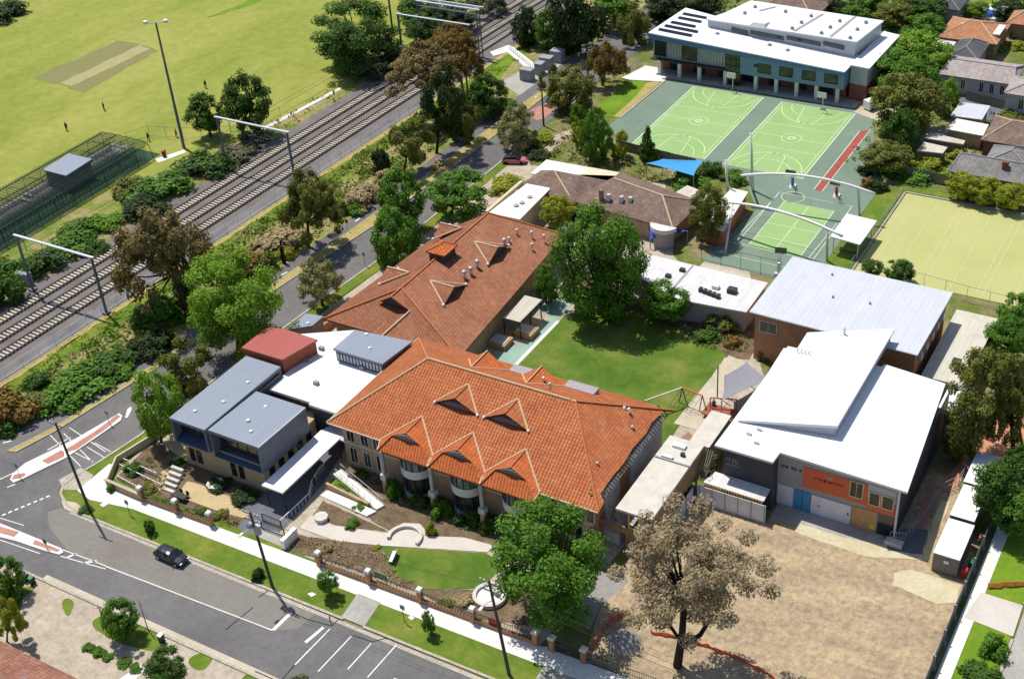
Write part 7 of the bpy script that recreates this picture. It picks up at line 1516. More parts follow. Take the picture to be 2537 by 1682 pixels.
tmb('white_picket_fence', 'white picket fence left of the sports hall colonnade', 'fence', m, 'offwhite_paint')
# ------------------------------------------------------------------ neighbouring houses
def house(name, label, x0, y0, x1, y1, ze, zr, roofm, wallm, axis='x', hipf=0.45, wins=(), chim=None, inset=0.45):
    t = thing(name, label, 'house', ((x0+x1)/2, (y0+y1)/2, 0)); m = MB()
    if axis == 'x': d = (y1-y0)/2*hipf*2*0.9; hp = hip_roof(m, x0, x1, y0, y1, ze, zr, min(x0+d, (x0+x1)/2-.3), max(x1-d, (x0+x1)/2+.3))
    else: d = (x1-x0)/2*hipf*2*0.9; hp = hip_roof(m, x0, x1, y0, y1, ze, zr, ry0=min(y0+d, (y0+y1)/2-.3), ry1=max(y1-d, (y0+y1)/2+.3))
    r = m.build('roof', roofm, t); caps(r, hp, 'ridge_cap' if 'terra' in roofm or 'orange' in roofm or 'brown' in roofm else 'plinth_grey', 0.12)
    MB().box(x0+inset, y0+inset, 0, x1-inset, y1-inset, ze-0.23).build('wall', wallm, t)
    for w in wins: window(t, *w)
    if chim: MB().box(chim[0]-.45, chim[1]-.45, chim[2], chim[0]+.45, chim[1]+.45, chim[3]).build('chimney', 'red_brick', t)
    return t
hA = house('neighbour_house', 'house with a weathered orange tile roof beside the blue pool', -60.3, 259.5, -48.6, 271.2, 3.4, 5.3, 'orange_tile', 'brown_brick', 'x')
MB().box(-50.3, 262.5, 4.0, -48.9, 268, 4.25).build('skylight', 'offwhite_paint', hA); MB().cyl((-56.4, 264.5, 4.4), 0.5, 0.5, 8).build('vent', 'lamp_white', hA)
house('neighbour_house', 'small dark slate roofed house squeezed behind the grey house', -56.0, 250.8, -50.0, 260.2, 3.2, 4.7, 'slate_tile', 'grey_render', 'y')
t = thing('carport', 'pale grey flat carport beside the dark slate roof', 'carport', (-58, 258.5, 0)); MB().box(-59.9, 255.5, 2.7, -56.4, 261, 2.9).build('roof', 'pale_sheet_aged', t)
for x, y in ((-59.7, 255.7), (-56.6, 255.7), (-59.7, 260.8), (-56.6, 260.8)): MB().box(x-.06, y-.06, 0, x+.06, y+.06, 2.7).build('post', 'grey_timber', t)
YH = 241.9
house('neighbour_house', 'long pinkish grey tiled house with narrow windows', -55.0, 240.8, -41.0, 250.6, 3.7, 5.0, 'pink_grey_tile', 'pale_render', 'x', 0.12, [('y', 241.25, x, x+0.7, 1.2, 3.0, -1) for x in (-52.8, -50.6, -47.2, -45.3, -43.4)])
house('neighbour_house', 'pale house with a white hip roof at the right picture edge', -41.6, 235.0, -28, 243.5, 4.4, 5.6, 'pink_grey_tile', 'pale_render', 'x', 0.5, [('y', 235.45, -38.8, -38.0, 1.6, 3.4, -1), ('y', 235.45, -35.5, -34.7, 1.6, 3.4, -1)])
t = thing('garage', 'white roofed garage beside the dark timber fence', 'garage', (-45.5, 228, 0)); MB().prism([(-48.4, 225.2), (-42.9, 225.6), (-43.0, 231.9), (-48.2, 231.5)], 2.75, 2.95).build('roof', 'pale_sheet', t); MB().prism([(-48.1, 225.6), (-43.2, 226), (-43.3, 231.6), (-48, 231.2)], 0, 2.74).build('wall', 'tan_render', t)
t = thing('garage', 'cream flat roofed garage below the white roofed one', 'garage', (-44, 221.5, 0)); MB().prism([(-47.8, 219.9), (-41.2, 219.6), (-41.4, 224.4), (-47.2, 224.8)], 2.6, 2.8).build('roof', 'offwhite_roof', t); MB().prism([(-47.5, 220.2), (-41.5, 219.9), (-41.7, 224.1), (-47, 224.5)], 0, 2.59).build('wall', 'tan_render', t)
t = thing('garden_shed', 'garden shed with rust streaked roof sheets', 'shed', (-47, 216.5, 0)); MB().prism([(-50.1, 215.6), (-43.5, 215.7), (-43.6, 217.2), (-50, 218.2)], 2.3, 2.5).build('roof', 'rust_sheet', t); MB().prism([(-49.9, 215.8), (-43.7, 215.9), (-43.8, 217.0), (-49.8, 218)], 0, 2.29).build('wall', 'grey_timber', t)
t = thing('garden_shed', 'pale flat shed in front of the rusty roofed shed', 'shed', (-48, 212.5, 0)); MB().prism([(-50.1, 210.6), (-45.8, 211.2), (-45.7, 213.8), (-49.9, 214.3)], 2.2, 2.4).build('roof', 'cream_sheet', t); MB().prism([(-49.9, 210.9), (-46, 211.5), (-45.9, 213.6), (-49.7, 214)], 0, 2.19).build('wall', 'grey_timber', t)
house('neighbour_house', 'brown tiled house with red brick wall at the right edge', -41.0, 217.0, -28, 227.5, 3.2, 5.2, 'brown_tile', 'red_brick', 'x', 0.4)
t = house('neighbour_house', 'grey tiled house with a brick chimney behind the yellow bushes', -43.0, 203.8, -24, 211.2, 3.1, 4.9, 'grey_tile', 'brown_brick', 'x', 0.15, [('y', 204.25, x, x+1.3, 0.8, 2.3, -1) for x in (-37, -33.5)], (-34.5, 206.2, 3.5, 5.4))
house('neighbour_house', 'grey tiled rear wing of the chimney house', -38.6, 209.5, -31, 216.2, 3.0, 4.6, 'grey_tile', 'brown_brick', 'y', 0.4)
house('neighbour_house', 'orange roofed house at the top right corner', -49.8, 272, -40, 279, 3.2, 5.0, 'orange_tile', 'brown_brick', 'x'); house('neighbour_house', 'dark slate roofed house at the top edge above the orange house', -65.0, 276, -60.2, 287, 3.0, 4.4, 'slate_tile', 'grey_render', 'y')
house('neighbour_house', 'brown roofed house behind the sports hall', -100, 259, -86, 271, 3.6, 5.6, 'brown_tile', 'brown_brick', 'x'); house('neighbour_house', 'grey roofed house hidden in trees at the top edge', -128, 266, -116, 276, 3.6, 5.8, 'grey_tile', 'brown_brick', 'x') if False else None
house('neighbour_house', 'red and grey mottled tile roof at the lower left corner', -118, 44.5, -92.6, 55.8, 3.1, 5.2, 'red_tile', 'brown_brick', 'x', 0.25)
t = thing('swimming_pool', 'blue swimming pool in white paving', 'pool', (-54.6, 284, 0)); MB().prism([(-58.5, 281), (-52.3, 281), (-52.3, 289), (-58.3, 289)], 0, 0.25).build('surround', 'concrete_path', t); MB().prism([(-56.5, 281.9), (-52.9, 282.0), (-52.9, 286), (-56.5, 286)], 0.1, 0.27).build('water', 'pool_water', t)
struct('pool_lawn', rect(-58, 289.2, -50, 293), 0.06, 'bright_grass')
def boards(name, label, a, b, h, mat='grey_timber', group='timber fences between the gardens'):
    t = thing(name, label, 'fence', (a[0], a[1], 0), group); A = Vector((*a, 0)); Bv = Vector((*b, 0)); n = int((Bv-A).length/0.22); m = MB(); rd = random.Random(int(abs(a[0]*10)))
    for k in range(n): p = A.lerp(Bv, k/n); q = A.lerp(Bv, (k+0.94)/n); hh = h*rd.uniform(0.97, 1.02); m.beam((p.x, p.y, hh/2), (q.x, q.y, hh/2), 0.03, hh)
    m.build('boards', mat, t); m = MB()
    for z in (0.4, h-0.3): m.beam(A+Vector((0, 0.06, z)), Bv+Vector((0, 0.06, z)), 0.06)
    m.build('rails', mat, t)
boards('timber_fence', 'grey timber paling fence above the turf pitch grass', (-54.2, 204.8), (-42.6, 204.5), 2.0); boards('timber_fence', 'dark timber paling fence below the long pinkish house', (-49, 239.3), (-36, 236.5), 1.9); boards('timber_fence', 'timber paling fence between rusty shed and grey tiled house', (-43, 217), (-41.8, 211.5), 1.8)
boards('timber_fence', 'long tan timber fence below the left large court', (-100.5, 195.5), (-84, 194.0), 1.9, 'grey_timber'); boards('timber_fence', 'timber fence beside the hall behind the trees', (-61.5, 232), (-59.5, 252), 1.9)
struct('neighbour_lawn', blob([(-52, 205), (-43.2, 206.5), (-43.4, 210.5), (-50, 210.2), (-55, 208)], 0.2, 1, 71), 0.05, 'bright_grass'); struct('pitch_bank', blob([(-48.6, 199.8), (-20, 200.2), (-20, 203.5), (-43, 203.8), (-52, 201.6)], 0.15, 1, 72), 0.05, 'verge_grass')
struct('neighbour_paving', [(-48.5, 232), (-41, 232), (-41, 240.5), (-50, 240.5)], 0.05, 'dark_paving'); struct('neighbour_paving', [(-52, 219), (-48, 219), (-48.2, 226), (-52, 226)], 0.05, 'grey_concrete'); struct('hall_side_path', [(-66.4, 226.4), (-60, 224), (-58.6, 230), (-64.8, 231)], 0.06, 'driveway')
struct('far_grass', blob([(-69, 252), (-62, 252), (-63, 262), (-82, 262), (-84, 254)], 0.3, 2, 73), 0.05, 'bright_grass')
# ------------------------------------------------------------------ trees and shrubs
tree('oak_tree', 'big round dark oak tree on the edge of the sports field', 874, 90, 98, 80, (902, 168), 'fine', 'oak_leaf', limbs=9)
tree('oak_tree', 'right and taller of the two oaks behind the pale gantry beam', 610, 252, 58, 58, (600, 338), 'round', 'oak_leaf', group='pair of oaks by the field')
tree('oak_tree', 'left and lower of the two oaks behind the pale gantry beam', 508, 280, 44, 42, (522, 340), 'round', 'oak_leaf', group='pair of oaks by the field')
tree('gum_tree', 'wide brown crowned gum tree standing before the railway tracks', 395, 620, 118, 98, (466, 778), 'dome', 'gum_leaf', v=0, limbs=14, tr=0.32)
tree('plane_tree', 'large bright green tree beside the red metal roof', 582, 755, 112, 112, (590, 885), 'fine', 'spring_leaf', limbs=9)
tree('street_tree', 'olive green tree between the bright green tree and the grey box roof', 465, 915, 66, 60, (490, 975), 'loose', 'olive_leaf', limbs=9)
tree('street_tree', 'slim light green tree at the corner wall of the grey wing', 392, 1000, 56, 76, (399, 1095), 'round', 'spring_leaf', v=1)
tree('gum_tree', 'olive green tree across the road from the long wing', 764, 502, 74, 70, (763, 612), 'dome', 'olive_leaf', limbs=9)
tree('flowering_tree', 'pale blossoming tree casting shade on the verge before the long wing', 788, 690, 62, 48, (799, 757), 'dome', 'pale_leaf')
tree('street_tree', 'lower of the two dense green trees beside the long wing, touching its eave', 978, 590, 56, 66, (975, 655), 'round', 'rich_leaf'); tree('street_tree', 'upper of the two dense green trees beside the long wing', 996, 492, 60, 64, (996, 575), 'round', 'rich_leaf')
tree('street_tree', 'broad green tree between the road and the cream flat roof', 1136, 482, 74, 58, (1110, 545), 'round', 'rich_leaf')
tree('gum_tree', 'rusty crowned gum above the tracks, topmost of the tall gum group', 1112, 102, 60, 42, (1150, 240), 'dome', 'rust_leaf', 'pale_bark', 'tall gums by the railway')
tree('gum_tree', 'right gum of the tall group, with dark olive rust foliage', 1152, 140, 46, 44, (1160, 262), 'dome', 'rust_leaf', 'pale_bark', 'tall gums by the railway')
tree('gum_tree', 'greyish brown gum leaning left over the railway tracks', 1040, 168, 90, 62, (1118, 300), 'dome', 'gum_leaf', 'bark', 'tall gums by the railway', limbs=10)
tree('gum_tree', 'dark lower gum with a black trunk on the road bank', 1096, 262, 56, 68, (1081, 380), 'loose', 'dark_leaf', 'black_bark', 'tall gums by the railway')
tree('gum_tree', 'olive dark gum beside the black trunked one', 1150, 290, 44, 58, (1120, 348), 'loose', 'olive_leaf', 'black_bark', 'tall gums by the railway')
tree('gum_tree', 'bushy green tree left of the grey plinth yard', 1206, 238, 48, 46, (1200, 292), 'round', 'oak_leaf')
tree('wattle_tree', 'grey green wattle on the bank beside the dry shrubs', 1016, 350, 54, 50, (1000, 424), 'loose', 'olive_leaf')
shrub('dark_bush', 'narrow dark bush left of the grey green wattle', 951, 395, 24, 44, 'dark_leaf')
# top edge
tree('pine_tree', 'very dark tall pine at the top edge beside the road', 1430, 40, 72, 78, (1442, 130), 'round', 'dark_leaf', 'black_bark')
tree('cypress_tree', 'dark upright tree by the railway at the top edge', 1300, 68, 34, 48, (1302, 112), 'round', 'dark_leaf'); tree('broad_tree', 'mid green tree between the dark upright tree and the pine', 1358, 75, 34, 46, (1362, 118), 'round', 'rich_leaf')
tree('broad_tree', 'bright green tree right of the dark pine at the top edge', 1530, 14, 52, 42, (1525, 70), 'round', 'rich_leaf'); tree('wattle_tree', 'sparse yellow olive tree beside the sports hall solar rows', 1564, 62, 42, 44, (1585, 108), 'loose', 'olive_leaf')
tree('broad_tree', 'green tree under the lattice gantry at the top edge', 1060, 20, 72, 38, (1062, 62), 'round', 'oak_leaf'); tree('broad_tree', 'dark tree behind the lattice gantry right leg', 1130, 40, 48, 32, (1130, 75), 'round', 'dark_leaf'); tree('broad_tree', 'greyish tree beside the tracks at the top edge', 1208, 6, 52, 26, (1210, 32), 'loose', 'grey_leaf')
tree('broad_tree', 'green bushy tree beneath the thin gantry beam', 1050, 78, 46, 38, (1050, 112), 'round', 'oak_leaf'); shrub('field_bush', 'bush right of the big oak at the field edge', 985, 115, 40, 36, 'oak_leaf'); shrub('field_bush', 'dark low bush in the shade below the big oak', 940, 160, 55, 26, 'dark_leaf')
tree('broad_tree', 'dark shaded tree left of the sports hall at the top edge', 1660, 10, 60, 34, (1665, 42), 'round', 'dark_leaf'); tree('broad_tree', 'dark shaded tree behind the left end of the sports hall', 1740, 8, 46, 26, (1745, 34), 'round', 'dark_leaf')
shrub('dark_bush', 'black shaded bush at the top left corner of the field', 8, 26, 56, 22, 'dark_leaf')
# around the distant road
tree('gum_tree', 'olive orange tree shading the lawn corner left of the sports hall', 1506, 150, 48, 40, (1492, 212), 'dome', 'rust_leaf', 'black_bark'); tree('gum_tree', 'rounded olive tree beside the red paved forecourt', 1414, 224, 56, 52, (1398, 278), 'round', 'olive_leaf'); tree('gum_tree', 'small olive tree leaning over the distant pole', 1362, 205, 30, 34, (1372, 250), 'loose', 'olive_leaf')
tree('flowering_tree', 'pale blossoming tree over the dark road shadow', 1280, 310, 56, 46, (1286, 362), 'dome', 'pale_leaf'); tree('broad_tree', 'bright green tree at the left corner of the courts', 1476, 340, 38, 54, (1476, 400), 'round', 'rich_leaf'); tree('broad_tree', 'slender young green tree behind the bright court corner tree', 1432, 292, 20, 28, (1434, 325), 'round', 'rich_leaf')
tree('wattle_tree', 'pale yellow tree right of the bright court corner tree', 1534, 356, 30, 32, (1532, 392), 'loose', 'yellow_leaf'); tree('wattle_tree', 'pale yellow tree left of the bright court corner tree', 1436, 334, 26, 30, (1440, 372), 'loose', 'yellow_leaf')
tree('conifer', 'small cone shaped conifer at the edge of the courts', 1605, 358, 23, 44, (1606, 400), 'cone', 'oak_leaf'); shrub('court_bush', 'dark green bush between the blue sail and the courts', 1762, 412, 30, 30, 'oak_leaf'); shrub('court_bush', 'green bush beside the white mast of the arched frame', 1818, 430, 34, 26, 'rich_leaf'); shrub('court_bush', 'low green hedge bush below the light blue sail', 1705, 448, 54, 18, 'rich_leaf')
# school grounds
tree('shade_tree', 'huge dense green tree at the head of the central lawn', 1487, 650, 114, 128, (1490, 778), 'fine', 'rich_leaf', v=0, limbs=9, tr=0.5)
tree('shade_tree', 'smaller green tree tucked left of the huge lawn tree', 1356, 702, 32, 40, (1352, 752), 'round', 'rich_leaf'); tree('shade_tree', 'rounded green tree right of the huge lawn tree', 1648, 745, 56, 46, (1645, 800), 'round', 'rich_leaf')
tree('shade_tree', 'olive tree beside the terracotta block', 1752, 526, 46, 58, (1738, 595), 'round', 'olive_leaf'); tree('courtyard_tree', 'yellow green tree in the courtyard between the cream roofs', 1378, 522, 42, 36, (1385, 565), 'round', 'yellow_leaf'); shrub('courtyard_bush', 'dark bush under the brown tiled eave', 1440, 530, 32, 22, 'dark_leaf')
for k, (cx, cy, rx, ry, lf, lab) in enumerate(((1790, 780, 42, 38, 'olive_leaf', 'dark olive shrub left of the orange brick hall'), (1828, 762, 34, 34, 'rust_leaf', 'bronze shrub against the orange brick hall corner'), (1755, 822, 38, 22, 'oak_leaf', 'dark green shrub at the right rim of the central lawn'), (1868, 738, 22, 24, 'olive_leaf', 'thin shrub in the gap between the two pale roofs'), (1818, 838, 24, 20, 'rust_leaf', 'reddish shrub by the paved walk'), (1892, 862, 26, 26, 'olive_leaf', 'low shrub below the orange brick hall window'))): shrub('garden_shrub', lab, cx, cy, rx, ry, lf, 'shrubs round the central lawn')
for cx, cy, rx, ry, lf, lab in ((335, 1150, 26, 20, 'oak_leaf', 'dark shrub behind the white garden rails'), (365, 1200, 26, 14, 'olive_leaf', 'low olive shrub inside the corner wall'), (440, 1140, 20, 16, 'oak_leaf', 'round shrub beside the timber steps'), (606, 1222, 34, 20, 'dark_leaf', 'dark shrub bed under the tan wall near the canopy'), (545, 1198, 30, 12, 'dark_leaf', 'low dark shrub along the tan wall'), (501, 1260, 14, 12, 'rich_leaf', 'small green shrub behind the street wall'), (543, 1267, 22, 15, 'olive_leaf', 'olive shrub behind the street wall by the gate'), (276, 1206, 10, 14, 'rich_leaf', 'small hedge bush outside the corner wall'), (850, 1192, 26, 16, 'spring_leaf', 'bright low bush in the ramp garden'), (890, 1250, 18, 12, 'rich_leaf', 'low bush at the foot of the ramp'), (872, 1290, 20, 16, 'rich_leaf', 'green bush between garden path and ramp'), (973, 1200, 22, 36, 'rich_leaf', 'bush at the foot of the first column'), (1036, 1228, 28, 26, 'oak_leaf', 'dark bush under the first bay window'), (1090, 1248, 30, 32, 'rich_leaf', 'bush between the first and second bay windows'), (1160, 1265, 36, 30, 'oak_leaf', 'bush under the second bay window'), (1068, 1305, 14, 24, 'yellow_leaf', 'yellow green bush at the right end of the curved bench'), (1215, 1292, 26, 30, 'oak_leaf', 'bush beside the third column'), (1000, 1160, 18, 22, 'oak_leaf', 'dark creeper bush behind the first column'), (808, 1350, 18, 14, 'dry_leaf', 'pale dry plant in the brown planting bed'), (935, 1352, 10, 8, 'yellow_leaf', 'small grassy plant at the lawn corner'), (1150, 1478, 26, 12, 'dry_leaf', 'brownish plants left of the round pond'), (1105, 1490, 20, 9, 'olive_leaf', 'olive plants along the inside of the street railing')): shrub('garden_shrub', lab, cx, cy, rx, ry, lf, 'shrubs in the front garden')
# foreground trees
tree('green_tree', 'big bright green tree in the foreground before the orange roof corner', 1355, 1395, 138, 126, (1372, 1530), 'fine', 'rich_leaf', v=1, limbs=10, tr=0.35)
bg_ = tree('brown_gum_tree', 'large brown leaved gum tree with a forked black trunk on the site', 1715, 1400, 182, 158, (1678, 1650), 'sparse', 'brown_leaf', 'black_bark', v=0, limbs=18, tr=0.38)
gb = at(1678, 1650); g1 = gb+Vector((0.1, 0, 2.6)); P_ = [g1, at(1735, 1572, 4.0), at(1780, 1500, 6.2), at(1800, 1440, 8.5)]
MB().tube(P_, [0.3, 0.26, 0.2, 0.08], 7).build('limb', 'black_bark', bg_, True); MB().tube([gb+Vector((0, 0, 4.5)), at(1620, 1490, 7.5), at(1600, 1420, 9.5)], [0.22, 0.14, 0.05], 6).build('limb', 'black_bark', bg_, True)
tree('street_sapling', 'rounded young street tree on the verge left of the crossover', 812, 1440, 25, 27, (820, 1476), 'round', 'rich_leaf', group='young street trees'); tree('street_sapling', 'slim young street tree on the verge right of the crossover', 1062, 1540, 17, 26, (1070, 1572), 'round', 'rich_leaf', group='young street trees'); tree('street_sapling', 'tiny dark street tree behind the parked car', 370, 1305, 12, 16, (371, 1322), 'round', 'oak_leaf', group='young street trees')
shrub('pole_bush', 'dark bush wrapped round the pole before the entrance', 640, 1415, 18, 24, 'dark_leaf'); shrub('pole_bush', 'low dark bush at the corner pole foot', 212, 1258, 18, 12, 'oak_leaf')
tree('garden_tree', 'leafy green tree on the near lawn left of the dead sapling', 298, 1532, 44, 44, (308, 1580), 'round', 'rich_leaf'); tree('garden_tree', 'dense round dark tree at the bottom edge', 410, 1652, 46, 42, (415, 1700), 'round', 'oak_leaf'); tree('garden_tree', 'green tree at the left edge above the near driveway', 14, 1432, 42, 48, (20, 1478), 'round', 'rich_leaf'); tree('garden_tree', 'yellow olive tree at the left edge above the red roof corner', 22, 1530, 36, 46, (16, 1590), 'loose', 'yellow_leaf')
for cx, cy, rx, ry, lab in ((222, 1598, 16, 13, 'first clipped hedge ball of the near garden'), (246, 1610, 16, 13, 'second clipped hedge ball, in the middle of the near hedge'), (268, 1622, 14, 11, 'third clipped hedge ball nearest the driveway gap'), (306, 1636, 18, 11, 'clipped hedge ball right of the driveway gap'), (336, 1648, 17, 11, 'last clipped hedge ball by the white path')): shrub('hedge_ball', lab, cx, cy, rx, ry, 'rich_leaf', 'clipped hedge of the near garden')
shrub('street_bush', 'grey green bush at the bottom edge by the road', 738, 1676, 24, 18, 'grey_leaf')
# right side
R_T = ((2283, 132, 70, 50, (2280, 190), 'round', 'spring_leaf', 'bright green tree beside the long pinkish house'), (2240, 172, 76, 42, (2240, 230), 'round', 'rich_leaf', 'mid green tree between the bright tree and the hall corner'), (2252, 248, 82, 66, (2262, 325), 'round', 'olive_leaf', 'dark olive tree shading the white van'), (2345, 240, 28, 36, (2340, 285), 'round', 'spring_leaf', 'light green tree left of the white garage'), (2285, 68, 52, 36, (2285, 110), 'round', 'rich_leaf', 'dark green tree left of the orange roofed house'), (2212, 34, 42, 28, (2212, 66), 'round', 'olive_leaf', 'rounded olive tree behind the sports hall'), (2140, 14, 52, 22, (2140, 40), 'round', 'rich_leaf', 'green tree at the top edge behind the hall roof'), (2285, 14, 62, 24, (2285, 42), 'round', 'oak_leaf', 'dark tree at the top edge near the slate house'), (2050, 12, 40, 20, (2050, 36), 'round', 'dark_leaf', 'dark tree at the top edge behind the hall'), (2215, 128, 30, 28, (2200, 160), 'round', 'olive_leaf', 'olive hedge tree along the hall side wall'), (2230, 332, 42, 46, (2232, 385), 'round', 'oak_leaf', 'dark tree above the round garden bushes'), (2195, 385, 58, 34, (2195, 425), 'round', 'olive_leaf', 'grey olive tree behind the runway end'), (2420, 20, 26, 16, (2420, 40), 'round', 'spring_leaf', 'bright tree at the top edge left of the pool'), (2500, 24, 34, 22, (2500, 48), 'round', 'dark_leaf', 'dark tree at the top right corner'))
for cx, cy, rx, ry, b, st, lf, lab in R_T: tree('garden_tree', lab, cx, cy, rx, ry, b, st, lf, group='trees behind the courts')
for cx, cy, rx, ry, lf, lab in ((2458, 116, 30, 17, 'spring_leaf', 'green bush below the orange roofed house'), (2522, 108, 26, 17, 'yellow_leaf', 'yellow round bush at the right edge below the orange house'), (2390, 334, 32, 15, 'olive_leaf', 'olive bush below the cream garage'), (2300, 392, 38, 20, 'yellow_leaf', 'yellow green bushes before the pale shed'), (2373, 368, 28, 22, 'yellow_leaf', 'yellow bush right of the pale shed'), (2507, 282, 32, 18, 'olive_leaf', 'dark bush by the dark timber fence'), (2175, 456, 24, 22, 'dark_leaf', 'round dark shrub at the far right arch end'), (2150, 448, 18, 20, 'rust_leaf', 'reddish shrub left of the round dark one'), (2222, 420, 34, 18, 'rich_leaf', 'green bush above the grey paling fence'), (2280, 432, 44, 14, 'rich_leaf', 'low green creeper along the grey paling fence'), (2449, 352, 10, 10, 'spring_leaf', 'small bush at the corner of the brown tiled house'), (2145, 415, 20, 18, 'dark_leaf', 'dark bush beside the red runway')): shrub('garden_bush', lab, cx, cy, rx, ry, lf, 'bushes of the neighbouring gardens')
for cx, cy, rx, ry, lab in ((2386, 458, 36, 30, 'leftmost yellow green tree of the row below the chimney house'), (2440, 472, 36, 30, 'middle yellow green tree of the row below the chimney house'), (2508, 486, 36, 30, 'rightmost yellow green tree of the row below the chimney house')): tree('hedge_tree', lab, cx, cy, rx, ry, (cx, cy+34), 'round', 'yellow_leaf', group='row of yellow green trees')
for cx, cy, rx, ry, lab in ((2160, 664, 26, 20, 'left spiky dark shrub above the hall roof edge'), (2226, 670, 36, 28, 'right spiky dark shrub above the hall roof edge')): tree('spiky_shrub', lab, cx, cy, rx, ry, (cx, cy+30), 'round', 'oak_leaf', group='spiky shrubs by the turf pitch')
tree('garden_tree', 'green tree at the right edge below the turf pitch', 2520, 770, 46, 44, (2520, 830), 'round', 'rich_leaf'); tree('garden_tree', 'leafy green tree at the right edge beside the low cream block', 2495, 832, 46, 42, (2500, 890), 'round', 'rich_leaf')
tree('gum_tree', 'spreading olive gum over the orange path, upper crown', 2462, 930, 86, 70, (2512, 1120), 'dome', 'olive_leaf', 'black_bark', 'gums over the orange path', limbs=9); tree('gum_tree', 'olive gum over the orange path, crown at the right edge', 2508, 1012, 60, 66, (2535, 1130), 'dome', 'olive_leaf', 'black_bark', 'gums over the orange path'); tree('gum_tree', 'dense olive gum between the white hall annex and the orange path', 2396, 1050, 50, 80, (2405, 1140), 'round', 'olive_leaf', 'black_bark', 'gums over the orange path')
tree('street_tree', 'dark green tree overhanging the middle white container', 2480, 1205, 62, 62, (2500, 1300), 'round', 'oak_leaf', group='green trees beside the containers'); tree('street_tree', 'green tree at the right edge shading the footpath', 2522, 1258, 56, 52, (2530, 1330), 'round', 'rich_leaf', group='green trees beside the containers'); tree('street_tree', 'dark tree at the right edge behind the containers', 2532, 1150, 40, 44, (2540, 1210), 'round', 'oak_leaf', group='green trees beside the containers')
shrub('verge_shrub', 'leafy green shrub below the concrete driveway', 2456, 1588, 38, 38, 'rich_leaf'); shrub('verge_shrub', 'dark green shrub at the bottom right corner', 2428, 1660, 46, 28, 'oak_leaf')
# railway bank scrub, left
for cx, cy, rx, ry, lf, lab in ((510, 390, 66, 46, 'oak_leaf', 'broad green bush below the tall floodlight tower'), (400, 446, 74, 46, 'rich_leaf', 'large green bush at the end of the cricket nets'), (592, 366, 46, 30, 'grey_leaf', 'grey green bush between tower and gantry'), (320, 450, 46, 34, 'olive_leaf', 'olive bush hiding the cricket nets end'), (360, 500, 55, 40, 'dark_leaf', 'dark lower bush beside the first railway track'), (640, 330, 46, 26, 'grey_leaf', 'bluish bush under the gantry beam end'), (191, 560, 48, 34, 'rich_leaf', 'green bush in front of the shaded nets'), (170, 600, 56, 30, 'rich_leaf', 'green bush under the left gantry beam'), (104, 632, 56, 44, 'oak_leaf', 'dark bush at the left gantry mast'), (26, 655, 46, 44, 'rich_leaf', 'green bush at the left picture edge by the signal cabinets'), (20, 710, 42, 50, 'oak_leaf', 'dark bush at the left picture edge below the cabinets'), (270, 538, 40, 30, 'spring_leaf', 'pale green bush beside the first railway track'), (232, 600, 36, 26, 'oak_leaf', 'small dark bush near the first railway track')): shrub('lineside_bush', lab, cx, cy, rx, ry, lf, 'bushes on the field side of the railway')
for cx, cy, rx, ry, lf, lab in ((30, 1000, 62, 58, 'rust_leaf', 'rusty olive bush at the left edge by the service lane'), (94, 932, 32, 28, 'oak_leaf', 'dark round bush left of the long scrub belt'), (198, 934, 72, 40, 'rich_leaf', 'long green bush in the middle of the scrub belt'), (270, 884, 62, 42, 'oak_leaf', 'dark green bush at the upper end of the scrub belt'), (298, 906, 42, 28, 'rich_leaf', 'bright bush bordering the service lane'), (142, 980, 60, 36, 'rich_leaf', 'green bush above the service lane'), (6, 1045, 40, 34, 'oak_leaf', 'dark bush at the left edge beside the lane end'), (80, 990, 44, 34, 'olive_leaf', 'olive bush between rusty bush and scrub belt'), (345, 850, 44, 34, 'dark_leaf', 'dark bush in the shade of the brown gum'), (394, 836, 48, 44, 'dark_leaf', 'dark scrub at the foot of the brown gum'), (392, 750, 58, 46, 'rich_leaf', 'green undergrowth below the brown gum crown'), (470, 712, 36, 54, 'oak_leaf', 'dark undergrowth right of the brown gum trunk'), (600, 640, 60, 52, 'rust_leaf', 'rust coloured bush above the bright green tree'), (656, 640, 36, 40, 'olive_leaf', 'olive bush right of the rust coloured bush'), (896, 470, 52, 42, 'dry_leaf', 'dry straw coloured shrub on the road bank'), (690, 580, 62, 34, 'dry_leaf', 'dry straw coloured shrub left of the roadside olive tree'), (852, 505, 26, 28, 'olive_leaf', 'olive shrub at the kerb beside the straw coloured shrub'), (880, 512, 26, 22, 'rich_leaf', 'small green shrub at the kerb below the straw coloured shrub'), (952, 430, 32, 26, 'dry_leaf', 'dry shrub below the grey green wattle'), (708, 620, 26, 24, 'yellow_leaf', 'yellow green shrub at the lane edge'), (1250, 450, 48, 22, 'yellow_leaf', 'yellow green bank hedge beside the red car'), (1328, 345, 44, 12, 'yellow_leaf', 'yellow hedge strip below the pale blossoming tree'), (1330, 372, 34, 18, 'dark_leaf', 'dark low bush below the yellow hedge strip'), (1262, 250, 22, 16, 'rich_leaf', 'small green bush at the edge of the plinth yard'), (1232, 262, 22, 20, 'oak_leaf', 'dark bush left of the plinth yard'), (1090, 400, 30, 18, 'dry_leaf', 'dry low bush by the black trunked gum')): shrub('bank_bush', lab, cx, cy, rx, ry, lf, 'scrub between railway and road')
t = thing('tree_stump', 'bare dark trunk stump on the road bank beside the straw shrub', 'tree stump', at(704, 652)); B = at(704, 652); MB().tube([B, B+Vector((0, 0, 3.2))], [0.35, 0.28], 8).build('trunk', 'black_bark', t)
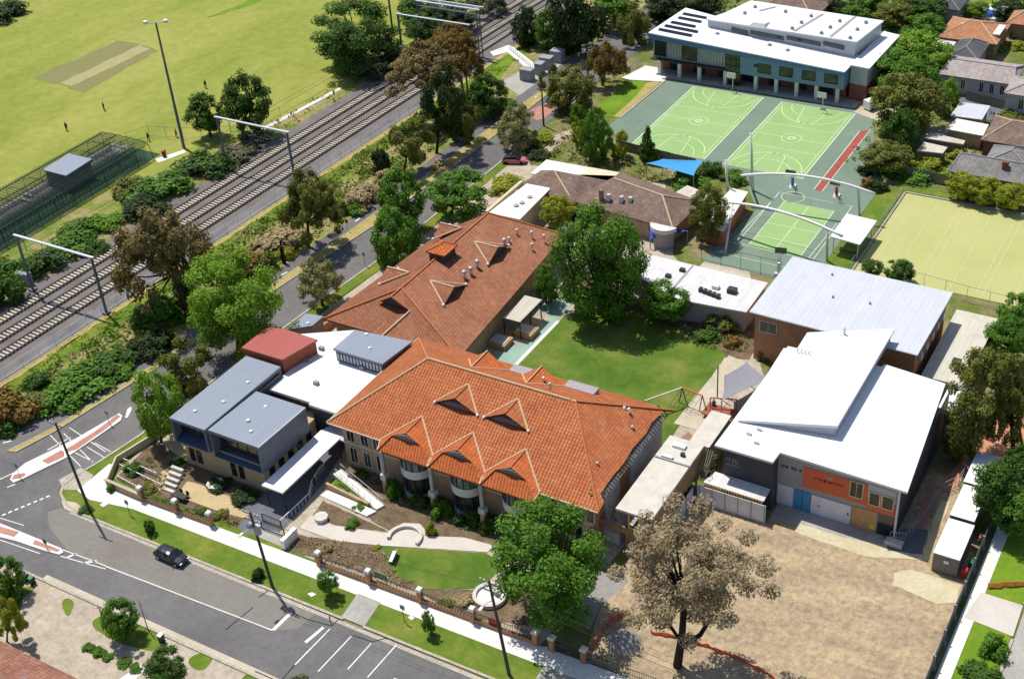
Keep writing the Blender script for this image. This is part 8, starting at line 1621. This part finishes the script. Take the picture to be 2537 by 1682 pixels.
# ground cover: tufts
def tufts(name, poly, n, size, mat, seed, h=1.0):
    rd = random.Random(seed); xs = [p[0] for p in poly]; ys = [p[1] for p in poly]; V = []; F = []
    def inside(x, y):
        c = False; j = len(poly)-1
        for i in range(len(poly)):
            if (poly[i][1] > y) != (poly[j][1] > y) and x < (poly[j][0]-poly[i][0])*(y-poly[i][1])/(poly[j][1]-poly[i][1])+poly[i][0]: c = not c
            j = i
        return c
    k = 0
    while k < n:
        x, y = rd.uniform(min(xs), max(xs)), rd.uniform(min(ys), max(ys))
        if not inside(x, y): k += 0.2; continue
        s = size*rd.uniform(0.4, 1.3); k += 1
        if noise.noise(Vector((x*0.25, y*0.25, seed))) < -0.12: continue
        for j in range(7):
            c = Vector((x+rd.uniform(-s, s), y+rd.uniform(-s, s), 0.04+rd.uniform(0.02, s*0.7*h))); leaf(V, F, c, (rnd_dir(rd)+Vector((0, 0, 0.7))).normalized(), s*0.45, rd)
    me = bpy.data.meshes.new(name); me.from_pydata(V, [], F); me.update(); me.materials.append(MATS[mat]); o = bpy.data.objects.new(name, me); COL.objects.link(o)
    return tag(o, kind='stuff')
bank = [(-147, 60), (-139, 82), (-132.5, 130), (-131, 195), (-135, 215), (-143, 200), (-144, 150), (-145, 90)]
tufts('bank_ground_cover', bank, 1300, 0.7, 'olive_leaf', 1); tufts('bank_green_cover', bank, 800, 0.7, 'rich_leaf', 2); tufts('bank_dry_cover', bank, 700, 0.6, 'dry_leaf', 3)
tufts('embankment_cover', [(rail_x(60)+10.8, 60), (rail_x(60)+15, 60), (rail_x(225)+15, 225), (rail_x(225)+10.8, 225)], 1100, 0.45, 'spring_leaf', 4, 0.7)
tufts('lineside_cover', [(-178, 60), (-170, 60), (-166, 120), (-164, 165), (-161, 225), (-165, 225), (-170, 160)], 700, 0.5, 'olive_leaf', 5)
tufts('garden_cover', [(-116, 83.5), (-101, 83.5), (-97, 84), (-97, 85.5), (-105, 85.3), (-110, 87), (-117, 90)], 240, 0.32, 'olive_leaf', 6); tufts('bed_cover', P2((722, 1325), (945, 1355), (1050, 1458), (1060, 1470), (720, 1368)), 300, 0.28, 'dry_leaf', 7); tufts('hedge_cover', [(-90, 97.5), (-56, 97.5), (-56, 100), (-90, 100)], 260, 0.45, 'oak_leaf', 8, 1.4)
struct('play_garden', blob([(-112, 184), (-92, 184), (-80, 191), (-82, 195), (-100, 195.5), (-110, 199)], 0.3, 1.2, 81), 0.04, 'yard_earth'); tufts('play_garden_cover', [(-112, 183), (-93, 184), (-80, 192), (-82, 195), (-100, 195), (-113, 200)], 420, 0.5, 'olive_leaf', 12, 1.3); tufts('play_garden_dry_cover', [(-112, 183), (-93, 184), (-80, 192), (-82, 195), (-100, 195), (-113, 200)], 260, 0.5, 'dry_leaf', 13, 1.2)
tufts('yard_cover', [(-62, 203), (-40, 203), (-40, 235), (-60, 250)], 420, 0.5, 'rich_leaf', 9); tufts('far_cover', [(-130, 235), (-60, 256), (-40, 280), (-60, 320), (-140, 330)], 900, 1.3, 'oak_leaf', 10, 1.8); tufts('walk_cover', [(-84, 146), (-56, 143), (-54, 151), (-76, 152)], 260, 0.45, 'olive_leaf', 11)
